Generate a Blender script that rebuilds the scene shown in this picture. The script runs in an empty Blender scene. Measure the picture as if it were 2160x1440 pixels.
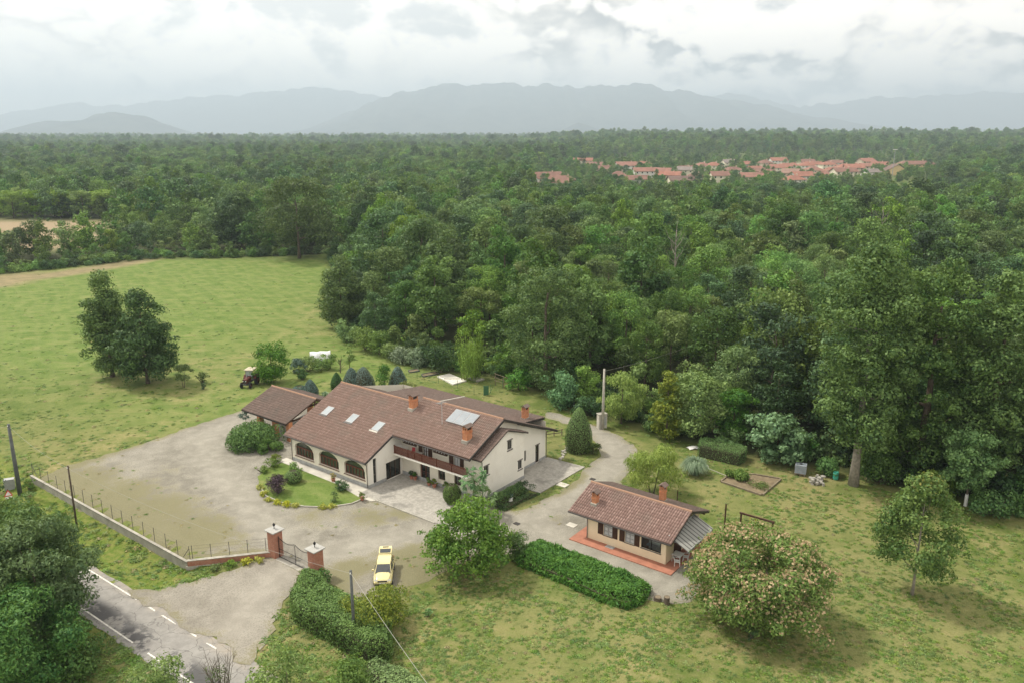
import bpy, bmesh, math, random
import numpy as np
from mathutils import Vector, Matrix
from mathutils.geometry import delaunay_2d_cdt
R = math.radians
SC = bpy.context.scene
COL = SC.collection

# ------------------------------------------------------------------ camera
cam_data = bpy.data.cameras.new('camera')
cam = bpy.data.objects.new('camera', cam_data)
COL.objects.link(cam)
cam.location = (0, 0, 38.0)
cam.rotation_euler = (R(90 - 14.549), 0, 0)
cam_data.sensor_width = 36.0
cam_data.lens = 28.0
cam_data.clip_start = 0.5
cam_data.clip_end = 80000
SC.camera = cam

# ------------------------------------------------------------------ world: sky with a broken cloud layer
SUN_EL, SUN_AZ = R(55), R(-62)          # azimuth from +Y towards +X
SUN_DIR = (math.cos(SUN_EL) * math.sin(SUN_AZ), math.cos(SUN_EL) * math.cos(SUN_AZ), math.sin(SUN_EL))
world = bpy.data.worlds.new('World')
SC.world = world
world.use_nodes = True
wt = world.node_tree
wt.nodes.clear()


def nd(t, kind, **kw):
    n = t.nodes.new(kind)
    for k, v in kw.items():
        if k == 'loc':
            continue
        if k.startswith('in_'):
            key = k[3:]
            key = int(key) if key.isdigit() else key.replace('_', ' ')
            n.inputs[key].default_value = v
        else:
            setattr(n, k, v)
    return n


def math_n(t, op, a, b=None, c=None, clamp=False):
    n = t.nodes.new('ShaderNodeMath')
    n.operation = op
    n.use_clamp = clamp
    for i, v in enumerate((a, b, c)):
        if v is None:
            continue
        if isinstance(v, (int, float)):
            n.inputs[i].default_value = v
        else:
            t.links.new(v, n.inputs[i])
    return n.outputs[0]


def mix_n(t, fac, a, b, blend='MIX'):
    n = t.nodes.new('ShaderNodeMix')
    n.data_type = 'RGBA'
    n.blend_type = blend
    n.clamp_factor = True
    for sock, v in ((n.inputs[0], fac), (n.inputs[6], a), (n.inputs[7], b)):
        if isinstance(v, (int, float)):
            sock.default_value = v
        elif isinstance(v, tuple):
            sock.default_value = (*v[:3], 1)
        else:
            t.links.new(v, sock)
    return n.outputs[2]


def smooth_n(t, v, lo, hi, a=0.0, b=1.0):
    n = t.nodes.new('ShaderNodeMapRange')
    n.interpolation_type = 'SMOOTHSTEP'
    t.links.new(v, n.inputs[0])
    for i, q in enumerate((lo, hi, a, b)):
        n.inputs[i + 1].default_value = q
    return n.outputs[0]


def noise_n(t, vec, scale, detail=4, rough=0.55, dist=0.0, dims='3D'):
    n = t.nodes.new('ShaderNodeTexNoise')
    n.noise_dimensions = dims
    n.inputs['Scale'].default_value = scale
    n.inputs['Detail'].default_value = detail
    n.inputs['Roughness'].default_value = rough
    n.inputs['Distortion'].default_value = dist
    if vec is not None:
        t.links.new(vec, n.inputs['Vector'])
    return n.outputs['Fac']


sky = nd(wt, 'ShaderNodeTexSky', sky_type='NISHITA', sun_disc=False)
sky.sun_elevation = SUN_EL
sky.sun_rotation = SUN_AZ
sky.air_density = 1.2
sky.dust_density = 2.0
tc = wt.nodes.new('ShaderNodeTexCoord')
mp = wt.nodes.new('ShaderNodeMapping')
mp.inputs['Scale'].default_value = (1.0, 1.0, 1.6)
mp.inputs['Location'].default_value = (0.37, 0.12, 0.6)
wt.links.new(tc.outputs['Generated'], mp.inputs[0])


def cloud_density(shift, detail):
    """cloud thickness looked up along the view direction; shift moves the lookup towards the sun"""
    b = wt.nodes.new('ShaderNodeVectorMath')
    b.operation = 'ADD'
    wt.links.new(mp.outputs[0], b.inputs[0])
    b.inputs[1].default_value = tuple(q * shift for q in SUN_DIR)
    n1 = noise_n(wt, b.outputs[0], 2.6, 2, 0.5, 0.3)
    n2 = noise_n(wt, b.outputs[0], 7.0, detail, 0.54, 0.15)
    puff = math_n(wt, 'SUBTRACT', 1.0, math_n(wt, 'ABSOLUTE', math_n(wt, 'MULTIPLY_ADD', n2, 3.2, -1.6)))
    return math_n(wt, 'ADD', math_n(wt, 'MULTIPLY', n1, 0.75), math_n(wt, 'MULTIPLY', puff, 0.30))


dens = cloud_density(0.0, 7)
dens_s = cloud_density(0.030, 4)
cover = smooth_n(wt, dens, 0.465, 0.560)
# side turned to the sun is bright, the far side and the thick middle are grey
relief = smooth_n(wt, math_n(wt, 'SUBTRACT', dens, dens_s), -0.045, 0.065)
thick = math_n(wt, 'MULTIPLY', smooth_n(wt, dens, 0.52, 0.72), math_n(wt, 'SUBTRACT', 1.0, relief))
dotn = wt.nodes.new('ShaderNodeVectorMath')
dotn.operation = 'DOT_PRODUCT'
wt.links.new(tc.outputs['Generated'], dotn.inputs[0])
dotn.inputs[1].default_value = SUN_DIR
glow = smooth_n(wt, dotn.outputs['Value'], -0.05, 0.62)
lit = mix_n(wt, glow, (1.60, 1.42, 1.23), (1.42, 1.30, 1.14))
shade = mix_n(wt, glow, (0.15, 0.145, 0.15), (0.58, 0.54, 0.50))
cloud_col = mix_n(wt, thick, lit, shade)
cloud_col = mix_n(wt, math_n(wt, 'MULTIPLY', relief, 0.75), cloud_col, lit)
skycol = mix_n(wt, 1.0, sky.outputs[0], (0.085, 0.085, 0.085), 'MULTIPLY')
# thin high veil everywhere, so that blue only shows faintly
veil = mix_n(wt, glow, (0.42, 0.41, 0.42), (1.06, 1.00, 0.92))
base = mix_n(wt, 0.80, skycol, veil)
final = mix_n(wt, cover, base, cloud_col)
bg = nd(wt, 'ShaderNodeBackground', in_Strength=1.0)
wt.links.new(final, bg.inputs[0])
wo = wt.nodes.new('ShaderNodeOutputWorld')
wt.links.new(bg.outputs[0], wo.inputs[0])

# ------------------------------------------------------------------ sun, softened by thin cloud
sun_d = bpy.data.lights.new('sun', 'SUN')
sun_d.energy = 3.5
sun_d.angle = R(4.0)
sun_d.color = (1.0, 0.93, 0.80)
sun = bpy.data.objects.new('sun', sun_d)
COL.objects.link(sun)
sun.rotation_euler = Vector(SUN_DIR).to_track_quat('Z', 'Y').to_euler()
sun.location = (-80, 60, 90)

SC.view_settings.view_transform = 'Standard'
SC.view_settings.look = 'None'
SC.view_settings.exposure = 0.42
SC.view_settings.gamma = 1.0
SC.view_settings.use_curve_mapping = False
SC.render.engine = 'CYCLES'
SC.cycles.max_bounces = 5
SC.cycles.diffuse_bounces = 2
SC.cycles.glossy_bounces = 2
SC.cycles.transmission_bounces = 3
SC.cycles.volume_bounces = 0
SC.cycles.transparent_max_bounces = 6
SC.cycles.use_denoising = True
SC.cycles.caustics_reflective = False
SC.cycles.caustics_refractive = False

# ------------------------------------------------------------------ helpers: tagging and meshes


def tag(o, label=None, cat=None, group=None, kind=None):
    if label:
        o['label'] = label
    if cat:
        o['category'] = cat
    if group:
        o['group'] = group
    if kind:
        o['kind'] = kind
    return o


def empty(name, loc=(0, 0, 0), rz=0.0, label=None, cat=None, group=None, parent=None):
    o = bpy.data.objects.new(name, None)
    COL.objects.link(o)
    o.location = loc
    o.rotation_euler = (0, 0, rz)
    o.empty_display_size = 0.3
    if parent:
        o.parent = parent
    return tag(o, label, cat, group)


def link(name, me, parent=None, loc=(0, 0, 0), rz=0.0):
    o = bpy.data.objects.new(name, me)
    COL.objects.link(o)
    o.location = loc
    o.rotation_euler = (0, 0, rz)
    if parent:
        o.parent = parent
    return o


def np_mesh(name, verts, faces, mat=None, k=None, point_attrs=None, face_attrs=None, smooth=False):
    """verts (N,3) array; faces (M,k) array of one arity."""
    verts = np.asarray(verts, dtype=np.float32)
    faces = np.asarray(faces, dtype=np.int32)
    me = bpy.data.meshes.new(name)
    k = faces.shape[1]
    me.vertices.add(len(verts))
    me.vertices.foreach_set('co', verts.ravel())
    me.loops.add(faces.size)
    me.loops.foreach_set('vertex_index', faces.ravel())
    me.polygons.add(len(faces))
    me.polygons.foreach_set('loop_start', np.arange(0, faces.size, k, dtype=np.int32))
    try:
        me.polygons.foreach_set('loop_total', np.full(len(faces), k, dtype=np.int32))
    except Exception:
        pass
    for nm, arr in (point_attrs or {}).items():
        a = me.attributes.new(nm, 'FLOAT', 'POINT')
        a.data.foreach_set('value', np.asarray(arr, dtype=np.float32))
    for nm, arr in (face_attrs or {}).items():
        a = me.attributes.new(nm, 'FLOAT', 'FACE')
        a.data.foreach_set('value', np.asarray(arr, dtype=np.float32))
    me.update(calc_edges=True)
    me.validate()
    if mat:
        me.materials.append(mat)
    if smooth:
        me.polygons.foreach_set('use_smooth', np.ones(len(me.polygons), dtype=bool))
    return me


class MB:
    """collects polygons of any arity into one mesh"""

    def __init__(self):
        self.v, self.f, self.m = [], [], []

    def poly(self, pts, mi=0):
        i = len(self.v)
        self.v += [tuple(p) for p in pts]
        self.f.append(tuple(range(i, i + len(pts))))
        self.m.append(mi)
        return self

    def box(self, x0, x1, y0, y1, z0, z1, mi=0):
        i = len(self.v)
        self.v += [(x0, y0, z0), (x1, y0, z0), (x1, y1, z0), (x0, y1, z0), (x0, y0, z1), (x1, y0, z1), (x1, y1, z1), (x0, y1, z1)]
        for q in ((0, 3, 2, 1), (4, 5, 6, 7), (0, 1, 5, 4), (1, 2, 6, 5), (2, 3, 7, 6), (3, 0, 4, 7)):
            self.f.append(tuple(i + j for j in q))
            self.m.append(mi)
        return self

    def prism(self, ring, ext, mi=0):
        """ring of 3-D points, extruded along vector ext"""
        n = len(ring)
        e = Vector(ext)
        a = [Vector(p) for p in ring]
        i = len(self.v)
        self.v += [tuple(p) for p in a] + [tuple(p + e) for p in a]
        self.f.append(tuple(i + j for j in reversed(range(n))))
        self.f.append(tuple(i + n + j for j in range(n)))
        self.m += [mi, mi]
        for j in range(n):
            k = (j + 1) % n
            self.f.append((i + j, i + k, i + n + k, i + n + j))
            self.m.append(mi)
        return self

    def tube(self, pts, rads, sides=8, cap=True, mi=0):
        pts = [Vector(p) for p in pts]
        if isinstance(rads, (int, float)):
            rads = [rads] * len(pts)
        i0 = len(self.v)
        for j, p in enumerate(pts):
            d = (pts[min(j + 1, len(pts) - 1)] - pts[max(j - 1, 0)]).normalized()
            ref = Vector((1, 0, 0)) if abs(d.x) < 0.9 else Vector((0, 1, 0))
            a = d.cross(ref).normalized()
            b = d.cross(a)
            for s in range(sides):
                t = 2 * math.pi * s / sides
                self.v.append(tuple(p + a * (math.cos(t) * rads[j]) + b * (math.sin(t) * rads[j])))
        for j in range(len(pts) - 1):
            for s in range(sides):
                s2 = (s + 1) % sides
                self.f.append((i0 + j * sides + s, i0 + j * sides + s2, i0 + (j + 1) * sides + s2, i0 + (j + 1) * sides + s))
                self.m.append(mi)
        if cap:
            self.f.append(tuple(i0 + s for s in reversed(range(sides))))
            self.f.append(tuple(i0 + (len(pts) - 1) * sides + s for s in range(sides)))
            self.m += [mi, mi]
        return self

    def lathe(self, prof, sides=16, c=(0, 0, 0), mi=0):
        i0 = len(self.v)
        for r, z in prof:
            for s in range(sides):
                t = 2 * math.pi * s / sides
                self.v.append((c[0] + r * math.cos(t), c[1] + r * math.sin(t), c[2] + z))
        for j in range(len(prof) - 1):
            for s in range(sides):
                s2 = (s + 1) % sides
                self.f.append((i0 + j * sides + s, i0 + j * sides + s2, i0 + (j + 1) * sides + s2, i0 + (j + 1) * sides + s))
                self.m.append(mi)
        self.f.append(tuple(i0 + s for s in reversed(range(sides))))
        self.f.append(tuple(i0 + (len(prof) - 1) * sides + s for s in range(sides)))
        self.m += [mi, mi]
        return self

    def mesh(self, name, mats, smooth=False):
        me = bpy.data.meshes.new(name)
        me.from_pydata(self.v, [], self.f)
        mats = mats if isinstance(mats, (list, tuple)) else [mats]
        for m in mats:
            me.materials.append(m)
        if len(mats) > 1:
            me.polygons.foreach_set('material_index', np.array(self.m, dtype=np.int32))
        if smooth:
            me.polygons.foreach_set('use_smooth', np.ones(len(me.polygons), dtype=bool))
        me.update()
        return me

    def build(self, name, mats, parent=None, loc=(0, 0, 0), rz=0.0, smooth=False):
        return link(name, self.mesh(name, mats, smooth), parent, loc, rz)


def in_poly(px, py, poly):
    """vectorised even-odd test"""
    px = np.asarray(px, dtype=float)
    py = np.asarray(py, dtype=float)
    c = np.zeros(px.shape, dtype=bool)
    n = len(poly)
    for i in range(n):
        x1, y1 = poly[i]
        x2, y2 = poly[(i + 1) % n]
        cond = ((y1 > py) != (y2 > py))
        xi = (x2 - x1) * (py - y1) / ((y2 - y1) if y2 != y1 else 1e-9) + x1
        c ^= cond & (px < xi)
    return c


def dist_poly(px, py, poly, closed=True):
    px = np.asarray(px, dtype=float)
    py = np.asarray(py, dtype=float)
    d = np.full(px.shape, 1e9)
    n = len(poly)
    for i in range(n if closed else n - 1):
        x1, y1 = poly[i]
        x2, y2 = poly[(i + 1) % n]
        dx, dy = x2 - x1, y2 - y1
        L = dx * dx + dy * dy or 1e-9
        t = np.clip(((px - x1) * dx + (py - y1) * dy) / L, 0, 1)
        d = np.minimum(d, np.hypot(px - x1 - t * dx, py - y1 - t * dy))
    return d


def vnoise(x, y, seed=0):
    """smooth value noise for laying out shapes"""
    rs = np.random.RandomState(seed)
    tab = rs.rand(64, 64)
    x = np.asarray(x, dtype=float)
    y = np.asarray(y, dtype=float)
    xi = np.floor(x).astype(int)
    yi = np.floor(y).astype(int)
    fx = x - xi
    fy = y - yi
    fx = fx * fx * (3 - 2 * fx)
    fy = fy * fy * (3 - 2 * fy)
    a = tab[xi % 64, yi % 64]
    b = tab[(xi + 1) % 64, yi % 64]
    c = tab[xi % 64, (yi + 1) % 64]
    d = tab[(xi + 1) % 64, (yi + 1) % 64]
    return (a * (1 - fx) + b * fx) * (1 - fy) + (c * (1 - fx) + d * fx) * fy


def fbm(x, y, seed=0, octaves=4):
    s, a, t = 0.0, 0.5, 0.0
    for i in range(octaves):
        s = s + a * vnoise(np.asarray(x) * 2 ** i, np.asarray(y) * 2 ** i, seed + i)
        t += a
        a *= 0.5
    return s / t


def smoothstep(a, b, x):
    t = np.clip((np.asarray(x, dtype=float) - a) / (b - a), 0, 1)
    return t * t * (3 - 2 * t)

# ------------------------------------------------------------------ helpers: materials


def new_mat(name):
    m = bpy.data.materials.new(name)
    m.use_nodes = True
    t = m.node_tree
    t.nodes.clear()
    out = t.nodes.new('ShaderNodeOutputMaterial')
    return m, t, out


def geo_pos(t):
    g = t.nodes.new('ShaderNodeNewGeometry')
    return g.outputs['Position']


def obj_pos(t):
    g = t.nodes.new('ShaderNodeTexCoord')
    return g.outputs['Object']


def attr_n(t, name):
    a = t.nodes.new('ShaderNodeAttribute')
    a.attribute_name = name
    return a.outputs['Fac']


def bump_n(t, h, strength=0.4, dist=0.05):
    b = t.nodes.new('ShaderNodeBump')
    b.inputs['Strength'].default_value = strength
    b.inputs['Distance'].default_value = dist
    t.links.new(h, b.inputs['Height'])
    return b.outputs[0]


def finish(t, out, color, rough=0.8, metallic=0.0, bump=None, spec=0.3):
    p = t.nodes.new('ShaderNodeBsdfPrincipled')
    if isinstance(color, tuple):
        p.inputs['Base Color'].default_value = (*color[:3], 1)
    else:
        t.links.new(color, p.inputs['Base Color'])
    if isinstance(rough, (int, float)):
        p.inputs['Roughness'].default_value = rough
    else:
        t.links.new(rough, p.inputs['Roughness'])
    p.inputs['Metallic'].default_value = metallic
    p.inputs['Specular IOR Level'].default_value = spec
    if bump is not None:
        t.links.new(bump, p.inputs['Normal'])
    t.links.new(p.outputs[0], out.inputs[0])
    return p


def worn(name, col, rough=0.7, var=0.25, scale=3.0, metallic=0.0, fine=25.0, dirt=None, spec=0.3, bump=0.15):
    """plain painted / plastered / metal surface with uneven tone"""
    m, t, out = new_mat(name)
    pos = obj_pos(t)
    n1 = noise_n(t, pos, scale, 5, 0.6)
    n2 = noise_n(t, pos, fine, 4, 0.6)
    lo = tuple(c * (1 - var) for c in col)
    hi = tuple(min(1, c * (1 + var * 0.6)) for c in col)
    c = mix_n(t, smooth_n(t, n1, 0.3, 0.7), lo, hi)
    c = mix_n(t, math_n(t, 'MULTIPLY', smooth_n(t, n2, 0.35, 0.75), 0.3), c, lo)
    if dirt:
        n3 = noise_n(t, pos, scale * 0.6, 7, 0.7, 0.5)
        c = mix_n(t, smooth_n(t, n3, 0.52, 0.72), c, dirt)
    finish(t, out, c, rough, metallic, bump_n(t, n2, bump, 0.02), spec)
    return m


FOL = 1.8


def foliage(name, dark, light, trans=0.3, tint=None, rough=0.55, hue_var=0.04, val_var=0.42):
    """leaf material: per-leaf and per-plant variation, some light passing through"""
    m, t, out = new_mat(name)
    sh = attr_n(t, 'shade')
    oi = t.nodes.new('ShaderNodeObjectInfo')
    dark, light = (tuple(min(.6, q * FOL) for q in u_) for u_ in ((dark[0] * .84, dark[1] * .88, dark[2] * 1.05), (light[0] * 1.12, light[1] * 1.16, light[2] * 1.22)))
    c = mix_n(t, sh, dark, light)
    if tint:
        c = mix_n(t, smooth_n(t, attr_n(t, 'tint'), 0.5, 0.9), c, tint)
    hs = t.nodes.new('ShaderNodeHueSaturation')
    t.links.new(c, hs.inputs['Color'])
    rnd = oi.outputs['Random']
    t.links.new(math_n(t, 'MULTIPLY_ADD', rnd, -hue_var, 0.5 + hue_var * 0.72), hs.inputs['Hue'])
    r2 = math_n(t, 'FRACT', math_n(t, 'MULTIPLY', rnd, 7.31))
    t.links.new(math_n(t, 'MULTIPLY_ADD', r2, 2 * val_var, 1 - val_var), hs.inputs['Value'])
    r3 = math_n(t, 'FRACT', math_n(t, 'MULTIPLY', rnd, 13.7))
    t.links.new(math_n(t, 'MULTIPLY_ADD', r3, 0.3, 0.86), hs.inputs['Saturation'])
    p = t.nodes.new('ShaderNodeBsdfPrincipled')
    t.links.new(hs.outputs[0], p.inputs['Base Color'])
    p.inputs['Roughness'].default_value = rough
    p.inputs['Specular IOR Level'].default_value = 0.25
    tr = t.nodes.new('ShaderNodeBsdfTranslucent')
    t.links.new(mix_n(t, 0.35, hs.outputs[0], (0.25, 0.32, 0.03)), tr.inputs[0])
    mx = t.nodes.new('ShaderNodeMixShader')
    mx.inputs[0].default_value = trans
    t.links.new(p.outputs[0], mx.inputs[1])
    t.links.new(tr.outputs[0], mx.inputs[2])
    t.links.new(mx.outputs[0], out.inputs[0])
    return m

# ================================================================== the setting: terrain, road, yard
RD = np.array([0.807, -0.590])        # along the road
RN = np.array([0.590, 0.807])         # from the road towards the house
R0 = np.array((-37.43, 65.06))    # a point on the road's far edge
ROAD_Z = -0.7


def road_ts(x, y):
    dx, dy = np.asarray(x, dtype=float) - R0[0], np.asarray(y, dtype=float) - R0[1]
    return dx * RN[0] + dy * RN[1], dx * RD[0] + dy * RD[1]


# open land round the farm, everything beyond it is wood
OPEN = [(-400, 60), (-260, 150), (-144.71, 222.70), (-129.46, 234.37), (-113.02, 248.24), (-89.56, 249.22), (-59.81, 256.31), (-46.22, 205.77), (-41.27, 173.80), (-33.10, 151.99),
        (-24.11, 139.57), (-17.03, 130.92), (-10.97, 126.15), (-1.52, 122.19), (3.65, 116.79), (8.21, 108.85), (13.06, 103.52), (18.75, 98.64), (23.41, 94.33), (28.25, 90.20),
        (35.07, 88.32), (39.59, 85.57), (43.39, 80.87), (48.44, 77.72), (52.74, 74.89), (75, 60), (110, 30), (60, -60), (-400, -60)]


def ground_z(x, y):
    x = np.asarray(x, dtype=float)
    y = np.asarray(y, dtype=float)
    t, s = road_ts(x, y)
    # verge with ditch on the house side, running along the long wall
    prof = np.interp(t, [-60, -14, -7, -4.6, 0, 0.6, 1.7, 2.9, 5.2, 5.7], [-1.6, -1.6, -1.0, ROAD_Z, ROAD_Z, ROAD_Z - 0.1, -1.15, -1.0, -0.45, 0.0])
    ramp = np.interp(t, [-60, -14, -7, -4.6, 0, 7.5], [-1.6, -1.6, -1.0, ROAD_Z, ROAD_Z, 0.0])
    k = smoothstep(4.5, 9.0, s)
    z = prof * (1 - k) + ramp * k
    far = smoothstep(120, 260, np.hypot(x, y))
    z = z + far * (fbm(x / 90.0, y / 90.0, 5) - 0.5) * 3.0
    z = z + 17.0 * smoothstep(1080, 1600, y) * smoothstep(-50, 350, x) * (1 - smoothstep(2600, 4200, y)) * (0.75 + 0.5 * fbm(x / 260.0, y / 260.0, 8))
    return z


def axis(dense_lo, dense_hi, step, lo, hi, grow=1.13):
    a = list(np.arange(dense_lo, dense_hi, step))
    s, v = step, dense_hi
    while v < hi:
        a.append(v)
        s *= grow
        v += s
    a.append(hi)
    s, v, b = step, dense_lo, []
    while v > lo:
        s *= grow
        v -= s
        b.append(max(v, lo))
    return np.array(sorted(set(b + a)))


DRY_STRIP = [(-400, 112), (-136.45, 197.88), (-132.50, 203.07), (-126.05, 218.03), (-117.92, 230.91), (-107.57, 239.73), (-115.99, 248.24), (-128.53, 232.63), (-144.22, 221.91), (-300, 150)]
FAR_FIELD = [(-184.40, 248.24), (-150.15, 261.61), (-138.07, 278.87), (-179.41, 370.81), (-271.96, 370.81)]
TOWN = [(9.98, 567.59), (68.55, 530.93), (139.73, 567.59), (241.06, 587.86), (330.79, 621.06), (592.10, 1107.18), (683.10, 1352.93), (329.77, 1352.93), (123.59, 1251.99), (20.66, 886.71)]
TOWN_GREEN = [(245.37, 522.48), (274.19, 530.93), (338.70, 658.18), (301.99, 645.33)]

gx = axis(-78, 80, 0.9, -20500, 20500)
gy = axis(34, 150, 0.9, -300, 20500)
X, Y = np.meshgrid(gx, gy)
x, y = X.ravel(), Y.ravel()
Z = ground_z(x, y)
op = in_poly(x, y, OPEN)
dop = dist_poly(x, y, OPEN)
sd = np.where(op, dop, -dop)
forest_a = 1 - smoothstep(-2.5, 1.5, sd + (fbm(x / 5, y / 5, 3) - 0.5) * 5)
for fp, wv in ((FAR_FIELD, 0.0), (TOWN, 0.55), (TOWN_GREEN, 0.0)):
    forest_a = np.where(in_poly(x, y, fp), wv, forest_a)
rt, rs_ = road_ts(x, y)
meadow = smoothstep(8, 30, rt) * smoothstep(-5, -32, (x + 15) * 0.8 + (y - 81) * -0.6 + 8) * 1.0
meadow = np.maximum(meadow, smoothstep(125, 150, y) * (x < 0))
verge = (1 - smoothstep(5.0, 6.5, rt)) * (1 - smoothstep(6, 12, rs_))
strip = np.where(in_poly(x, y, DRY_STRIP), 1.0, 0.0)
field = np.where(in_poly(x, y, FAR_FIELD), 1.0, 0.0)
# worn, dry ground: blobs where the photograph shows straw-coloured grass
dry = np.zeros_like(x)


def blob(px, py, r, a=1.0):
    global dry
    dry = np.maximum(dry, a * np.exp(-((x - px) ** 2 + (y - py) ** 2) / (r * r)))


for p, r, a in (((-34.19, 181.54), 14, .8), ((-40.72, 171.36), 10, .7), ((-40.58, 153.94), 12, .5), ((-50.89, 130.34), 13, .6), ((-44.36, 118.46), 8, .6), ((-59.34, 122.19), 9, .8), ((-49.61, 114.94), 8, .7),
                ((-49.67, 94.01), 9, .8), ((-53.20, 87.34), 6, .9), ((-44.61, 100.75), 8, .5), ((33.53, 83.99), 6, 1.0), ((31.36, 90.94), 5, .9), ((37.44, 77.95), 6, .9), ((31.97, 76.83), 9, .6),
                ((38.51, 71.65), 8, .5), ((-5.12, 58.55), 6, .6), ((-7.04, 51.20), 6, .7), ((13.63, 54.06), 5, .8), ((45.86, 69.74), 9, .6), ((34.53, 55.28), 5, .5), ((0.71, 51.75), 6, .5),
                ((-6.82, 108.44), 9, .7), ((-16.10, 111.60), 6, .6), ((3.35, 106.42), 5, .4), ((-28.09, 118.46), 6, .6), ((-33.29, 110.53), 6, .5), ((20.64, 79.68), 4, .8), ((16.51, 79.68), 4, .6),
                ((-18.80, 52.88), 3.5, 1.0), ((-18.73, 57.87), 2.5, 1.0), ((13.37, 95.62), 4, .5), ((-7.65, 56.55), 3.5, .9), ((35.26, 81.48), 4, 1.0), ((18.02, 55.28), 4, .8), ((-42.30, 88.04), 5, .6),
                ((-2.07, 50.12), 5, .6), ((9.33, 50.12), 5, .6), ((22.51, 51.20), 5, .7), ((31.66, 51.20), 4, .6), ((42.27, 60.68), 4, .6), ((6.38, 55.28), 4, .5), ((24.10, 66.19), 6, .5)):
    blob(p[0], p[1], r, a)
nx, ny = len(gx), len(gy)
ii = (np.arange(ny - 1)[:, None] * nx + np.arange(nx - 1)[None, :]).ravel()
quads = np.stack([ii, ii + 1, ii + 1 + nx, ii + nx], axis=1)


def grass_nodes(t, pos):
    """lawn colour: mown grass in patches, straw, clover; returns colour and a height for bump"""
    big = noise_n(t, pos, 0.05, 5, 0.55, 0.3)
    mid = noise_n(t, pos, 0.28, 6, 0.62, 0.4)
    fin = noise_n(t, pos, 1.7, 5, 0.65)
    vf = noise_n(t, pos, 9.0, 3, 0.6)
    mp = t.nodes.new('ShaderNodeMapping')
    mp.inputs['Rotation'].default_value = (0, 0, R(58))
    mp.inputs['Scale'].default_value = (0.16, 0.8, 1)
    t.links.new(pos, mp.inputs[0])
    streak = noise_n(t, mp.outputs[0], 0.9, 4, 0.6, 0.6)
    return big, mid, fin, vf, streak


def make_ground_mat():
    m, t, out = new_mat('grassland')
    pos = geo_pos(t)
    big, mid, fin, vf, streak = grass_nodes(t, pos)
    tuft = noise_n(t, pos, 3.6, 4, 0.7, 0.5)
    green = mix_n(t, smooth_n(t, mid, 0.36, 0.66), (0.095, 0.132, 0.032), (0.165, 0.188, 0.062))
    green = mix_n(t, smooth_n(t, big, 0.42, 0.65), green, (0.190, 0.195, 0.078))
    green = mix_n(t, math_n(t, 'MULTIPLY', smooth_n(t, fin, 0.47, 0.66), 0.85), green, (0.060, 0.098, 0.020))
    lush = mix_n(t, smooth_n(t, mid, 0.33, 0.67), (0.095, 0.152, 0.032), (0.155, 0.208, 0.056))
    lush = mix_n(t, math_n(t, 'MULTIPLY', smooth_n(t, streak, 0.46, 0.68), 0.38), lush, (0.190, 0.220, 0.078))
    lush = mix_n(t, math_n(t, 'MULTIPLY', smooth_n(t, fin, 0.48, 0.70), 0.7), lush, (0.075, 0.135, 0.022))
    # swaths left by the mower
    wv = t.nodes.new('ShaderNodeTexWave')
    wv.inputs['Scale'].default_value = 0.11
    wv.inputs['Distortion'].default_value = 9.0
    wv.inputs['Detail'].default_value = 3.0
    wv.inputs['Detail Scale'].default_value = 0.35
    mw = t.nodes.new('ShaderNodeMapping')
    mw.inputs['Rotation'].default_value = (0, 0, R(-32))
    t.links.new(pos, mw.inputs[0])
    t.links.new(mw.outputs[0], wv.inputs['Vector'])
    lush = mix_n(t, math_n(t, 'MULTIPLY', smooth_n(t, wv.outputs['Fac'], 0.5, 0.98), 0.20), lush, (0.200, 0.225, 0.085))
    c = mix_n(t, attr_n(t, 'meadow'), green, lush)
    straw = mix_n(t, smooth_n(t, fin, 0.35, 0.65), (0.200, 0.170, 0.075), (0.350, 0.290, 0.150))
    dryf = math_n(t, 'MULTIPLY', attr_n(t, 'dry'), math_n(t, 'ADD', smooth_n(t, mid, 0.38, 0.58), math_n(t, 'MULTIPLY', smooth_n(t, fin, 0.42, 0.62), 0.5)))
    dryf = math_n(t, 'ADD', dryf, math_n(t, 'MULTIPLY', smooth_n(t, streak, 0.52, 0.70), 0.45))
    dryf = math_n(t, 'ADD', dryf, math_n(t, 'MULTIPLY', smooth_n(t, mid, 0.55, 0.70), 0.45))
    dryf = math_n(t, 'MULTIPLY', dryf, smooth_n(t, tuft, 0.30, 0.58, 0.45, 1.0))
    c = mix_n(t, math_n(t, 'MULTIPLY', dryf, 0.55), c, straw)
    vg = mix_n(t, smooth_n(t, fin, 0.38, 0.64), (0.085, 0.150, 0.016), (0.205, 0.215, 0.060))
    c = mix_n(t, math_n(t, 'MULTIPLY', attr_n(t, 'verge'), 0.8), c, vg)
    hay = mix_n(t, smooth_n(t, mid, 0.3, 0.7), (0.190, 0.165, 0.090), (0.275, 0.225, 0.130))
    c = mix_n(t, attr_n(t, 'strip'), c, hay)
    c = mix_n(t, attr_n(t, 'field'), c, (0.30, 0.235, 0.155))
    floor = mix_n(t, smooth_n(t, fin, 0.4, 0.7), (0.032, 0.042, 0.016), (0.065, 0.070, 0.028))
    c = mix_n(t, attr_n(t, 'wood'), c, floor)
    # blades and tufts: small dark gaps between the grass
    gap = math_n(t, 'MULTIPLY', smooth_n(t, tuft, 0.52, 0.70), 0.40)
    c = mix_n(t, gap, c, mix_n(t, 1.0, c, (0.50, 0.60, 0.45), 'MULTIPLY'))
    c = mix_n(t, math_n(t, 'MULTIPLY', smooth_n(t, vf, 0.48, 0.68), 0.40), c, mix_n(t, 1.0, c, (0.55, 0.62, 0.5), 'MULTIPLY'))
    h = math_n(t, 'ADD', math_n(t, 'MULTIPLY', tuft, 0.7), math_n(t, 'MULTIPLY', vf, 0.5))
    finish(t, out, c, 0.9, 0, bump_n(t, h, 0.8, 0.11), 0.1)
    return m


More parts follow.
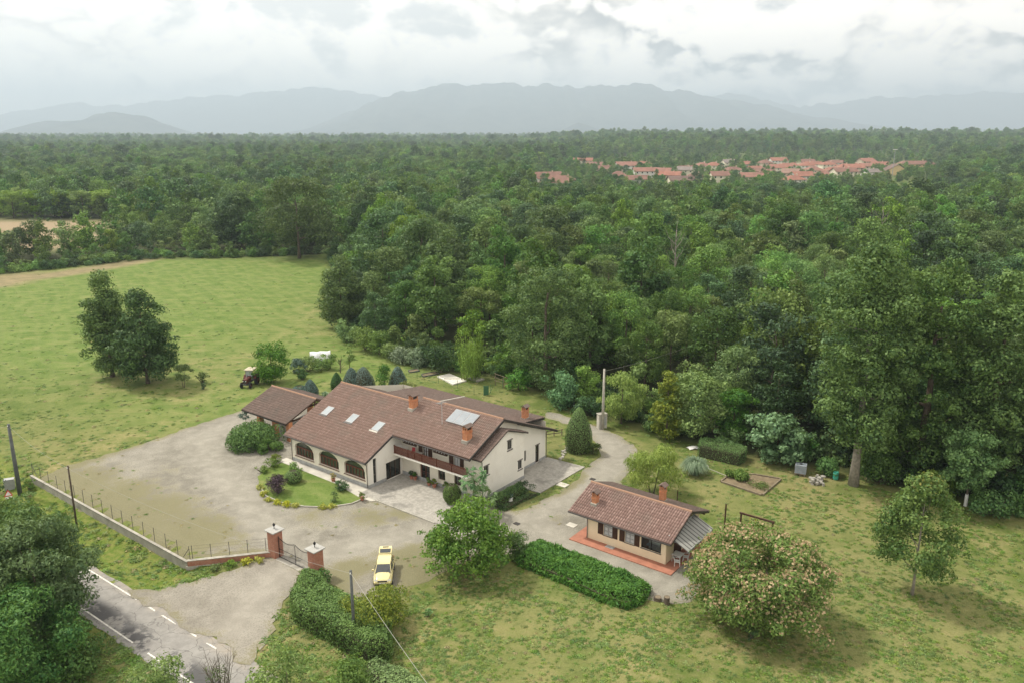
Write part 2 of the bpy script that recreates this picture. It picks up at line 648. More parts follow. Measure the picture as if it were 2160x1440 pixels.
GRASS = make_ground_mat()
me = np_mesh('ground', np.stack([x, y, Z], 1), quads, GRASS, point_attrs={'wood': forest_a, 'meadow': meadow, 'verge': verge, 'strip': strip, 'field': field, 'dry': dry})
tag(link('ground', me), 'grassland and wood floor round the farm', kind='structure')


# ------------------------------------------------------------------ sheets laid on the ground
def rough_outline(poly, step=0.7, amp=0.25, seed=1, keep=()):
    rs = random.Random(seed)
    out = []
    n = len(poly)
    for i in range(n):
        a, b = poly[i], poly[(i + 1) % n]
        L = math.hypot(b[0] - a[0], b[1] - a[1])
        k = max(1, int(L / step))
        straight = i in keep
        for j in range(k):
            f = j / k
            px, py = a[0] + (b[0] - a[0]) * f, a[1] + (b[1] - a[1]) * f
            if not straight and j:
                nx_, ny_ = -(b[1] - a[1]) / L, (b[0] - a[0]) / L
                d = rs.uniform(-1, 1) * amp + (float(vnoise(px * .35, py * .35, seed)) - .5) * amp * 4
                px, py = px + nx_ * d, py + ny_ * d
            out.append((px, py))
    return out


def sheet(name, poly, mat, lift, seed=1, amp=0.25, step=0.7, cell=1.0, keep=(), holes=(), extra=None, label=None, kind='structure'):
    ol = rough_outline(poly, step, amp, seed, keep) if amp else list(poly)
    xs = np.arange(min(p[0] for p in ol), max(p[0] for p in ol), cell)
    ys = np.arange(min(p[1] for p in ol), max(p[1] for p in ol), cell)
    PX, PY = np.meshgrid(xs, ys)
    rs = np.random.RandomState(seed)
    px = PX.ravel() + rs.uniform(-.2, .2, PX.size) * cell
    py = PY.ravel() + rs.uniform(-.2, .2, PX.size) * cell
    ok = in_poly(px, py, ol) & (dist_poly(px, py, ol) > cell * 0.35)
    for h in holes:
        ok &= ~in_poly(px, py, h) & (dist_poly(px, py, h) > cell * .3)
    verts = [Vector(p) for p in ol]
    edges = [(i, (i + 1) % len(ol)) for i in range(len(ol))]
    for h in holes:
        i0 = len(verts)
        verts += [Vector(p) for p in h]
        edges += [(i0 + i, i0 + (i + 1) % len(h)) for i in range(len(h))]
    verts += [Vector((a, b)) for a, b in zip(px[ok], py[ok])]
    rv, _, rf, _, _, _ = delaunay_2d_cdt(verts, edges, [], 1, 1e-4)
    vx = np.array([v.x for v in rv])
    vy = np.array([v.y for v in rv])
    f = np.array([q for q in rf if len(q) == 3])
    cx, cy = vx[f].mean(1), vy[f].mean(1)
    ok = in_poly(cx, cy, ol)
    for h in holes:
        ok &= ~in_poly(cx, cy, h)
    f = f[ok]
    z = ground_z(vx, vy) + lift
    attrs = {'edge': dist_poly(vx, vy, ol)}
    if extra:
        attrs.update(extra(vx, vy))
    # face up
    a, b, c = f[:, 0], f[:, 1], f[:, 2]
    cr = (vx[b] - vx[a]) * (vy[c] - vy[a]) - (vy[b] - vy[a]) * (vx[c] - vx[a])
    f[cr < 0] = f[cr < 0][:, ::-1]
    me = np_mesh(name, np.stack([vx, vy, z], 1), f, mat, point_attrs=attrs)
    return tag(link(name, me), label, kind=kind)


def gravel_mat(name, c1, c2, weedy):
    m, t, out = new_mat(name)
    pos = geo_pos(t)
    big = noise_n(t, pos, 0.12, 5, 0.6, 0.4)
    mid = noise_n(t, pos, 0.7, 6, 0.65, 0.3)
    fin = noise_n(t, pos, 7.5, 5, 0.8)
    vor = t.nodes.new('ShaderNodeTexVoronoi')
    vor.inputs['Scale'].default_value = 24.0
    t.links.new(pos, vor.inputs['Vector'])
    c = mix_n(t, smooth_n(t, mid, 0.35, 0.7), c1, c2)
    c = mix_n(t, math_n(t, 'MULTIPLY', smooth_n(t, big, 0.4, 0.65), 0.5), c, tuple(q * 1.18 for q in c2))
    c = mix_n(t, math_n(t, 'MULTIPLY', smooth_n(t, fin, 0.46, 0.62), 0.65), c, tuple(q * 0.5 for q in c1))
    c = mix_n(t, math_n(t, 'MULTIPLY', vor.outputs['Color'], 0.16), c, tuple(min(1, q * 1.35) for q in c2))
    tk = attr_n(t, 'track')
    c = mix_n(t, math_n(t, 'MULTIPLY', tk, 0.55), c, mix_n(t, smooth_n(t, mid, 0.3, 0.7), c2, tuple(q * 1.2 for q in c2)))
    # weeds: thick at the borders and in the trodden-out corners
    e = attr_n(t, 'edge')
    w = math_n(t, 'ADD', math_n(t, 'MULTIPLY', smooth_n(t, e, 0.0, 2.2, 1.0, 0.0), 0.22), math_n(t, 'MULTIPLY', attr_n(t, 'weed'), 0.38))
    nz = math_n(t, 'ADD', math_n(t, 'MULTIPLY', mid, 0.42), math_n(t, 'MULTIPLY', fin, 0.58))
    wf = smooth_n(t, math_n(t, 'ADD', nz, w), 0.66, 0.80)
    weed = mix_n(t, smooth_n(t, fin, 0.35, 0.65), (0.125, 0.130, 0.055), (0.230, 0.205, 0.115))
    c = mix_n(t, math_n(t, 'MULTIPLY', wf, weedy), c, weed)
    h = math_n(t, 'ADD', fin, math_n(t, 'MULTIPLY', vor.outputs['Distance'], 0.6))
    finish(t, out, c, 0.92, 0, bump_n(t, h, 0.7, 0.05), 0.15)
    return m


GRAVEL = gravel_mat('yard_gravel', (0.178, 0.168, 0.140), (0.290, 0.276, 0.238), 0.78)
APRON = gravel_mat('apron_gravel', (0.215, 0.200, 0.170), (0.300, 0.282, 0.245), 0.8)

WEEDS = [((-49.61, 82.72), 7, 1.0), ((-37.99, 74.68), 8, 1.0), ((-31.56, 70.68), 7, 1.0), ((-28.52, 72.63), 6, .9), ((-40.56, 83.99), 6, .5), ((-43.56, 79.09), 7, 1.0), ((-25.36, 71.65), 5, .9), ((-20.46, 74.68), 4, .7),
         ((-14.61, 74.68), 3.5, .8), ((-11.34, 75.74), 3, .8), ((-14.65, 64.93), 3.2, 1.0), ((-12.41, 67.05), 3, .8), ((-9.75, 67.05), 4, 1.0), ((-3.85, 73.64), 3, .5), ((3.87, 74.16), 2.2, .9), ((8.00, 82.72), 2.5, .9),
         ((6.32, 81.48), 2.5, .8), ((-8.57, 64.53), 3, 1.0), ((-40.04, 86.65), 4, .5)]


TRACKS = [([(-20.91, 65.76), (-16.93, 67.48), (-12.84, 69.74), (-8.47, 71.84), (-3.27, 71.16), (1.95, 74.68), (7.89, 81.48), (12.50, 88.75), (12.66, 94.81), (10.16, 100.40), (7.19, 103.52)], 1.7),
          ([(-19.28, 66.19), (-24.72, 72.63), (-30.12, 80.27), (-37.75, 90.94), (-39.82, 98.13), (-36.89, 104.47)], 2.2), ([(1.95, 74.68), (4.64, 70.68), (9.53, 65.35), (13.96, 61.41)], 1.5)]


def weed_attr(vx, vy):
    w = np.zeros_like(vx)
    for p, r, a in WEEDS:
        w = np.maximum(w, a * np.exp(-((vx - p[0]) ** 2 + (vy - p[1]) ** 2) / (r * r)))
    tr = np.zeros_like(vx)
    for line, wd in TRACKS:
        tr = np.maximum(tr, np.exp(-(dist_poly(vx, vy, line, False) / wd) ** 2))
    return {'weed': w * (1 - .85 * tr), 'track': tr}


def rpt(t, s):
    p = R0 + RN * t + RD * s
    return (float(p[0]), float(p[1]))


YARD = [(-54.40, 83.99), (-53.20, 87.34), (-50.09, 91.24), (-45.93, 96.44), (-42.11, 102.58), (-38.58, 107.22), (-36.07, 110.53), (-30.52, 110.53), (-24.22, 100.75), (-24.47, 86.65), (-15.46, 79.56), (-6.07, 77.95), (0.99, 76.28), (5.19, 80.27), (7.95, 85.31), (10.89, 90.64),
        (10.73, 94.81), (9.17, 99.86), (6.78, 102.21), (4.61, 104.47), (5.04, 106.82), (7.29, 105.24), (10.92, 101.66), (13.69, 98.13), (15.44, 94.01), (15.75, 90.64), (14.57, 86.65), (12.35, 83.35), (12.65, 77.95), (19.01, 72.63),
        (18.82, 67.92), (15.85, 60.68), (14.30, 59.11), (11.24, 59.81), (10.27, 61.41), (2.23, 67.48), (-0.22, 67.05), (-2.66, 67.05), (-5.17, 64.93), (-7.30, 62.55), (-9.35, 60.68), (-11.49, 58.90), (-13.76, 59.39), (-16.27, 62.55), (-17.42, 63.33),
        (-21.92, 66.70), (-22.99, 66.87), (-29.59, 65.43)]
sheet('gravel_yard', YARD, GRAVEL, 0.012, seed=3, amp=0.22, cell=1.0, extra=weed_attr, label='pale gravel yard and driveway with weedy patches')
AP = [(-21.92, 66.70), (-17.42, 63.33), (-18.21, 61.95), (-19.02, 60.28), (-19.44, 56.79), (-19.50, 53.56), rpt(1.6, 20.5), rpt(-0.12, 22.0), rpt(-0.12, 4.6), (-31.29, 62.38), (-28.52, 62.82), (-26.05, 64.22), (-23.51, 65.69)]
sheet('driveway_apron', AP, APRON, 0.050, seed=8, amp=0.25, cell=0.8, extra=lambda a, b: {'weed': np.zeros_like(a), 'track': np.exp(-(dist_poly(a, b, [(-19.74, 64.93), (-21.41, 61.53), (-22.93, 56.30)], False) / 1.8) ** 2)}, label='trampled gravel apron between gate and road')


# ------------------------------------------------------------------ road
def road_mat():
    m, t, out = new_mat('old_asphalt')
    pos = geo_pos(t)
    big = noise_n(t, pos, 0.25, 5, 0.6, 0.5)
    mid = noise_n(t, pos, 1.2, 6, 0.65)
    fin = noise_n(t, pos, 14, 4, 0.7)
    c = mix_n(t, smooth_n(t, mid, 0.3, 0.7), (0.215, 0.208, 0.197), (0.290, 0.282, 0.266))
    # newer, darker repair patches along the near wheel track
    sp = t.nodes.new('ShaderNodeVectorMath')
    sp.operation = 'DOT_PRODUCT'
    t.links.new(pos, sp.inputs[0])
    sp.inputs[1].default_value = (RN[0], RN[1], 0)
    off = math_n(t, 'SUBTRACT', sp.outputs['Value'], float(R0 @ RN))
    band = math_n(t, 'MULTIPLY', smooth_n(t, off, -4.4, -3.6), smooth_n(t, off, -2.9, -1.6, 1.0, 0.0))
    patch = smooth_n(t, math_n(t, 'ADD', math_n(t, 'MULTIPLY', big, 0.6), math_n(t, 'MULTIPLY', mid, 0.4)), 0.46, 0.52)
    c = mix_n(t, math_n(t, 'MULTIPLY', math_n(t, 'MULTIPLY', band, patch), 0.9), c, (0.068, 0.068, 0.072))
    vor = t.nodes.new('ShaderNodeTexVoronoi')
    vor.feature = 'DISTANCE_TO_EDGE'
    vor.inputs['Scale'].default_value = 0.45
    ds = t.nodes.new('ShaderNodeVectorMath')
    ds.operation = 'ADD'
    nn = t.nodes.new('ShaderNodeTexNoise')
    nn.inputs['Scale'].default_value = 1.5
    nn.inputs['Detail'].default_value = 5
    t.links.new(pos, nn.inputs['Vector'])
    t.links.new(pos, ds.inputs[0])
    t.links.new(nn.outputs['Color'], ds.inputs[1])
    t.links.new(ds.outputs[0], vor.inputs['Vector'])
    crack = smooth_n(t, vor.outputs['Distance'], 0.004, 0.022, 1.0, 0.0)
    c = mix_n(t, math_n(t, 'MULTIPLY', crack, 0.55), c, (0.06, 0.058, 0.055))
    c = mix_n(t, math_n(t, 'MULTIPLY', smooth_n(t, fin, 0.5, 0.75), 0.35), c, (0.11, 0.105, 0.10))
    # sandy spill near the gate side
    sand = math_n(t, 'MULTIPLY', smooth_n(t, off, -1.3, 0.2), smooth_n(t, mid, 0.35, 0.6))
    c = mix_n(t, math_n(t, 'MULTIPLY', sand, 0.6), c, (0.31, 0.27, 0.215))
    finish(t, out, c, 0.85, 0, bump_n(t, fin, 0.4, 0.02), 0.25)
    return m


ROADM = road_mat()
sheet('road', [rpt(0.25, -80), rpt(0.25, 40), rpt(-4.45, 40), rpt(-4.45, -80)], ROADM, 0.020, seed=5, amp=0.07, step=0.6, cell=1.2, label='narrow worn asphalt road with patches')
m_line, t_, o_ = new_mat('road_paint')
pn = noise_n(t_, geo_pos(t_), 5.0, 6, 0.75)
finish(t_, o_, mix_n(t_, smooth_n(t_, pn, 0.48, 0.66), (0.66, 0.65, 0.60), (0.30, 0.29, 0.265)), 0.8)
for i, (a, b, tt) in enumerate(((-60, 6.66, -.42), (7.67, 9.76, -.42), (10.2, 12.65, -.42), (13.64, 15.8, -.42), (16.9, 19.0, -.42))):
    mbx = MB()
    n = max(1, int((b - a) / 2))
    for j in range(n):
        s0, s1 = a + (b - a) * j / n, a + (b - a) * (j + 1) / n
        mbx.poly([(*rpt(tt - .07, s0), ROAD_Z + .026), (*rpt(tt - .07, s1), ROAD_Z + .026), (*rpt(tt + .07, s1), ROAD_Z + .026), (*rpt(tt + .07, s0), ROAD_Z + .026)])
    o = mbx.build('road_marking', m_line)
    tag(o, ('white edge line on road side nearest the farm wall, before the dashes', 'first short white dash on road by the gravel apron', 'second white dash on road by the gravel apron',
            'third white dash on road by the gravel apron', 'last white dash on road next to the bare twiggy bush')[i], kind='structure')
for i, (a, b) in enumerate(((-60, 12.2), (14.36, 21))):
    mbx = MB()
    for j in range(12):
        s0, s1 = a + (b - a) * j / 12, a + (b - a) * (j + 1) / 12
        mbx.poly([(*rpt(-3.92, s0), ROAD_Z + .026), (*rpt(-3.92, s1), ROAD_Z + .026), (*rpt(-3.79, s1), ROAD_Z + .026), (*rpt(-3.79, s0), ROAD_Z + .026)])
    tag(mbx.build('road_marking', m_line), ('long white edge line on near side of road', 'worn white edge line at lower end of road')[i], kind='structure')

# ================================================================== plant library
BARK = worn('bark', (0.115, 0.092, 0.070), 0.95, 0.45, 2.5, fine=18, bump=0.8)
BARK_PALE = worn('bark_pale', (0.26, 0.235, 0.20), 0.95, 0.35, 2.5, fine=18, bump=0.8)
F_OAK = foliage('leaf_oak', (0.026, 0.060, 0.016), (0.088, 0.134, 0.036), 0.25)
F_MIX = foliage('leaf_mixed', (0.030, 0.068, 0.014), (0.100, 0.150, 0.035), 0.28, hue_var=0.055)
F_TALL = foliage('leaf_tall_oak', (0.026, 0.064, 0.017), (0.094, 0.146, 0.038), 0.3, hue_var=0.0, val_var=0.0)
F_LOC = foliage('leaf_locust', (0.045, 0.095, 0.024), (0.125, 0.185, 0.052), 0.32, hue_var=0.04)
F_LIME = foliage('leaf_lime', (0.050, 0.092, 0.020), (0.140, 0.185, 0.050), 0.35, hue_var=0.03, val_var=0.2)
F_DARK = foliage('leaf_dark', (0.017, 0.044, 0.016), (0.058, 0.100, 0.034), 0.18)
F_OLIVE = foliage('leaf_olive', (0.042, 0.068, 0.022), (0.110, 0.140, 0.048), 0.28, val_var=0.2)
F_BLUE = foliage('needle_blue', (0.034, 0.062, 0.048), (0.085, 0.125, 0.098), 0.12, val_var=0.15)
F_JUN = foliage('needle_juniper', (0.028, 0.066, 0.012), (0.082, 0.130, 0.026), 0.2, val_var=0.1)
F_HEDGE = foliage('leaf_hedge', (0.050, 0.090, 0.020), (0.130, 0.180, 0.055), 0.22, val_var=0.1)
F_GOLD = foliage('leaf_gold', (0.042, 0.074, 0.012), (0.150, 0.165, 0.030), 0.25, hue_var=0.0, val_var=0.1)
F_ORCH = foliage('leaf_orchard', (0.070, 0.135, 0.018), (0.165, 0.230, 0.042), 0.35, hue_var=0.01, val_var=0.08)
F_FIG = foliage('leaf_fig', (0.045, 0.100, 0.032), (0.130, 0.205, 0.085), 0.25, val_var=0.1)
F_PURP = foliage('leaf_purple', (0.020, 0.013, 0.018), (0.062, 0.040, 0.052), 0.15, hue_var=0, val_var=0.05)
F_YEL = foliage('leaf_yellow', (0.18, 0.20, 0.02), (0.52, 0.47, 0.05), 0.25, hue_var=0, val_var=0.05)
F_WILLOW = foliage('leaf_willow', (0.085, 0.130, 0.020), (0.205, 0.245, 0.055), 0.35, val_var=0.08)
F_PAMPAS = foliage('blade_grey', (0.060, 0.098, 0.045), (0.165, 0.200, 0.120), 0.25, val_var=0.1)
F_RUSSET = foliage('leaf_turning', (0.045, 0.080, 0.018), (0.125, 0.150, 0.040), 0.3, tint=(0.34, 0.14, 0.045), val_var=0.05)
F_ROBIN = foliage('leaf_roadside', (0.030, 0.075, 0.022), (0.095, 0.150, 0.048), 0.3, val_var=0.12)
F_PINK = foliage('silk_flower', (0.34, 0.225, 0.115), (0.29, 0.23, 0.125), 0.3, hue_var=0, val_var=0.03)
F_SILK = foliage('leaf_silk', (0.040, 0.085, 0.014), (0.115, 0.165, 0.034), 0.3, hue_var=0, val_var=0)
F_DRY = foliage('leaf_dry', (0.12, 0.10, 0.045), (0.26, 0.21, 0.10), 0.25, val_var=0.1)
F_PALM = foliage('leaf_palm', (0.030, 0.070, 0.022), (0.095, 0.145, 0.055), 0.2, val_var=0.05)
CORE = worn('inner_shade', (0.050, 0.050, 0.026), 1.0, 0.3, 3)  # dark colour standing in for the shade inside hedges and clipped bushes


def unit(a):
    return a / np.maximum(np.linalg.norm(a, axis=1, keepdims=True), 1e-6)


def leaf_quads(rs, c, n, size, aspect=0.62, jitter=0.9, along=None, size_var=0.35, fold=0.12):
    """diamond leaves (4 verts each) centred at c, facing roughly n; along = preferred leaf axis"""
    N = len(c)
    nn = unit(n + rs.normal(0, jitter * 0.5, (N, 3)))
    if along is None:
        r = rs.normal(0, 1, (N, 3))
    else:
        r = along + rs.normal(0, 0.25, (N, 3))
    t = unit(r - nn * np.sum(r * nn, 1, keepdims=True))
    b = np.cross(nn, t)
    s = (size * (1 + rs.uniform(-size_var, size_var, N)))[:, None]
    v = np.empty((N, 4, 3))
    v[:, 0] = c - t * s * 0.5
    v[:, 1] = c + b * s * aspect * 0.5 + nn * s * fold
    v[:, 2] = c + t * s * 0.5 - nn * s * fold
    v[:, 3] = c - b * s * aspect * 0.5 + nn * s * fold
    return v.reshape(-1, 3), np.arange(N * 4).reshape(N, 4)


def sphere_dirs(rs, n, up=0.0):
    d = unit(rs.normal(0, 1, (n, 3)))
    if up:
        d = unit(d + np.array([0, 0, up]))
    return d


PROFILE = {
    'oak': lambda t: np.sin(np.pi * np.clip(0.13 + 0.80 * t, 0, 1)) ** 0.6,
    'round': lambda t: np.sin(np.pi * np.clip(0.06 + 0.88 * t, 0, 1)) ** 0.5,
    'tall': lambda t: (np.sin(np.pi * np.clip(0.10 + 0.86 * t, 0, 1)) ** 0.75) * (1 - 0.25 * t),
    'cone': lambda t: np.clip(1.0 - t, 0.02, 1) ** 0.8,
    'egg': lambda t: np.clip(np.sin(np.pi * np.clip(0.16 + 0.80 * t, 0, 1)), 0, 1) ** 0.7 * (1.05 - 0.45 * t),
    'bullet': lambda t: np.clip(1.0 - np.clip(t, 0, 1) ** 2.4, 0.0, 1) ** 0.62 * (0.86 + 0.14 * np.sin(np.pi * np.clip(t * 1.3, 0, 1))),
    'flat': lambda t: np.sin(np.pi * np.clip(0.25 + 0.70 * t, 0, 1)) ** 0.4,
    'spread': lambda t: np.clip(0.35 + 0.9 * t, 0, 1) * np.sqrt(np.clip(1.02 - t ** 3, 0, 1)),
}


def crown_clumps(rs, h0, h1, w, n, prof, r_rel=(0.13, 0.23), inner=0.35):
    P = PROFILE[prof]
    cl = []
    while len(cl) < n:
        t = rs.uniform(0, 1)
        pr = float(P(np.array(t)))
        if rs.uniform() > pr:
            continue
        r = w * rs.uniform(*r_rel)
        a = rs.uniform(0, 2 * math.pi)
        out = rs.uniform() < 0.32
        if out:
            r *= rs.uniform(.45, .75)
        rad = max(0.0, pr * w / 2 - r * (-0.35 if out else 0.75)) * math.sqrt(rs.uniform(inner, 1))
        z = h0 + (h1 - h0) * t
        z = min(max(z, h0 + r * 0.4), h1 - r * (0.0 if out else 0.55))
        cl.append((rad * math.cos(a), rad * math.sin(a), z, r))
    return cl


def crown_mesh(name, rs, clumps, nleaf, leaf, mat, squash=0.72, up=0.35, tint_top=None, droop=False, aspect=0.62, fill=0.12):
    tot = sum(c[3] ** 2 for c in clumps)
    V, F, S, T = [], [], [], []
    k = 0
    zmin = min(c[2] for c in clumps)
    zmax = max(c[2] + c[3] * squash for c in clumps)
    for (cx, cy, cz, r) in clumps:
        n = max(6, int(nleaf * r * r / tot))
        d = sphere_dirs(rs, n, up)
        # ragged clump: sub-bumps
        bump = 1 + 0.28 * np.sin(d[:, 0] * 5 + cx * 3) * np.sin(d[:, 1] * 5 + cy * 2) + rs.normal(0, 0.10, n)
        rr = r * bump * np.where(rs.uniform(0, 1, n) < fill, rs.uniform(0.3, 0.9, n), rs.uniform(0.82, 1.08, n))
        c = np.stack([cx + d[:, 0] * rr, cy + d[:, 1] * rr, cz + d[:, 2] * rr * squash], 1)
        al = None
        if droop:
            al = np.tile(np.array([[0, 0, -1.0]]), (n, 1)) + d * 0.3
        v, f = leaf_quads(rs, c, d, leaf, aspect, jitter=.8, along=al)
        V.append(v)
        F.append(f + k)
        k += len(v)
        cs = rs.uniform(-0.22, 0.22)
        S.append(np.clip(rs.uniform(0.1, 0.9, n) + cs, 0, 1))
        if tint_top is not None:
            T.append(np.clip((c[:, 2] - zmin) / (zmax - zmin) * 0.7 + rs.uniform(0, 0.45, n) - tint_top, 0, 1))
    at = {'shade': np.concatenate(S)}
    if tint_top is not None:
        at['tint'] = np.concatenate(T)
    return np_mesh(name, np.concatenate(V), np.concatenate(F), mat, face_attrs=at)


def trunk_mesh(name, rs, h, r, fork, clumps, nlimb=7, mat=BARK, lean=(0, 0), multi=1):
    m = MB()
    top = (lean[0] * h, lean[1] * h, h)
    for k in range(multi):
        a0 = 2 * math.pi * k / multi + 0.4
        ox, oy = (0.0, 0.0) if multi == 1 else (math.cos(a0) * r * 1.2, math.sin(a0) * r * 1.2)
        pts, rad = [], []
        for i in range(8):
            f = i / 7
            wob = r * 0.6 * f
            sp = 0 if multi == 1 else f * h * 0.16
            pts.append((ox + math.cos(a0) * sp + top[0] * f + rs.uniform(-wob, wob), oy + math.sin(a0) * sp + top[1] * f + rs.uniform(-wob, wob), -0.25 + (h + 0.25) * f))
            rad.append(r * (1.25 if i == 0 else 1.0) * (1 - 0.80 * f) / (1 if multi == 1 else 1.4))
        m.tube(pts, rad, 8)
    order = sorted(clumps, key=lambda c: -c[3])[:nlimb]
    for (cx, cy, cz, cr) in order:
        z0 = max(fork, min(cz - 0.35 * math.hypot(cx, cy) - 0.3, h * 0.85))
        f = z0 / h
        a = Vector((top[0] * f, top[1] * f, z0))
        b = Vector((cx, cy, cz))
        mid = a.lerp(b, 0.5) + Vector((rs.uniform(-.3, .3), rs.uniform(-.3, .3), -0.12 * (b - a).length))
        rr = r * (1 - 0.75 * f) * 0.55
        m.tube([a, a.lerp(mid, 0.6) + Vector((0, 0, .1)), mid, b], [rr, rr * .85, rr * 0.6, rr * 0.25], 6, cap=False)
    return m.mesh(name, mat, smooth=True)


def tree_meshes(seed, h, w, base, nclump, nleaf, leaf, mat, prof='oak', r=None, bark=BARK, r_rel=(0.13, 0.23), tint_top=None, nlimb=7, multi=1, droop=False, inner=0.35, lean=(0, 0), squash=0.72, aspect=0.62, trunk_top=0.8):
    rs = np.random.RandomState(seed)
    cl = crown_clumps(rs, base * h, h, w, nclump, prof, r_rel, inner)
    # shift with lean
    cl = [(c[0] + lean[0] * c[2], c[1] + lean[1] * c[2], c[2], c[3]) for c in cl]
    cm = crown_mesh('crown', rs, cl, nleaf, leaf, mat, tint_top=tint_top, droop=droop, squash=squash, aspect=aspect)
    tm = trunk_mesh('trunk', rs, h * trunk_top, r or h * 0.016 + 0.05, base * h * 0.9, cl, nlimb, bark, lean, multi)
    return tm, cm


def zg(x, y):
    return float(ground_z(np.array([x]), np.array([y]))[0])


def plant(name, meshes, xy, label, cat, group=None, rz=0.0, s=1.0, names=('trunk', 'crown'), sz=None, z=None):
    e = empty(name, (xy[0], xy[1], (zg(*xy) if z is None else z)), rz, label, cat, group)
    e.scale = (s, s, sz or s)
    for nm, me in zip(names, meshes):
        if me is not None:
            link(nm, me, e)
    return e


def tree(name, xy, seed, h, w, label, cat='tree', group=None, base=0.25, nclump=34, nleaf=8000, leaf=0.32, mat=None, **kw):
    return plant(name, tree_meshes(seed, h, w, base, nclump, nleaf, leaf, mat or F_MIX, **kw), xy, label, cat, group, rz=seed * 1.7)


def shell_points(rs, poly, h, n, top_share=0.6, round_=0.35, hfun=None):
    """points with normals on a clipped hedge body: polygon footprint, height h"""
    P = np.array(poly)
    lo, hi = P.min(0), P.max(0)
    pts, nor = [], []
    nt = int(n * top_share)
    px, py = [], []
    while len(px) < nt:
        a = rs.uniform(lo, hi, (nt * 2, 2))
        ok = in_poly(a[:, 0], a[:, 1], poly)
        px += list(a[ok, 0])
        py += list(a[ok, 1])
    px, py = np.array(px[:nt]), np.array(py[:nt])
    d = dist_poly(px, py, poly)
    H = h if hfun is None else hfun(px, py)
    zt = H - round_ * np.clip(1 - d / max(round_, 1e-3), 0, 1) ** 2
    top = np.stack([px, py, zt + rs.normal(0, 0.05, nt)], 1)
    ntop = np.tile(np.array([[0, 0, 1.0]]), (nt, 1))
    # sides
    seg = [(poly[i], poly[(i + 1) % len(poly)]) for i in range(len(poly))]
    L = np.array([math.hypot(b[0] - a[0], b[1] - a[1]) for a, b in seg])
    ns = n - nt
    idx = rs.choice(len(seg), ns, p=L / L.sum())
    f = rs.uniform(0, 1, ns)
    A = np.array([s[0] for s in seg])[idx]
    B = np.array([s[1] for s in seg])[idx]
    q = A + (B - A) * f[:, None]
    area = sum(a[0] * b[1] - b[0] * a[1] for a, b in seg)
    sg = 1 if area > 0 else -1
    nn = unit(np.stack([(B - A)[:, 1] * sg, -(B - A)[:, 0] * sg, np.zeros(ns)], 1))
    Hs = h if hfun is None else hfun(q[:, 0], q[:, 1])
    z = rs.uniform(0, 1, ns) * (Hs - round_ * 0.4)
    side = np.stack([q[:, 0], q[:, 1], z], 1) + nn * rs.normal(0, 0.06, (ns, 1))
    return np.concatenate([top, side]), np.concatenate([ntop, nn])


def hedge(name, poly, h, label, mat, n=5000, leaf=0.16, seed=1, cat='hedge', group=None, round_=0.35, hfun=None, lump=0.12, needle=False, top_share=0.6):
    """poly in world coordinates"""
    cx = sum(p[0] for p in poly) / len(poly)
    cy = sum(p[1] for p in poly) / len(poly)
    z0 = min(zg(*p) for p in poly)
    loc = [(p[0] - cx, p[1] - cy) for p in poly]
    rs = np.random.RandomState(seed)
    e = empty(name, (cx, cy, z0), 0, label, cat, group)
    c, nrm = shell_points(rs, loc, h, n, top_share, round_, hfun)
    wob = (vnoise(c[:, 0] * 1.3 + 9, c[:, 1] * 1.3 + c[:, 2] * 1.1, seed) - 0.5) * 2 * lump
    c = c + nrm * (wob[:, None] + rs.uniform(-0.10, 0.06, (len(c), 1)))
    c = c + nrm * np.where(rs.uniform(0, 1, (len(c), 1)) < .025, rs.uniform(.05, .25, (len(c), 1)), 0) * min(1.0, h)
    if needle:
        al = nrm * 0.7 + rs.normal(0, 0.5, c.shape) + np.array([0, 0, 0.3])
        v, f = leaf_quads(rs, c, nrm + rs.normal(0, .8, c.shape), leaf * 1.7, 0.28, along=al)
    else:
        v, f = leaf_quads(rs, c, nrm, leaf)
    sh = np.clip(rs.uniform(0.05, 0.9, len(c)) + (vnoise(c[:, 0] * .8, c[:, 1] * .8 + c[:, 2], seed + 3) - .5) * .5, 0, 1)
    link('foliage', np_mesh('foliage', v, f, mat, face_attrs={'shade': sh}), e)
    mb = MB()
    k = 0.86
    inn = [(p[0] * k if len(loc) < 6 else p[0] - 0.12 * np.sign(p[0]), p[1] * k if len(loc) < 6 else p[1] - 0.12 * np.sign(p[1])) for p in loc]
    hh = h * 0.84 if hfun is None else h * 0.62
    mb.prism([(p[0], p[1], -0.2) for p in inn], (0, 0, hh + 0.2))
    link('shade_core', mb.mesh('shade_core', CORE), e)  # solid dark body painted as the shadow behind the leaves
    return e


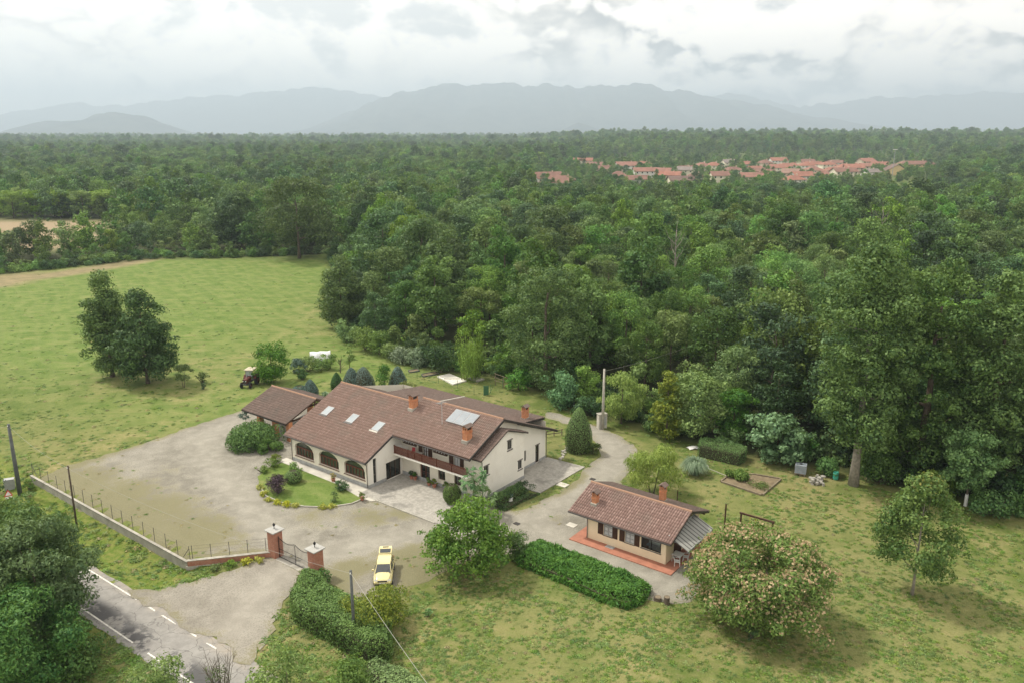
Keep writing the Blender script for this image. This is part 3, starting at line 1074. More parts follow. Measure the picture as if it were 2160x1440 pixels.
def bush(name, xy, w, h, label, mat, seed=1, n=1800, leaf=0.15, cat='shrub', group=None, prof='round', needle=False, nclump=12, droop=False, rz=0.0, base=0.02, tight=False):
    rs = np.random.RandomState(seed)
    if tight:
        # clipped solid: one lathe-like body
        d = sphere_dirs(rs, n)
        t = (d[:, 2] + 1) / 2
        a = np.arctan2(d[:, 1], d[:, 0])
        tt = rs.uniform(0.0, 1, n) ** 0.9
        rad = PROFILE[prof](tt) * w / 2 * (1 + rs.normal(0, 0.025, n))
        c = np.stack([rad * np.cos(a), rad * np.sin(a), tt * h], 1)
        nrm = unit(np.stack([np.cos(a), np.sin(a), (tt - 0.35) * 1.6], 1))
        if needle:
            v, f = leaf_quads(rs, c, nrm, leaf, 0.5, along=nrm + np.array([0, 0, .5]))
        else:
            v, f = leaf_quads(rs, c, nrm, leaf, jitter=0.7)
        me = np_mesh('foliage', v, f, mat, face_attrs={'shade': rs.uniform(0.05, 0.95, n)})
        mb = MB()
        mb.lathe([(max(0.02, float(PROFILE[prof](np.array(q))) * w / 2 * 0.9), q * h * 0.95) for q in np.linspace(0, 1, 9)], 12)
        core = mb.mesh('shade_core', CORE)  # dark filling, inner shadow of the bush put into its colour
        return plant(name, (core, me), xy, label, cat, group, rz, names=('shade_core', 'foliage'))
    cl = crown_clumps(rs, h * base, h, w, nclump, prof, (0.15, 0.26), 0.2)
    if needle:
        tot = sum(c[3] ** 2 for c in cl)
        V, F, S, k = [], [], [], 0
        for (cx, cy, cz, r) in cl:
            nn = int(n * r * r / tot)
            d = sphere_dirs(rs, nn, 0.5)
            c = np.stack([cx + d[:, 0] * r, cy + d[:, 1] * r, np.maximum(cz + d[:, 2] * r * .7, 0.03)], 1)
            v, f = leaf_quads(rs, c, d + rs.normal(0, .7, d.shape), leaf, 0.3, along=d + np.array([0, 0, .35]))
            V.append(v)
            F.append(f + k)
            S.append(rs.uniform(0, 1, nn))
            k += len(v)
        me = np_mesh('foliage', np.concatenate(V), np.concatenate(F), mat, face_attrs={'shade': np.concatenate(S)})
    else:
        me = crown_mesh('foliage', rs, cl, n, leaf, mat, droop=droop)
    mb = MB()
    for (cx, cy, cz, r) in cl[:6]:
        mb.tube([(0, 0, -0.05), (cx * .5, cy * .5, cz * .45), (cx, cy, cz)], [0.05, 0.035, 0.015], 5)
    return plant(name, (mb.mesh('stem', BARK), me), xy, label, cat, group, rz, names=('stem', 'foliage'))


def blade_clump(name, xy, w, h, label, mat, seed=1, n=900, cat='plant', width=0.05, group=None, arch=0.6):
    """grass-like clump: arching blades from one crown"""
    rs = np.random.RandomState(seed)
    V, F, S = [], [], []
    for i in range(n):
        a = rs.uniform(0, 2 * math.pi)
        L = h * rs.uniform(0.7, 1.15)
        out = w / 2 * rs.uniform(0.1, 1.0)
        dx, dy = math.cos(a), math.sin(a)
        b = np.array([dx * out * .25, dy * out * .25, 0])
        m = np.array([dx * out * .65, dy * out * .65, L * 0.8])
        e = np.array([dx * out * 1.05, dy * out * 1.05, L * (1 - arch * (out / (w / 2)) * 0.75)])
        sd = np.array([-dy, dx, 0]) * width
        k = len(V) * 1
        V += [b - sd, b + sd, m + sd, m - sd, e]
        i0 = len(V) - 5
        F += [(i0, i0 + 1, i0 + 2, i0 + 3), (i0 + 3, i0 + 2, i0 + 4, i0 + 4)]
        s_ = rs.uniform(0, 1)
        S += [s_, s_]
    # second face is a triangle: build as quads with a tiny tip
    VV = []
    FF = []
    for j in range(n):
        i0 = j * 5
        VV += [V[i0], V[i0 + 1], V[i0 + 2], V[i0 + 3], V[i0 + 4], V[i0 + 4] + np.array([0.004, 0.004, 0])]
        k0 = j * 6
        FF += [(k0, k0 + 1, k0 + 2, k0 + 3), (k0 + 3, k0 + 2, k0 + 4, k0 + 5)]
    me = np_mesh('blades', np.array(VV), np.array(FF), mat, face_attrs={'shade': np.array(S)})
    mb = MB().lathe([(w * .12, -0.05), (w * .10, h * .15), (0.03, h * .3)], 8)
    return plant(name, (mb.mesh('root_crown', F_DRY), me), xy, label, cat, group, names=('root_crown', 'blades'))

# ================================================================== building materials
PLASTER = worn('cream_plaster', (0.74, 0.70, 0.60), 0.9, 0.06, 0.5, fine=12, dirt=(0.62, 0.58, 0.49), bump=0.1)
PLASTER_W = worn('white_plaster', (0.80, 0.78, 0.72), 0.9, 0.05, 0.5, fine=12, dirt=(0.72, 0.69, 0.62), bump=0.1)
PLASTER_Y = worn('ochre_plaster', (0.80, 0.68, 0.49), 0.9, 0.06, 0.6, fine=12, bump=0.1)
STONE = worn('grey_stone_plinth', (0.36, 0.37, 0.37), 0.85, 0.2, 2.0, fine=9)
STONE_D = worn('slate_trim', (0.16, 0.15, 0.14), 0.8, 0.25, 3.0)
WOOD = worn('dark_wood', (0.070, 0.036, 0.022), 0.65, 0.3, 4.0, fine=30)
WOOD_R = worn('red_brown_wood', (0.135, 0.048, 0.030), 0.6, 0.25, 4.0, fine=30)
FASCIA = worn('fascia_metal', (0.055, 0.050, 0.048), 0.5, 0.25, 3, metallic=0.3)
WHITE_P = worn('white_paint', (0.72, 0.72, 0.70), 0.5, 0.08, 3)
IRON = worn('black_iron', (0.022, 0.022, 0.024), 0.5, 0.3, 4, metallic=0.5)
CONC = worn('concrete', (0.36, 0.345, 0.305), 0.9, 0.22, 0.8, fine=10, dirt=(0.22, 0.21, 0.18))
CONC_P = worn('pale_concrete', (0.50, 0.48, 0.43), 0.9, 0.15, 0.8, fine=10, dirt=(0.38, 0.36, 0.31))
TERRA = worn('terracotta_floor', (0.38, 0.165, 0.110), 0.75, 0.18, 1.2, fine=8, dirt=(0.38, 0.16, 0.11))
CURTAIN = worn('curtain_cloth', (0.55, 0.56, 0.56), 0.9, 0.15, 5)
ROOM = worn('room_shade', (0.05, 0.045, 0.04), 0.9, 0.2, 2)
GREY_P = worn('grey_plastic', (0.36, 0.37, 0.38), 0.6, 0.15, 3)


def brick_mat(name, c1, c2, mortar, scale=1.0):
    m, t, out = new_mat(name)
    b = t.nodes.new('ShaderNodeTexBrick')
    b.inputs['Scale'].default_value = scale
    b.inputs['Color1'].default_value = (*c1, 1)
    b.inputs['Color2'].default_value = (*c2, 1)
    b.inputs['Mortar'].default_value = (*mortar, 1)
    b.inputs['Mortar Size'].default_value = 0.012
    b.inputs['Brick Width'].default_value = 0.26
    b.inputs['Row Height'].default_value = 0.075
    pos = obj_pos(t)
    sx = t.nodes.new('ShaderNodeSeparateXYZ')
    t.links.new(pos, sx.inputs[0])
    cb = t.nodes.new('ShaderNodeCombineXYZ')
    t.links.new(math_n(t, 'ADD', sx.outputs[0], sx.outputs[1]), cb.inputs[0])
    t.links.new(sx.outputs[2], cb.inputs[1])
    t.links.new(cb.outputs[0], b.inputs['Vector'])
    n = noise_n(t, pos, 3.0, 5, 0.65)
    c = mix_n(t, math_n(t, 'MULTIPLY', smooth_n(t, n, 0.4, 0.7), 0.4), b.outputs['Color'], tuple(q * 0.6 for q in c1))
    finish(t, out, c, 0.85, 0, bump_n(t, b.outputs['Fac'], -0.4, 0.01), 0.2)
    return m


BRICK = brick_mat('red_brick', (0.34, 0.105, 0.060), (0.42, 0.15, 0.085), (0.34, 0.28, 0.23))
BRICK_O = brick_mat('orange_brick', (0.50, 0.165, 0.070), (0.58, 0.215, 0.095), (0.44, 0.30, 0.20))


def tile_mat(name, c1, c2, c3, moss):
    m, t, out = new_mat(name)
    sh = attr_n(t, 'shade')
    pos = obj_pos(t)
    n = noise_n(t, pos, 0.35, 6, 0.65, 0.4)
    n2 = noise_n(t, pos, 7.0, 4, 0.7)
    c = mix_n(t, sh, c1, c2)
    c = mix_n(t, smooth_n(t, sh, 0.78, 0.95), c, c3)
    c = mix_n(t, math_n(t, 'MULTIPLY', smooth_n(t, n, 0.45, 0.68), 0.75), c, moss)
    c = mix_n(t, math_n(t, 'MULTIPLY', smooth_n(t, n2, 0.45, 0.7), 0.45), c, tuple(q * 0.5 for q in c1))
    finish(t, out, c, 0.9, 0, bump_n(t, n2, 0.3, 0.02), 0.15)
    return m


TILES = tile_mat('brown_roof_tiles', (0.205, 0.140, 0.118), (0.265, 0.184, 0.158), (0.290, 0.206, 0.178), (0.188, 0.152, 0.130))
TILES_G = tile_mat('grey_brown_roof_tiles', (0.150, 0.112, 0.098), (0.200, 0.148, 0.128), (0.215, 0.162, 0.142), (0.140, 0.118, 0.104))
TILES_L = tile_mat('rose_roof_tiles', (0.205, 0.135, 0.118), (0.300, 0.205, 0.180), (0.325, 0.228, 0.202), (0.200, 0.150, 0.130))
RIDGE = worn('ridge_tile_clay', (0.30, 0.185, 0.13), 0.9, 0.25, 5, dirt=(0.30, 0.20, 0.11))


def glass_mat(name, col, rough=0.06, spec=0.9):
    m, t, out = new_mat(name)
    n = noise_n(t, obj_pos(t), 1.2, 3)
    finish(t, out, mix_n(t, n, tuple(q * .8 for q in col), tuple(q * 1.2 for q in col)), rough, 0, None, spec)
    return m


GLASS = glass_mat('dark_window_glass', (0.020, 0.024, 0.022))
GLASS_G = glass_mat('green_tint_glass', (0.040, 0.050, 0.038))
GLASS_SKY = glass_mat('skylight_glass', (0.30, 0.34, 0.37), 0.05, 1.0)
SOLAR = glass_mat('solar_glass', (0.24, 0.27, 0.30), 0.15, 1.0)


def wall_holes(name, parent, org, ax, outline, holes, depth, mats, inward):
    """wall face with real openings: outline/holes are (a, z) in the wall plane; org + a*ax; reveals go 'inward' by depth"""
    verts = [Vector(p) for p in outline]
    edges = [(i, (i + 1) % len(outline)) for i in range(len(outline))]
    for h in holes:
        i0 = len(verts)
        verts += [Vector(p) for p in h]
        edges += [(i0 + i, i0 + (i + 1) % len(h)) for i in range(len(h))]
    rv, _, rf, _, _, _ = delaunay_2d_cdt(verts, edges, [], 1, 1e-5)
    ax = Vector(ax)
    org = Vector(org)
    inw = Vector(inward)
    mb = MB()
    P = lambda q, d=0.0: tuple(org + ax * q[0] + Vector((0, 0, q[1])) + inw * d)
    for f in rf:
        c = sum((rv[i] for i in f), Vector((0, 0))) / len(f)
        if not in_poly(np.array([c.x]), np.array([c.y]), outline)[0]:
            continue
        if any(in_poly(np.array([c.x]), np.array([c.y]), h)[0] for h in holes):
            continue
        mb.poly([P(rv[i]) for i in f])
    for h in holes:
        for i in range(len(h)):
            a, b = h[i], h[(i + 1) % len(h)]
            mb.poly([P(a), P(b), P(b, depth), P(a, depth)])
    return mb.build(name, mats, parent)


def rect(a0, a1, z0, z1):
    return [(a0, z0), (a1, z0), (a1, z1), (a0, z1)]


def arch(a0, a1, z0, zs, zt, n=10):
    c, rx = (a0 + a1) / 2, (a1 - a0) / 2
    return [(a0, z0), (a1, z0)] + [(c + rx * math.cos(math.pi * i / n), zs + (zt - zs) * math.sin(math.pi * i / n)) for i in range(n + 1)]


def tile_sheet(name, parent, u0, u1, v0, z0, v1, z1, mat, tw=0.25, tl=0.40, amp=0.06, seed=1, uf=None):
    """overlapping barrel tiles over a sloping rectangle; (v0,z0) eave, (v1,z1) ridge; real corrugation and stepped courses"""
    rs = np.random.RandomState(seed)
    n_c = max(1, int(round((u1 - u0) / tw)))
    L = math.hypot(v1 - v0, z1 - z0)
    n_r = max(1, int(round(L / tl)))
    dv, dz = (v1 - v0) / L, (z1 - z0) / L
    nv, nz = -dz, dv               # normal in the v-z plane
    if nz < 0:
        nv, nz = -nv, -nz
    seg = 5
    prof_x = np.linspace(0, 1, seg + 1)
    prof_h = np.sin(np.pi * prof_x) ** 0.8 * amp
    V, F, S = [], [], []
    k = 0
    wid = (u1 - u0) / n_c
    for r in range(n_r):
        s0, s1 = L * r / n_r - (0.03 if r else 0), L * (r + 1) / n_r
        for c in range(n_c):
            jit = rs.uniform(-.006, .006)
            lift0, lift1 = 0.035 + jit, 0.004
            x = u0 + (c + prof_x) * wid
            sh = rs.uniform(0, 1)
            lo = np.stack([x, v0 + dv * s0 + nv * (prof_h + lift0), z0 + dz * s0 + nz * (prof_h + lift0)], 1)
            hi = np.stack([x, v0 + dv * s1 + nv * (prof_h + lift1), z0 + dz * s1 + nz * (prof_h + lift1)], 1)
            bt = np.stack([x, v0 + dv * s0 + nv * (prof_h * 0 - 0.0), z0 + dz * s0 + nz * (prof_h * 0 - 0.0)], 1)
            V += [bt, lo, hi]
            for i in range(seg):
                F.append((k + seg + 1 + i, k + seg + 2 + i, k + 2 * (seg + 1) + i + 1, k + 2 * (seg + 1) + i))
                F.append((k + i, k + i + 1, k + seg + 2 + i, k + seg + 1 + i))
                q_ = sh * .12 if i in (0, seg - 1) else sh
                S += [q_, q_ * .5]
            k += 3 * (seg + 1)
    me = np_mesh(name, np.concatenate(V), np.array(F), mat, face_attrs={'shade': np.array(S)})
    o = link(name, me, parent)
    o['kind'] = 'stuff'
    return o


def deck(name, parent, u0, u1, v0, z0, v1, z1, th, mat):
    """roof board under the tiles"""
    mb = MB()
    mb.prism([(u0, v0, z0 - 0.005), (u0, v1, z1 - 0.005), (u0, v1, z1 - th), (u0, v0, z0 - th)], (u1 - u0, 0, 0))
    return mb.build(name, mat, parent)


def ridge_tiles(parent, u0, u1, v, z, n, mat=RIDGE):
    L = (u1 - u0) / n
    mb = MB()
    prof = [(-0.14, -0.06), (-0.10, 0.05), (0, 0.10), (0.10, 0.05), (0.14, -0.06)]
    for i in range(4):
        a, b = prof[i], prof[i + 1]
        mb.poly([(0, a[0], a[1] + .02), (L * 1.08, a[0], a[1]), (L * 1.08, b[0], b[1]), (0, b[0], b[1] + .02)])
    mb.poly([(0, p[0], p[1] + .02) for p in prof])
    me = mb.mesh('ridge_tile', mat)
    for i in range(n):
        link('ridge_tile', me, parent, (u0 + L * i, v, z + random.Random(i).uniform(-.008, .008)))


def bar(mb, a, b, w):
    return mb.tube([a, b], w, 4)


def window(parent, org, ax, inward, a0, a1, z0, z1, frame_m, glass_m, depth=0.16, fw=0.07, mull=1, trans=0, name='window'):
    """framed window set inside an opening: window > pane (each), frame is the window's own mesh"""
    org, ax, inw = Vector(org), Vector(ax), Vector(inward)
    P = lambda a, z, d: tuple(org + ax * a + Vector((0, 0, z)) + inw * d)
    mb = MB()

    def fr(x0, x1, y0, y1, d0=depth - 0.05, d1=depth + 0.04):
        ring = [P(x0, y0, d0), P(x1, y0, d0), P(x1, y1, d0), P(x0, y1, d0)]
        mb.prism(ring, inw * (d1 - d0))
    fr(a0, a1, z0, z0 + fw)
    fr(a0, a1, z1 - fw, z1)
    fr(a0, a0 + fw, z0 + fw, z1 - fw)
    fr(a1 - fw, a1, z0 + fw, z1 - fw)
    xs = [a0 + fw] + [a0 + (a1 - a0) * (i + 1) / (mull + 1) for i in range(mull)] + [a1 - fw]
    zs = [z0 + fw] + [z0 + (z1 - z0) * (i + 1) / (trans + 1) for i in range(trans)] + [z1 - fw]
    for x_ in xs[1:-1]:
        fr(x_ - fw * .5, x_ + fw * .5, z0 + fw, z1 - fw)
    for z_ in zs[1:-1]:
        for i in range(len(xs) - 1):
            fr(xs[i] + fw * .5, xs[i + 1] - fw * .5, z_ - .02, z_ + .02)
    w = mb.build(name, frame_m, parent)
    for i in range(len(xs) - 1):
        for j in range(len(zs) - 1):
            pb = MB()
            x0_, x1_, y0_, y1_ = xs[i], xs[i + 1], zs[j], zs[j + 1]
            pb.poly([P(x0_, y0_, depth + .01), P(x1_, y0_, depth + .01), P(x1_, y1_, depth + .01), P(x0_, y1_, depth + .01)])
            pb.build('pane', glass_m, w)
    return w


def box_part(name, parent, b, mat):
    mb = MB()
    mb.box(*b)
    return mb.build(name, mat, parent)


def chimney(parent, u, v, zroof, zt, w=0.5, d=0.75, name='chimney', pitched=True):
    mb = MB()
    mb.box(u - w / 2, u + w / 2, v - d / 2, v + d / 2, zroof - 0.7, zt - 0.52)
    zc = zt - 0.52
    mb.box(u - w / 2 - .04, u + w / 2 + .04, v - d / 2 - .04, v + d / 2 + .04, zt - 0.78, zt - 0.70)
    # arched smoke openings: corner piers and one between
    for a in (-1, 0, 1):
        for b in (-1, 1):
            mb.box(u + a * (w / 2 - .06) - .06, u + a * (w / 2 - .06) + .06, v + b * (d / 2 - .06) - .06, v + b * (d / 2 - .06) + .06, zc, zt - 0.24)
    mb.box(u - w / 2, u + w / 2, v - d / 2, v + d / 2, zt - 0.24, zt - 0.18)
    c = mb.build(name, BRICK_O, parent)
    flu = MB().box(u - w / 2 + .10, u + w / 2 - .10, v - d / 2 + .1, v + d / 2 - .1, zc, zt - .26)
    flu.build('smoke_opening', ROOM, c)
    fl = MB().box(u - w / 2 - .08, u + w / 2 + .08, v - d / 2 - .16, v + d / 2 + .05, zroof - .4, zroof + .14)
    fl.build('flashing', CONC, c)
    cp = MB()
    e = 0.14
    cp.prism([(u - w / 2 - e, v - d / 2 - e, zt - .18), (u, v - d / 2 - e, zt + .05), (u + w / 2 + e, v - d / 2 - e, zt - .18), (u + w / 2 + e, v - d / 2 - e, zt - .12), (u, v - d / 2 - e, zt + .13), (u - w / 2 - e, v - d / 2 - e, zt - .12)], (0, d + 2 * e, 0))
    cp.build('chimney_cap', TILES_G, c)
    return c


# ================================================================== the farmhouse
HA = R(-37.3)
HO = (-15.9, 81.4)
KS = 0.456


def rz_at(v):
    return 3.27 + KS * (v + 0.4)


H = empty('farmhouse', (HO[0], HO[1], 0), HA, 'long cream farmhouse with brown tiled roof, arched windows and wooden balcony', 'house')

# --- front wing wall with three arches
arches = [(-12.62, -9.24), (-8.24, -4.85), (-3.88, -0.48)]
wall_holes('arched_wall', H, (0, 0, 0), (1, 0, 0), [(-13.24, 0), (0, 0), (0, 3.28), (-13.24, 3.28)], [arch(a, b, 0.90, 1.95, 2.80) for a, b in arches], 0.34, PLASTER, (0, 1, 0))
for a, b in arches:
    # window > lower glazed band in six lights, upper lunette, sill, arch moulding
    w = window(H, (0, 0, 0), (1, 0, 0), (0, 1, 0), a + .02, b - .02, 0.92, 1.95, WOOD_R, GLASS_G, 0.24, 0.085, mull=5, name='arched_window')
    lu = MB()
    pts = arch(a + .02, b - .02, 1.96, 1.96, 2.78)
    lu.poly([(p[0], 0.27, p[1]) for p in pts])
    lu.build('lunette_pane', GLASS_G, w)
    MB().box(a + .02, b - .02, 0.17, 0.30, 1.90, 2.02).build('transom', WOOD_R, w)
    ri = MB()
    c_, rx = (a + b) / 2, (b - a) / 2
    for i in range(12):
        t0, t1 = math.pi * i / 12, math.pi * (i + 1) / 12
        q = [(c_ + (rx + k) * math.cos(t), 1.95 + (0.85 + k) * math.sin(t)) for t, k in ((t0, .0), (t1, .0), (t1, .13), (t0, .13))]
        ri.prism([(p[0], -0.05, p[1]) for p in q], (0, 0.06, 0))
    ri.build('arch_moulding', PLASTER, w)
    MB().box(a - .08, b + .08, -0.09, 0.2, 0.83, 0.895).build('sill', WOOD_R, w)
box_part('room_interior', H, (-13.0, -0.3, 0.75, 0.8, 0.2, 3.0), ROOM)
MB().box(-13.27, 0.03, -0.035, -0.002, 0, 0.50).build('stone_plinth', STONE, H)
MB().box(0.002, 0.035, -0.035, 2.70, 0, 0.42).build('stone_plinth', STONE, H)

# --- side of the wing, facing the court
prof_top = [(5.30, rz_at(5.3) - .2), (0, rz_at(0) - .2)]
wall_holes('court_wall', H, (0, 0, 0), (0, 1, 0), [(0, 0), (5.3, 0)] + prof_top, [rect(0.80, 1.33, 0.30, 3.30), rect(2.74, 5.12, 0.02, 2.12)], 0.3, PLASTER_W, (-1, 0, 0))
window(H, (0, 0, 0), (0, 1, 0), (-1, 0, 0), 0.81, 1.32, 0.31, 3.29, STONE_D, GLASS, 0.2, 0.05, mull=0, trans=2, name='slit_window')
window(H, (0, 0, 0), (0, 1, 0), (-1, 0, 0), 2.75, 5.11, 0.03, 2.11, WOOD, GLASS, 0.2, 0.06, mull=2, name='glazed_door')

# --- two-storey front behind the balcony
holes = [rect(2.82, 4.34, 0.02, 2.12), rect(5.60, 6.66, 0.85, 1.98), rect(7.98, 9.00, 0.85, 1.98), rect(3.36, 4.20, 3.0, 5.0), rect(7.96, 8.86, 3.0, 5.0)]
wall_holes('front_wall', H, (0, 5.3, 0), (1, 0, 0), [(0, 0), (12.0, 0), (12.0, 4.95), (11.0, 5.0), (11.0, 5.65), (0, 5.65)], holes, 0.3, PLASTER, (0, 1, 0))
fo, fx, fi = (0, 5.3, 0), (1, 0, 0), (0, 1, 0)
d = window(H, fo, fx, fi, 2.84, 4.32, 0.04, 2.10, WOOD_R, GLASS, 0.2, 0.10, mull=1, trans=1, name='front_door')
MB().box(3.50, 3.54, 5.42, 5.46, 1.0, 1.2).build('handle', IRON, d)
window(H, fo, fx, fi, 5.62, 6.64, 0.87, 1.96, WOOD, GLASS, 0.2, 0.07, mull=1)
window(H, fo, fx, fi, 8.0, 8.98, 0.87, 1.96, WOOD, GLASS, 0.2, 0.07, mull=1)
window(H, fo, fx, fi, 3.38, 4.18, 3.02, 4.98, WOOD, CURTAIN, 0.14, 0.09, mull=1, trans=2, name='balcony_door')
window(H, fo, fx, fi, 7.98, 8.84, 3.02, 4.98, GREY_P, CURTAIN, 0.14, 0.07, mull=1, trans=0, name='balcony_door')


def shutter(parent, a0, a1, z0, z1, v, mat=WOOD, thick=0.05):
    mb = MB()
    mb.box(a0, a1, v - thick, v - 0.005, z0, z1)
    s = mb.build('shutter', mat, parent)
    n = max(4, int((z1 - z0) / 0.16))
    for i in range(n):
        zc = z0 + .06 + (z1 - z0 - .12) * (i + .5) / n
        MB().prism([(a0 + .05, v - thick - .002, zc - .05), (a1 - .05, v - thick - .002, zc - .05), (a1 - .05, v - thick - .03, zc + .02), (a0 + .05, v - thick - .03, zc + .02)], (0, .004, .012)).build('slat', mat, s)
    return s


for a0, a1 in ((2.72, 3.33), (4.22, 4.80), (7.32, 7.93), (8.88, 9.42)):
    shutter(H, a0, a1, 3.0, 4.98, 5.30)
for a0, a1 in ((0.40, 2.45), (5.06, 7.10)):
    mb = MB().box(a0, a1, 5.10, 5.295, 3.98, 4.42)
    sh = mb.build('wall_flower_shelf', WOOD, H)
    for i in range(5):
        x_ = a0 + .25 + i * (a1 - a0 - .5) / 4
        MB().lathe([(.05, 0), (.08, .14), (.09, .15)], 8, (x_, 5.02, 4.22)).build('hanging_pot', WHITE_P, sh)
MB().box(2.3, 12.0, 5.262, 5.298, 0, 0.42).build('stone_plinth', STONE, H)
MB().box(0.05, 2.3, 5.262, 5.298, 0, 0.42).build('stone_plinth', STONE, H)

# --- balcony
bal = MB().box(0.02, 11.0, 3.95, 5.255, 2.78, 2.95).build('balcony', PLASTER_W, H)
MB().box(0.04, 11.0, 3.97, 4.03, 3.86, 3.93).build('handrail', WOOD_R, bal)
MB().box(0.04, 11.0, 3.98, 4.02, 3.04, 3.10).build('bottom_rail', WOOD_R, bal)
sl = MB().box(-.055, .055, -.012, .012, 0, .775).mesh('baluster', WOOD_R)
for i in range(70):
    link('baluster', sl, bal, (0.14 + i * 0.156, 4.0, 3.09))
po = MB().box(-.04, .04, -.04, .04, 0, 1.02).mesh('rail_post', WOOD)
for i in range(6):
    link('rail_post', po, bal, (0.08 + i * 2.17, 4.07, 2.95))

# --- bumped-out gable at the right end
GU = 12.0
gp = [(5.3, 0), (12.75, 0), (12.75, 5.55), (9.40, 6.72), (5.3, 4.88)]
gw = [rect(9.66, 10.48, 4.40, 5.48), rect(5.56, 6.38, 2.80, 3.86), rect(11.60, 12.36, 1.40, 2.46)]
wall_holes('gable_wall', H, (GU, 0, 0), (0, 1, 0), gp, gw, 0.22, PLASTER_W, (-1, 0, 0))
for g in gw:
    a0, a1, z0, z1 = g[0][0], g[1][0], g[0][1], g[2][1]
    w = window(H, (GU, 0, 0), (0, 1, 0), (-1, 0, 0), a0 + .01, a1 - .01, z0 + .01, z1 - .01, STONE_D, GLASS, 0.14, 0.07, mull=1)
    MB().box(GU + .002, GU + .05, a0 - .1, a1 + .1, z1, z1 + .12).build('lintel', STONE_D, w)
    MB().box(GU + .002, GU + .09, a0 - .1, a1 + .1, z0 - .10, z0 - .005).build('sill', STONE_D, w)
MB().box(GU + .002, GU + .035, 5.3, 12.78, 0, 0.40).build('stone_plinth', STONE, H)
MB().poly([(GU, 12.75, 0), (10.6, 12.75, 0), (10.6, 12.75, 5.6), (GU, 12.75, 5.55)]).build('return_wall', PLASTER_W, H)
# its own lower roof: tiles on both slopes
tile_sheet('wing_roof_tiles', H, 10.98, 12.32, 4.75, 4.83, 9.40, 6.92, TILES_G, seed=4)
tile_sheet('wing_roof_tiles', H, 10.98, 12.32, 13.15, 5.52, 9.40, 6.92, TILES_G, seed=5)
deck('wing_roof_board', H, 10.98, 12.30, 4.75, 4.83, 9.40, 6.92, 0.12, FASCIA)
deck('wing_roof_board', H, 10.98, 12.30, 13.15, 5.52, 9.40, 6.92, 0.12, FASCIA)

# --- main gable end above it, and the rear end wall
mg = MB()
mg.poly([(11.0, 3.95, 4.9), (11.0, 12.75, 4.6), (11.0, 12.75, 6.45), (11.0, 9.75, rz_at(9.75) - .25), (11.0, 5.0, rz_at(5.0) - .25), (11.0, 3.95, rz_at(3.95) - .25)])
mg.build('upper_gable_wall', PLASTER, H)
ev = [(12.75, 0), (19.0, 0), (19.0, 3.62), (12.75, 6.25)]
wall_holes('end_wall', H, (10.6, 0, 0), (0, 1, 0), ev, [rect(14.70, 15.05, 1.03, 2.36), rect(16.93, 17.68, 0.05, 2.28)], 0.25, PLASTER_W, (-1, 0, 0))
window(H, (10.6, 0, 0), (0, 1, 0), (-1, 0, 0), 14.71, 15.04, 1.04, 2.35, STONE_D, GLASS, 0.14, 0.05, mull=0, name='slit_window')
dr = window(H, (10.6, 0, 0), (0, 1, 0), (-1, 0, 0), 16.94, 17.67, 0.06, 2.27, WOOD, GLASS, 0.14, 0.08, mull=0, trans=1, name='side_door')
MB().box(10.602, 10.66, 16.83, 17.78, 2.29, 2.40).build('lintel', STONE_D, dr)
MB().box(10.602, 10.635, 12.76, 16.90, 0, 0.38).build('stone_plinth', STONE, H)
MB().box(10.602, 10.635, 17.72, 19.03, 0, 0.38).build('stone_plinth', STONE, H)
# closed body on the sides the picture does not show
MB().poly([(10.6, 19.0, 0), (-13.24, 19.0, 0), (-13.24, 19.0, 4.8), (10.6, 19.0, 4.8)]).build('rear_wall', PLASTER, H)
MB().poly([(-13.24, 0, 0), (-13.24, 19.0, 0), (-13.24, 19.0, 4.8), (-13.24, 8.85, 7.1), (-13.24, 0, 3.3)]).build('left_wall', PLASTER, H)

# --- roofs
R1, R2 = 8.85, 9.75
front = deck('roof', H, -14.10, -0.60, -0.42, rz_at(-.42) - .02, R1, rz_at(R1) - .02, 0.16, WOOD)
tile_sheet('roof_tiles', front, -14.12, 0.10, -0.45, rz_at(-.45), 3.85, rz_at(3.85), TILES, seed=1)
tile_sheet('roof_tiles', front, -14.12, -0.60, 3.85, rz_at(3.85), R1, rz_at(R1), TILES, seed=2)
deck('roof_board', front, -0.60, 0.08, -0.42, rz_at(-.42) - .02, 3.87, rz_at(3.87) - .02, 0.16, WOOD)
front2 = deck('roof', H, -0.60, 11.43, 3.87, rz_at(3.87) - .02, R2, rz_at(R2) - .02, 0.16, WOOD)
tile_sheet('roof_tiles', front2, -0.60, 11.45, 3.85, rz_at(3.85), R2, rz_at(R2), TILES, seed=3)
ridge_tiles(front, -14.1, -0.66, R1, rz_at(R1) + .05, 30)
ridge_tiles(front2, -0.6, 11.4, R2, rz_at(R2) + .05, 27)
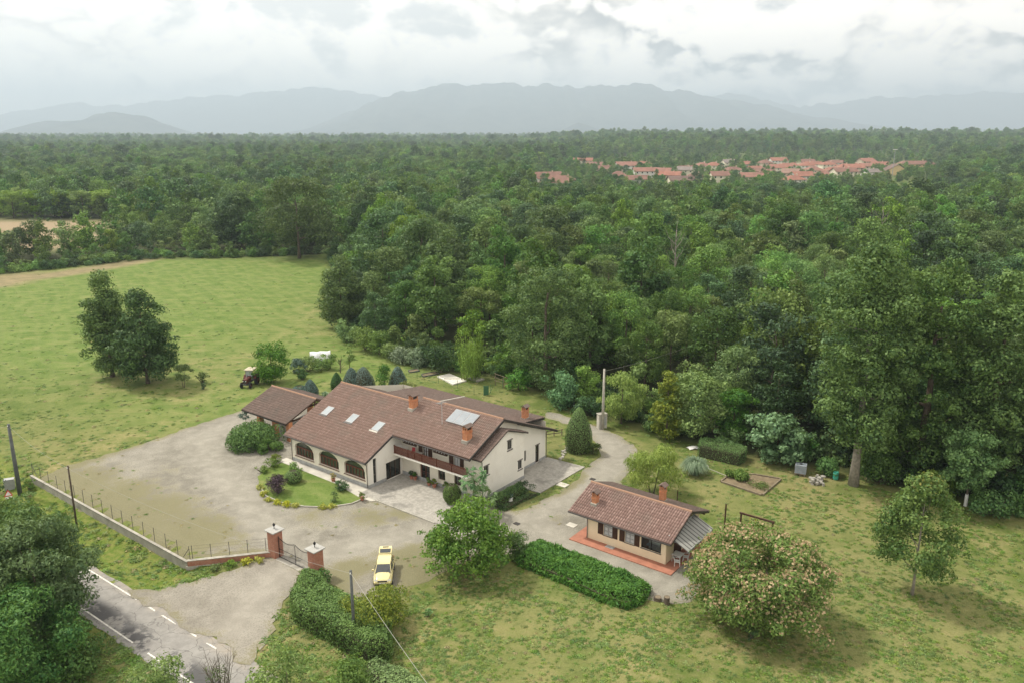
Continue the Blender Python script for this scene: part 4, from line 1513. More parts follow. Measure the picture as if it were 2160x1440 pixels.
# rear slopes
back = deck('rear_roof', H, -14.10, -0.62, R1 + 6.0, 5.0, R1, rz_at(R1) - .02, 0.16, WOOD)
tile_sheet('roof_tiles', back, -14.10, -0.62, R1 + 6.0, 5.02, R1, rz_at(R1), TILES_G, seed=6)
back2 = deck('rear_roof', H, -0.60, 10.0, 13.2, 6.20, R2, rz_at(R2) - .02, 0.16, WOOD)
tile_sheet('roof_tiles', back2, -0.60, 10.0, 13.2, 6.22, R2, rz_at(R2), TILES_G, seed=7)
low = deck('rear_roof', H, -10.3, 10.2, 19.4, 5.0, 12.6, 5.86, 0.2, FASCIA)
tile_sheet('roof_tiles', low, -10.3, -2.6, 19.4, 5.03, 12.6, 5.89, TILES_G, seed=8)
tile_sheet('roof_tiles', low, -2.4, 10.2, 19.4, 5.06, 12.6, 5.94, TILES_G, seed=9)
MB().prism([(-2.62, 19.4, 5.06), (-2.62, 12.6, 5.95), (-2.62, 12.6, 6.05), (-2.62, 19.4, 5.16)], (0.14, 0, 0)).build('roof_upstand', CONC_P, low)
side = deck('rear_roof', H, 10.2, 11.43, 20.2, 3.45, R2, rz_at(R2) - .02, 0.16, WOOD)
tile_sheet('roof_tiles', side, 10.2, 11.45, 20.2, 3.47, R2, rz_at(R2), TILES_G, seed=10)
# barge boards, gutters, downpipes
vb = MB()
vb.prism([(11.44, 3.80, rz_at(3.8) - .26), (11.44, R2, rz_at(R2) - .26), (11.44, R2, rz_at(R2) + .02), (11.44, 3.80, rz_at(3.8) + .02)], (.06, 0, 0))
vb.build('barge_board', FASCIA, front2)
MB().prism([(11.44, 20.25, 3.22), (11.44, R2, rz_at(R2) - .26), (11.44, R2, rz_at(R2) + .02), (11.44, 20.25, 3.50)], (.06, 0, 0)).build('barge_board', FASCIA, side)
MB().prism([(0.085, -0.46, rz_at(-.46) - .24), (0.085, 3.86, rz_at(3.86) - .24), (0.085, 3.86, rz_at(3.86) + .02), (0.085, -.46, rz_at(-.46) + .02)], (.05, 0, 0)).build('barge_board', FASCIA, front)
MB().tube([(-14.1, -0.52, 3.20), (0.1, -0.52, 3.17)], 0.075, 8).build('gutter', FASCIA, front)
MB().tube([(0.14, 3.78, 5.08), (11.4, 3.78, 5.05)], 0.075, 8).build('gutter', FASCIA, front2)
for pts in ([(-13.18, -.5, 3.15), (-13.18, -.10, 2.9), (-13.18, -.08, .1)], [(-0.1, -.5, 3.12), (-0.06, -.10, 2.85), (-0.06, -.08, .1)], [(12.05, 4.80, 4.8), (12.05, 5.2, 4.5), (12.05, 5.22, .1)], [(10.72, 19.3, 3.5), (10.68, 19.06, 3.2), (10.68, 19.06, .1)]):
    MB().tube(pts, 0.045, 8).build('downpipe', STONE_D, H)
# skylights
for uc in (-11.5, -7.03, -2.66):
    sk = empty('skylight', (0, 0, 0), parent=H)
    v0, v1 = 3.68, 4.98
    nrm = Vector((0, -KS, 1)).normalized()
    P = lambda u_, v_, h_: tuple(Vector((u_, v_, rz_at(v_))) + nrm * h_)
    mb = MB()
    ring = [P(uc - .55, v0, .14), P(uc + .55, v0, .14), P(uc + .55, v1, .14), P(uc - .55, v1, .14)]
    inn = [P(uc - .46, v0 + .08, .14), P(uc + .46, v0 + .08, .14), P(uc + .46, v1 - .08, .14), P(uc - .46, v1 - .08, .14)]
    bot = [P(uc - .55, v0, -.02), P(uc + .55, v0, -.02), P(uc + .55, v1, -.02), P(uc - .55, v1, -.02)]
    for i in range(4):
        j = (i + 1) % 4
        mb.poly([ring[i], ring[j], inn[j], inn[i]])
        mb.poly([bot[i], bot[j], ring[j], ring[i]])
    mb.build('frame', GREY_P, sk)
    MB().poly([P(uc - .46, v0 + .08, .135), P(uc + .46, v0 + .08, .135), P(uc + .46, v1 - .08, .135), P(uc - .46, v1 - .08, .135)]).build('pane', GLASS_SKY, sk)
    MB().prism([P(uc - .72, v0 - .22, .075), P(uc + .62, v0 - .22, .075), P(uc + .62, v0 - .04, .09), P(uc - .72, v0 - .04, .09)], nrm * .03).build('flashing', FASCIA if uc < -5 else CONC_P, sk)
# solar collectors
so = empty('solar_array', (0, 0, 0), parent=H)
nrm = Vector((0, -KS, 1)).normalized()
for i in range(3):
    a0 = 5.02 + i * 1.155
    P = lambda u_, v_, h_: tuple(Vector((u_, v_, rz_at(v_))) + nrm * h_)
    MB().prism([P(a0, 7.42, .12), P(a0 + 1.14, 7.42, .12), P(a0 + 1.14, 9.32, .12), P(a0, 9.32, .12)], nrm * .09).build('collector', GREY_P, so)
    MB().prism([P(a0 + .05, 7.47, .212), P(a0 + 1.09, 7.47, .212), P(a0 + 1.09, 9.27, .212), P(a0 + .05, 9.27, .212)], nrm * .012).build('collector_glass', SOLAR, so)
MB().tube([P(8.5, 7.5, .15), P(9.0, 7.3, .2), P(9.4, 6.4, .25)], .04, 6).build('pipe', IRON, so)
# chimneys, aerial
chimney(H, -0.55, 8.0, rz_at(8.0), rz_at(8.0) + 1.75, 0.62, 0.9)
chimney(H, 9.42, 5.95, rz_at(5.95), rz_at(5.95) + 1.75, 0.62, 0.9)
chimney(H, 9.0, 17.0, 5.35, 7.0, 0.55, 0.7)
an = MB().tube([(4.86, 6.96, rz_at(6.96) - .2), (4.86, 6.96, 9.35)], .035, 6)
an.build('aerial_mast', GREY_P, H)
ae = MB()
ae.tube([(4.35, 6.9, 9.0), (5.15, 7.0, 9.35)], .03, 5)
for k in range(6):
    q = Vector((4.35, 6.9, 9.0)).lerp(Vector((5.15, 7.0, 9.35)), k / 5)
    ae.tube([q + Vector((-.1, -.3, .12)), q + Vector((.1, .3, -.12))], .02, 4)
ae.build('aerial', GREY_P, H)

# --- balcony and court belongings
bt = HO


def hloc(u_, v_, z_=0.0):
    ca, sa = math.cos(HA), math.sin(HA)
    return (HO[0] + ca * u_ - sa * v_, HO[1] + sa * u_ + ca * v_, z_)


# ================================================================== carport
CP = empty('carport', hloc(-27.6, 3.0), HA, 'brown tiled carport on red brick pillars beside the farmhouse', 'carport')
# local: x 0..9.3 along, y 0..~10, ridge at y=5
for x_ in (2.9, 6.1, 9.0):
    for y_ in (0.75, 8.9):
        MB().box(x_ - .3, x_ + .3, y_ - .3, y_ + .3, -.1, 2.62).build('pillar', BRICK_O, CP)
cz = lambda y_: 2.62 + (5.0 - abs(y_ - 5.0)) * 0.40
fr_ = deck('roof', CP, 0.02, 9.38, 0.0, cz(0) - .02, 5.0, cz(5) - .02, 0.15, WOOD)
tile_sheet('roof_tiles', fr_, 0, 9.4, -0.05, cz(0), 5.0, cz(5), TILES_G, seed=21)
bk_ = deck('roof', CP, 0.02, 9.38, 10.0, cz(10) - .02, 5.0, cz(5) - .02, 0.15, WOOD)
tile_sheet('roof_tiles', bk_, 0, 9.4, 10.05, cz(10), 5.0, cz(5), TILES_G, seed=22)
ridge_tiles(fr_, 0, 9.38, 5.0, cz(5) + .05, 22)
for x_ in (3.0, 6.1, 9.0):
    tr = MB()
    tr.box(x_ - .1, x_ + .1, 0.4, 9.6, 2.50, 2.68)
    tr.box(x_ - .08, x_ + .08, 4.9, 5.1, 2.68, 4.3)
    tr.tube([(x_, .9, 2.7), (x_, 5, 4.4)], .1, 4)
    tr.tube([(x_, 9.1, 2.7), (x_, 5, 4.4)], .1, 4)
    tr.build('roof_truss', WOOD, CP)
MB().box(0.02, 9.38, -.08, -.02, cz(0) - .2, cz(0) - .02).build('fascia_board', FASCIA, CP)
MB().box(2.2, 9.6, 0.3, 9.5, 0.0, 0.06).build('floor_slab', CONC_P, CP)

# ================================================================== the lodge
LO = (7.3, 70.3)
LG = empty('garden_lodge', (LO[0], LO[1], 0), HA, 'small ochre lodge with rose tiled roof and brown shutters on a red terrace', 'house')


def lloc(u_, v_, z_=0.0):
    ca, sa = math.cos(HA), math.sin(HA)
    return (LO[0] + ca * u_ - sa * v_, LO[1] + sa * u_ + ca * v_, z_)


lr = lambda v_: 2.62 + 0.378 * ((v_ + 0.6) if v_ <= 3.5 else (7.6 - v_))
MB().box(-1.24, 9.6, -1.3, 8.2, -0.05, 0.10).build('terrace', TERRA, LG)
MB().box(2.35, 3.2, -0.55, -0.1, 0.102, 0.14).build('door_mat', GREY_P, LG)
hs_ = [rect(1.82, 2.80, 0.98, 2.28), rect(4.14, 5.15, 0.98, 2.28), rect(5.84, 7.90, 1.0, 2.38)]
wall_holes('front_wall', LG, (0, 0, 0), (1, 0, 0), [(0, 0.1), (8.4, 0.1), (8.4, 2.70), (0, 2.70)], hs_, 0.22, PLASTER_Y, (0, 1, 0))
for a0, a1 in ((1.82, 2.80), (4.14, 5.15)):
    w = window(LG, (0, 0, 0), (1, 0, 0), (0, 1, 0), a0 + .01, a1 - .01, 0.99, 2.27, GREY_P, CURTAIN, 0.12, 0.08, mull=1, trans=2)
    MB().box(a0 - .05, a1 + .05, -.07, .1, 0.92, 0.978).build('sill', STONE_D, w)
for a0, a1 in ((1.22, 1.80), (2.82, 3.36), (3.58, 4.12), (5.17, 5.70)):
    shutter(LG, a0, a1, 0.95, 2.30, 0.0)
# wide picture window: clear pane, room with furniture behind
m_clear, t_, o_ = new_mat('clear_glass')
gl = t_.nodes.new('ShaderNodeBsdfGlossy')
gl.inputs['Roughness'].default_value = 0.03
tp = t_.nodes.new('ShaderNodeBsdfTransparent')
tp.inputs[0].default_value = (0.80, 0.86, 0.86, 1)
fr = t_.nodes.new('ShaderNodeFresnel')
mxs = t_.nodes.new('ShaderNodeMixShader')
t_.links.new(fr.outputs[0], mxs.inputs[0])
t_.links.new(tp.outputs[0], mxs.inputs[1])
t_.links.new(gl.outputs[0], mxs.inputs[2])
t_.links.new(mxs.outputs[0], o_.inputs[0])
window(LG, (0, 0, 0), (1, 0, 0), (0, 1, 0), 5.86, 7.88, 1.02, 2.36, FASCIA, m_clear, 0.12, 0.05, mull=1, name='picture_window')
MB().box(5.8, 7.95, -.08, .1, 0.94, 0.998).build('window_sill', STONE_D, LG)
MB().box(5.86, 7.0, 1.6, 1.7, 0.1, 2.4).build('inner_partition', PLASTER_W, LG)
tbl = MB().box(6.0, 7.0, .75, 1.25, .95, 1.0)
tbl.tube([(6.5, 1.0, .1), (6.5, 1.0, .96)], .05, 6)
tbl.build('indoor_table', GREY_P, LG)
MB().box(0.0, 0.15, 0.01, 7.0, 0.1, 2.85).build('left_wall', PLASTER_Y, LG)
MB().box(0.15, 8.25, 6.85, 7.0, 0.1, 2.6).build('rear_wall', PLASTER_Y, LG)
gb = MB()
gb.poly([(8.4, 0, .1), (8.4, 7.0, .1), (8.4, 7.0, lr(7.0) - .18), (8.4, 3.5, lr(3.5) - .18), (8.4, 0, lr(0) - .18)])
gb.build('gable_wall', PLASTER_Y, LG)
MB().box(8.402, 8.44, 1.6, 3.2, 0.12, 2.2).build('terrace_door', GLASS, LG)
lf = deck('roof', LG, -1.80, 9.14, -0.6, lr(-.6) - .02, 3.5, lr(3.5) - .02, 0.12, WOOD)
tile_sheet('roof_tiles', lf, -1.82, 9.16, -0.63, lr(-.63), 3.5, lr(3.5), TILES_L, tw=0.25, seed=31, amp=.08)
lb = deck('roof', LG, -1.80, 9.14, 7.6, lr(7.6) - .02, 3.5, lr(3.5) - .02, 0.12, WOOD)
tile_sheet('roof_tiles', lb, -1.82, 9.16, 7.63, lr(7.6), 3.5, lr(3.5), TILES_G, tw=0.25, seed=32, amp=.08)
ridge_tiles(lf, -1.8, 9.14, 3.5, lr(3.5) + .06, 28)
MB().tube([(-1.8, -.70, lr(-.6) - .05), (9.1, -.70, lr(-.6) - .08)], .07, 8).build('gutter', FASCIA, lf)
MB().tube([(-.0, -.68, 2.5), (.06, -.10, 2.3), (.06, -.08, .12)], .045, 8).build('downpipe', STONE_D, LG)
for s_ in (9.10, -1.78):
    for sg in (-1, 1):
        ve = -.6 if sg < 0 else 7.6
        MB().prism([(s_, ve, lr(ve) - .2), (s_, 3.5, lr(3.5) - .2), (s_, 3.5, lr(3.5) - .02), (s_, ve, lr(ve) - .02)], (.05, 0, 0)).build('barge_board', FASCIA, lf)
for v_ in (0.2, 3.5, 6.8):
    MB().box(8.41, 9.05, v_ - .08, v_ + .08, lr(v_) - .36, lr(v_) - .16).build('rafter', WOOD, LG)
    MB().box(-1.75, -.01, v_ - .08, v_ + .08, lr(v_) - .36, lr(v_) - .16).build('rafter', WOOD, LG)
chimney(LG, 0.15, 1.15, lr(1.15), lr(1.15) + 1.35, 0.5, 0.55)
chimney(LG, 5.35, 5.1, lr(5.1), lr(5.1) + 1.75, 0.5, 0.6)

# striped awning on the gable side
m_aw, t_, o_ = new_mat('striped_canvas')
ps = obj_pos(t_)
sx = t_.nodes.new('ShaderNodeSeparateXYZ')
t_.links.new(ps, sx.inputs[0])
st = math_n(t_, 'FRACT', math_n(t_, 'MULTIPLY', sx.outputs[1], 1.9))
finish(t_, o_, mix_n(t_, math_n(t_, 'GREATER_THAN', st, 0.72), (0.28, 0.285, 0.27), (0.085, 0.085, 0.083)), 0.9)
aw = empty('awning', lloc(8.45, 0.2), HA, 'grey striped canvas awning hung from lodge gable over the terrace', 'awning')
mb = MB()
y0, y1, n = -0.1, 5.4, 30
for i in range(n):
    a, b = y0 + (y1 - y0) * i / n, y0 + (y1 - y0) * (i + 1) / n
    sag = lambda q: .03 * math.sin(q * 5)
    mb.poly([(0.05, a, 2.95), (0.05, b, 2.95), (2.0, b, 2.02 + sag(b)), (2.0, a, 2.02 + sag(a))])
    lo = .20 + .05 * (i % 2)
    mb.poly([(2.0, a, 2.02 + sag(a)), (2.0, b, 2.02 + sag(b)), (2.02, b, 1.80), (2.02, a, 1.80)])
mb.build('canvas', m_aw, aw)
MB().tube([(.1, y0, 2.98), (.1, y1, 2.98)], .06, 8).build('roller', GREY_P, aw)
for q in (0.3, 5.0):
    MB().tube([(0.02, q, 2.3), (1.0, q, 2.36), (1.98, q, 2.02)], .025, 6).build('folding_arm', GREY_P, aw)
MB().tube([(2.0, y0, 2.0), (2.0, y1, 2.0)], .03, 6).build('front_bar', GREY_P, aw)


def plastic_chair(xy, rz, label):
    c = empty('garden_chair', (*xy, 0.1), rz, label, 'chair', 'white plastic garden furniture at the lodge')
    MB().box(-.24, .24, -.22, .24, .40, .44).build('seat', WHITE_P, c)
    MB().prism([(-.24, .22, .44), (.24, .22, .44), (.21, .32, .86), (-.21, .32, .86)], (0, .035, 0)).build('backrest', WHITE_P, c)
    for sx_ in (-1, 1):
        for sy_ in (-1, 1):
            MB().tube([(sx_ * .26, sy_ * .25, 0), (sx_ * .21, sy_ * .2, .41)], .028, 6).build('leg', WHITE_P, c)
        MB().tube([(sx_ * .23, -.2, .42), (sx_ * .25, -.18, .64), (sx_ * .23, .27, .66)], .025, 6).build('armrest', WHITE_P, c)


plastic_chair(lloc(9.3, 0.55)[:2], HA + 2.0, 'white plastic garden chair under the awning, closest to the lodge corner')
plastic_chair(lloc(9.55, 1.75)[:2], HA - 1.2, 'white plastic garden chair under the awning, farther along the terrace')
e = empty('garden_table', lloc(9.0, 1.3, 0.1), HA, 'white plastic table under the lodge awning', 'table')
MB().box(-.45, .45, -.45, .45, .68, .72).build('tabletop', WHITE_P, e)
for a in (-1, 1):
    for b in (-1, 1):
        MB().tube([(a * .4, b * .4, 0), (a * .38, b * .38, .69)], .03, 6).build('leg', WHITE_P, e)

# ================================================================== paved areas at the house


def paving_mat():
    m, t, out = new_mat('worn_paving')
    pos = obj_pos(t)
    n1 = noise_n(t, pos, 0.5, 6, 0.65, 0.5)
    n2 = noise_n(t, pos, 2.5, 6, 0.7)
    n3 = noise_n(t, pos, 20, 3, 0.6)
    vor = t.nodes.new('ShaderNodeTexVoronoi')
    vor.feature = 'DISTANCE_TO_EDGE'
    vor.inputs['Scale'].default_value = 2.6
    t.links.new(pos, vor.inputs['Vector'])
    c = mix_n(t, smooth_n(t, n2, 0.3, 0.7), (0.270, 0.260, 0.235), (0.390, 0.375, 0.340))
    c = mix_n(t, smooth_n(t, n1, 0.5, 0.68), c, (0.205, 0.198, 0.180))
    c = mix_n(t, smooth_n(t, vor.outputs['Distance'], 0.01, 0.05, 0.35, 0.0), c, (0.18, 0.17, 0.15))
    finish(t, out, c, 0.85, 0, bump_n(t, n3, 0.3, 0.01), 0.25)
    return m


PAVE = paving_mat()


def slab(name, pts, h, mat, label, z=0.0):
    """raised slab on the ground, pts in house frame"""
    o = MB().prism([(*p, -0.1) for p in pts], (0, 0, h + .1)).build(name, mat, None, hloc(0, 0, z), HA)
    return tag(o, label, kind='structure')


slab('court_pavement', [(0.1, -1.45), (11.3, -1.45), (15.6, -1.2), (15.6, 0.5), (13.0, 4.9), (11.98, 5.2), (0.08, 5.2), (0.08, -0.6)], 0.07, PAVE, 'grey stone court in front of the balcony')
slab('side_terrace', [(10.66, 12.82), (12.08, 12.8), (12.08, 10.4), (15.8, 10.6), (15.9, 19.6), (10.66, 19.3)], 0.09, PAVE, 'grey paved terrace at the gable end of the farmhouse')
slab('front_walk', [(-14.4, -0.05), (-14.4, -1.25), (-4.0, -1.35), (1.3, -2.2), (2.6, -2.0), (2.9, -1.5), (0.08, -1.5), (0.08, -0.05)], 0.09, CONC_P, 'pale walkway along the arched wall')
# kerb stones of the two garden beds and of the court edge
kb = MB()
kb.prism([(11.3, -1.60, 0), (0.6, -1.60, 0), (0.6, -1.47, 0), (11.3, -1.47, 0)], (0, 0, .1))
tag(kb.build('court_kerb', CONC, None, hloc(0, 0), HA), 'low concrete kerb along the court', kind='structure')
for xy, a, lab in (((5.69, 82.47), .6, 'pale concrete drain cover on gravel by the side terrace corner'), ((6.01, 72.93), .5, 'square concrete hatch on gravel beside the lodge terrace'), ((0.48, 73.24), 0.3, 'small dark iron manhole cover in the driveway'), ((9.19, 83.99), .3, 'rust-brown iron cover in the driveway bend')):
    e = MB().box(-a, a, -a * .8, a * .8, 0, .05)
    o = e.build('drain_cover', CONC_P if a > .4 else FASCIA, None, (*xy, 0.01), HA)
    tag(o, lab, 'drain cover')

# plants in pots and small things in the court (house frame)
pots = [(2.0, 4.75, F_DARK, 'dark leafy potted plant by the court wall'), (2.5, 4.8, F_MIX, 'green potted plant next to the front door'), (4.75, 4.7, F_RUSSET, 'small reddish potted plant right of front door'),
        (5.6, 4.65, F_GOLD, 'yellow-green potted plant below the lower window'), (7.2, 4.9, F_RUSSET, 'potted geranium below the balcony between two windows'), (1.6, -2.4, F_RUSSET, 'small potted plant at the court corner by the lawn'),
        (-4.6, -1.1, F_DRY, 'shallow bowl planter on the walkway by the arches')]
for i, (u_, v_, mt, lab) in enumerate(pots):
    p = hloc(u_, v_)
    e = empty('potted_plant', (p[0], p[1], 0.07), 0, lab, 'potted plant')
    MB().lathe([(.16, 0), (.24, .32), (.27, .34), (.25, .36)], 12).build('pot', TERRA, e)
    rs = np.random.RandomState(50 + i)
    link('foliage', crown_mesh('foliage', rs, crown_clumps(rs, .3, .95, .85, 7, 'round', (.16, .26), .1), 350, .12, mt), e)
e = empty('balcony_table', hloc(3.4, 4.62, 2.95), HA, 'small wooden table on the balcony by the shutters', 'table')
MB().box(-.45, .45, -.3, .3, .66, .70).build('tabletop', CONC_P, e)
for a in (-1, 1):
    for b in (-1, 1):
        MB().box(a * .4 - .02, a * .4 + .02, b * .25 - .02, b * .25 + .02, 0, .67).build('leg', WOOD, e)
e = empty('balcony_chair', hloc(2.35, 4.7, 2.95), HA + .3, 'red folding chair on the balcony', 'chair')
REDP = worn('red_canvas', (0.42, 0.05, 0.05), 0.7, 0.15)
MB().box(-.22, .22, -.2, .2, .42, .46).build('seat', REDP, e)
MB().prism([(-.22, .2, .5), (.22, .2, .5), (.22, .3, .95), (-.22, .3, .95)], (0, .03, 0)).build('backrest', REDP, e)
for a in (-1, 1):
    MB().tube([(a * .22, -.22, 0), (a * .22, .22, .5), (a * .22, .3, .95)], .018, 5).build('leg', WHITE_P, e)
    MB().tube([(a * .2, .24, 0), (a * .2, -.2, .44)], .018, 5).build('leg', WHITE_P, e)
e = empty('drying_rack', hloc(0.95, 4.5, 2.95), HA, 'white folding drying rack at the end of the balcony', 'drying rack')
fr = MB()
for a in (-.8, .8):
    fr.tube([(a, -.3, 0), (a * .8, .3, .95)], .02, 5)
    fr.tube([(a, .3, 0), (a * .8, -.3, .95)], .02, 5)
fr.build('frame', WHITE_P, e)
for k in range(7):
    MB().tube([(-.75, -.3 + k * .1, .93), (.75, -.3 + k * .1, .93)], .012, 4).build('rod', WHITE_P, e)

# ================================================================== gate, walls, fences
P1, P2 = (-21.97, 66.87), (-17.39, 63.41)
gdir = math.atan2(P2[1] - P1[1], P2[0] - P1[0])
CAPST = worn('cap_stone', (0.36, 0.36, 0.345), 0.85, 0.2, 2, dirt=(0.24, 0.24, 0.22))


def gatepost(xy, label, sign):
    e = empty('gate_pillar', (*xy, zg(*xy)), gdir, label, 'gate pillar')
    MB().box(-.48, .48, -.48, .48, -.2, 2.62).build('brick_shaft', BRICK, e)
    c = MB()
    c.box(-.60, .60, -.60, .60, 2.622, 2.70)
    c.prism([(-.66, -.66, 2.702), (.66, -.66, 2.702), (.66, .66, 2.702), (-.66, .66, 2.702)], (0, 0, .06))
    v = c.build('cap_stone', CAPST, e)
    q = MB()
    a, z0, z1 = .66, 2.764, 2.86
    for i in range(4):
        s_ = [(-a, -a), (a, -a), (a, a), (-a, a)]
        q.poly([(*s_[i], z0), (*s_[(i + 1) % 4], z0), (0, 0, z1)])
    q.build('cap_slope', CAPST, v)
    la = MB()
    la.lathe([(.05, 2.84), (.035, 2.95), (.03, 3.08), (.09, 3.10), (.13, 3.28), (.10, 3.30), (.03, 3.38), (.01, 3.44)], 8)
    la.build('lantern', IRON, e)
    if sign:
        MB().box(-.56, -.485, -.12, .12, 1.9, 2.02).build('bell_plate', CAPST, e)
        for k, zz_ in enumerate((2.2, 1.75, 1.6, 1.45)):
            MB().box(-.505, -.485, -.05, .05, zz_, zz_ + .09).build('house_number', WHITE_P, e)
    return e


gatepost(P1, 'red brick gate pillar with stone cap and lantern, joined to the brick wall', False)
gatepost(P2, 'red brick gate pillar with stone cap and lantern, beside the clipped hedge', True)
GL = math.hypot(P2[0] - P1[0], P2[1] - P1[1]) - 0.96
for side in (0, 1):
    org = Vector((*P1, 0.02)) + Vector((math.cos(gdir), math.sin(gdir), 0)) * (0.5 if side == 0 else 0.46 + GL)
    g = empty('gate_leaf', org, gdir + (0 if side == 0 else math.pi), ('black wrought iron gate leaf with arched top beside brick wall pillar', 'black wrought iron gate leaf with arched top beside hedge pillar')[side], 'gate', 'leaves of the wrought iron gate')
    W_ = GL / 2 - .02
    tp = lambda f: 2.05 + .38 * (1 - math.cos(f * math.pi)) / 2 * (-1) + .38 * (1 if f < 0 else 1) * .5
    fr = MB()
    fr.tube([(0.02, 0, 0.06), (0.02, 0, 2.2)], .035, 6)
    fr.tube([(W_, 0, 0.06), (W_, 0, 2.0)], .035, 6)
    fr.tube([(0.02, 0, 0.12), (W_, 0, 0.12)], .025, 6)
    fr.tube([(0.02, 0, 0.95), (W_, 0, 0.95)], .022, 6)
    fr.tube([(0.02 + (W_ - .02) * i / 8, 0, 2.1 - .30 * math.sin(math.pi * i / 8)) for i in range(9)], .025, 6)
    fr.build('frame', IRON, g)
    for k in range(12):
        f = (k + 1) / 13
        MB().tube([(W_ * f, 0, .12), (W_ * f, 0, 2.22 - .30 * math.sin(math.pi * f))], .014, 5).build('bar', IRON, g)
MB_ = MB()
ss = MB().box(.4, GL + .55, -.5, .5, -.05, .085).build('gate_threshold', CONC, None, (*P1, 0), gdir)
tag(ss, 'pale concrete threshold under the gate', kind='structure')

WA, WB = np.array((-54.98, 84.25)), np.array((-29.53, 65.18))
wl = float(np.hypot(*(WB - WA)))
wa = math.atan2(WB[1] - WA[1], WB[0] - WA[0])
cw = empty('boundary_wall', (*WA, 0), wa, 'long low concrete wall between the verge and the gravel yard', 'wall')
n = 12
for i in range(n):
    a, b = wl * i / n, wl * (i + 1) / n
    MB().box(a + .005, b - .005, -.11, .11, -1.0, .34 + .03 * math.sin(i * 2.1)).build('wall_section', CONC, cw)
for i in range(n):
    a, b = wl * i / n, wl * (i + 1) / n
    MB().box(a + .01, b - .01, -.13, .13, .375, .41).build('coping', CONC, cw)
bw = empty('brick_wall', (*WB, 0), math.atan2(P1[1] - WB[1], P1[0] - WB[0]), 'low red brick wall with concrete foot running to the gate pillar', 'wall')
bl = math.hypot(P1[0] - WB[0], P1[1] - WB[1]) - .5
MB().box(0, bl, -.15, .15, .0, .50).build('brickwork', BRICK, bw)
MB().box(-.15, bl, -.18, .18, -.9, -.002).build('footing', CONC, bw)
MB().box(-.05, bl, -.18, .18, .502, .55).build('coping', CONC, bw)
GALV = worn('dark_galvanised', (0.10, 0.105, 0.10), 0.6, 0.25, 4, metallic=0.3)
fe = empty('wire_fence', (*WA, 0), wa, 'thin wire fence on dark posts along the concrete boundary wall', 'fence')
pm = MB().tube([(0, 0, .3), (0, 0, 1.85)], .028, 6).mesh('fence_post', GALV)
npst = 17
for i in range(npst):
    link('fence_post', pm, fe, (wl * i / (npst - 1), .24, .0))
for z_ in (.75, 1.1, 1.45, 1.8):
    MB().tube([(0, .24, z_), (wl, .24, z_)], .006, 4).build('wire', GALV, fe)
MB().tube([(0.1, .24, 1.5), (1.1, .24, .4)], .03, 6).build('brace', GALV, fe)
MB().tube([(wl - .1, .24, 1.5), (wl - 1.1, .24, .4)], .03, 6).build('brace', GALV, fe)
f2 = empty('wire_fence', (*WB, 0), bw.rotation_euler.z, 'short wire fence on dark posts above the brick wall', 'fence')
for i in range(5):
    link('fence_post', pm, f2, (0.4 + (bl - .8) * i / 4, .24, 0))
for z_ in (.8, 1.15, 1.5, 1.8):
    MB().tube([(0, .24, z_), (bl, .24, z_)], .006, 4).build('wire', GALV, f2)

# ================================================================== poles and wires
POLE_M = worn('pole_concrete', (0.40, 0.385, 0.34), 0.9, 0.2, 2)
POLE_D = worn('pole_dark', (0.105, 0.115, 0.115), 0.85, 0.25, 2)
POLE_W = worn('pole_wood', (0.095, 0.075, 0.055), 0.95, 0.35, 3, fine=20)


def pole(xy, h, r0, r1, mat, label, lean=(0, 0)):
    e = empty('utility_pole', (*xy, zg(*xy)), 0, label, 'utility pole')
    MB().tube([(0, 0, -.3), (lean[0] * .5, lean[1] * .5, h * .5), (lean[0], lean[1], h)], [r0, (r0 + r1) / 2, r1], 10).build('shaft', mat, e, smooth=True)
    MB().tube([(lean[0] - .02, lean[1] - .18, h - .25), (lean[0] + .02, lean[1] + .18, h - .25)], .03, 6).build('bracket', IRON, e)
    MB().lathe([(.03, 0), (.05, .06), (.03, .14)], 8, (lean[0], lean[1] - .18, h - .24)).build('insulator', WHITE_P, e)
    return e


pA = (-54.95, 81.85)
pole(pA, 8.4, .26, .15, POLE_D, 'tall grey pole where the verge meets the meadow')
pB = (-44.48, 74.08)
pole(pB, 6.9, .11, .08, POLE_W, 'slim dark wooden pole standing in front of the boundary wall')
pC = (-12.20, 53.94)
pole(pC, 6.3, .14, .10, POLE_D, 'dark pole rising out of the clipped hedge by the parked car')
pD = (12.07, 99.86)
pole(pD, 8.4, .22, .13, POLE_M, 'pale concrete utility pole with meter box at the driveway bend')
e = empty('meter_cabinet', (pD[0] - .1, pD[1] + .55, 0), .35, 'pale concrete meter cabinet against the utility pole', 'cabinet')
MB().box(-.55, .65, -.35, .35, 0, 2.0).build('body', CONC_P, e)
MB().box(-.62, .72, -.42, .42, 2.002, 2.08).build('lid', CONC, e)
MB().box(.0, .55, -.37, -.355, .5, 1.7).build('door', GREY_P, e)
tb = MB()
tb.tube([(pD[0], pD[1], 8.1), (pD[0] + 1.2, pD[1] + 1.2, 7.8)], .03, 5)


def wire(a, b, sag, label, r=.010):
    a, b = Vector(a), Vector(b)
    pts = [a.lerp(b, i / 24) - Vector((0, 0, sag * 4 * (i / 24) * (1 - i / 24))) for i in range(25)]
    m = MB().tube(pts, r, 5, cap=False)
    return tag(m.build('overhead_wire', WIRE_M), label, 'wire')


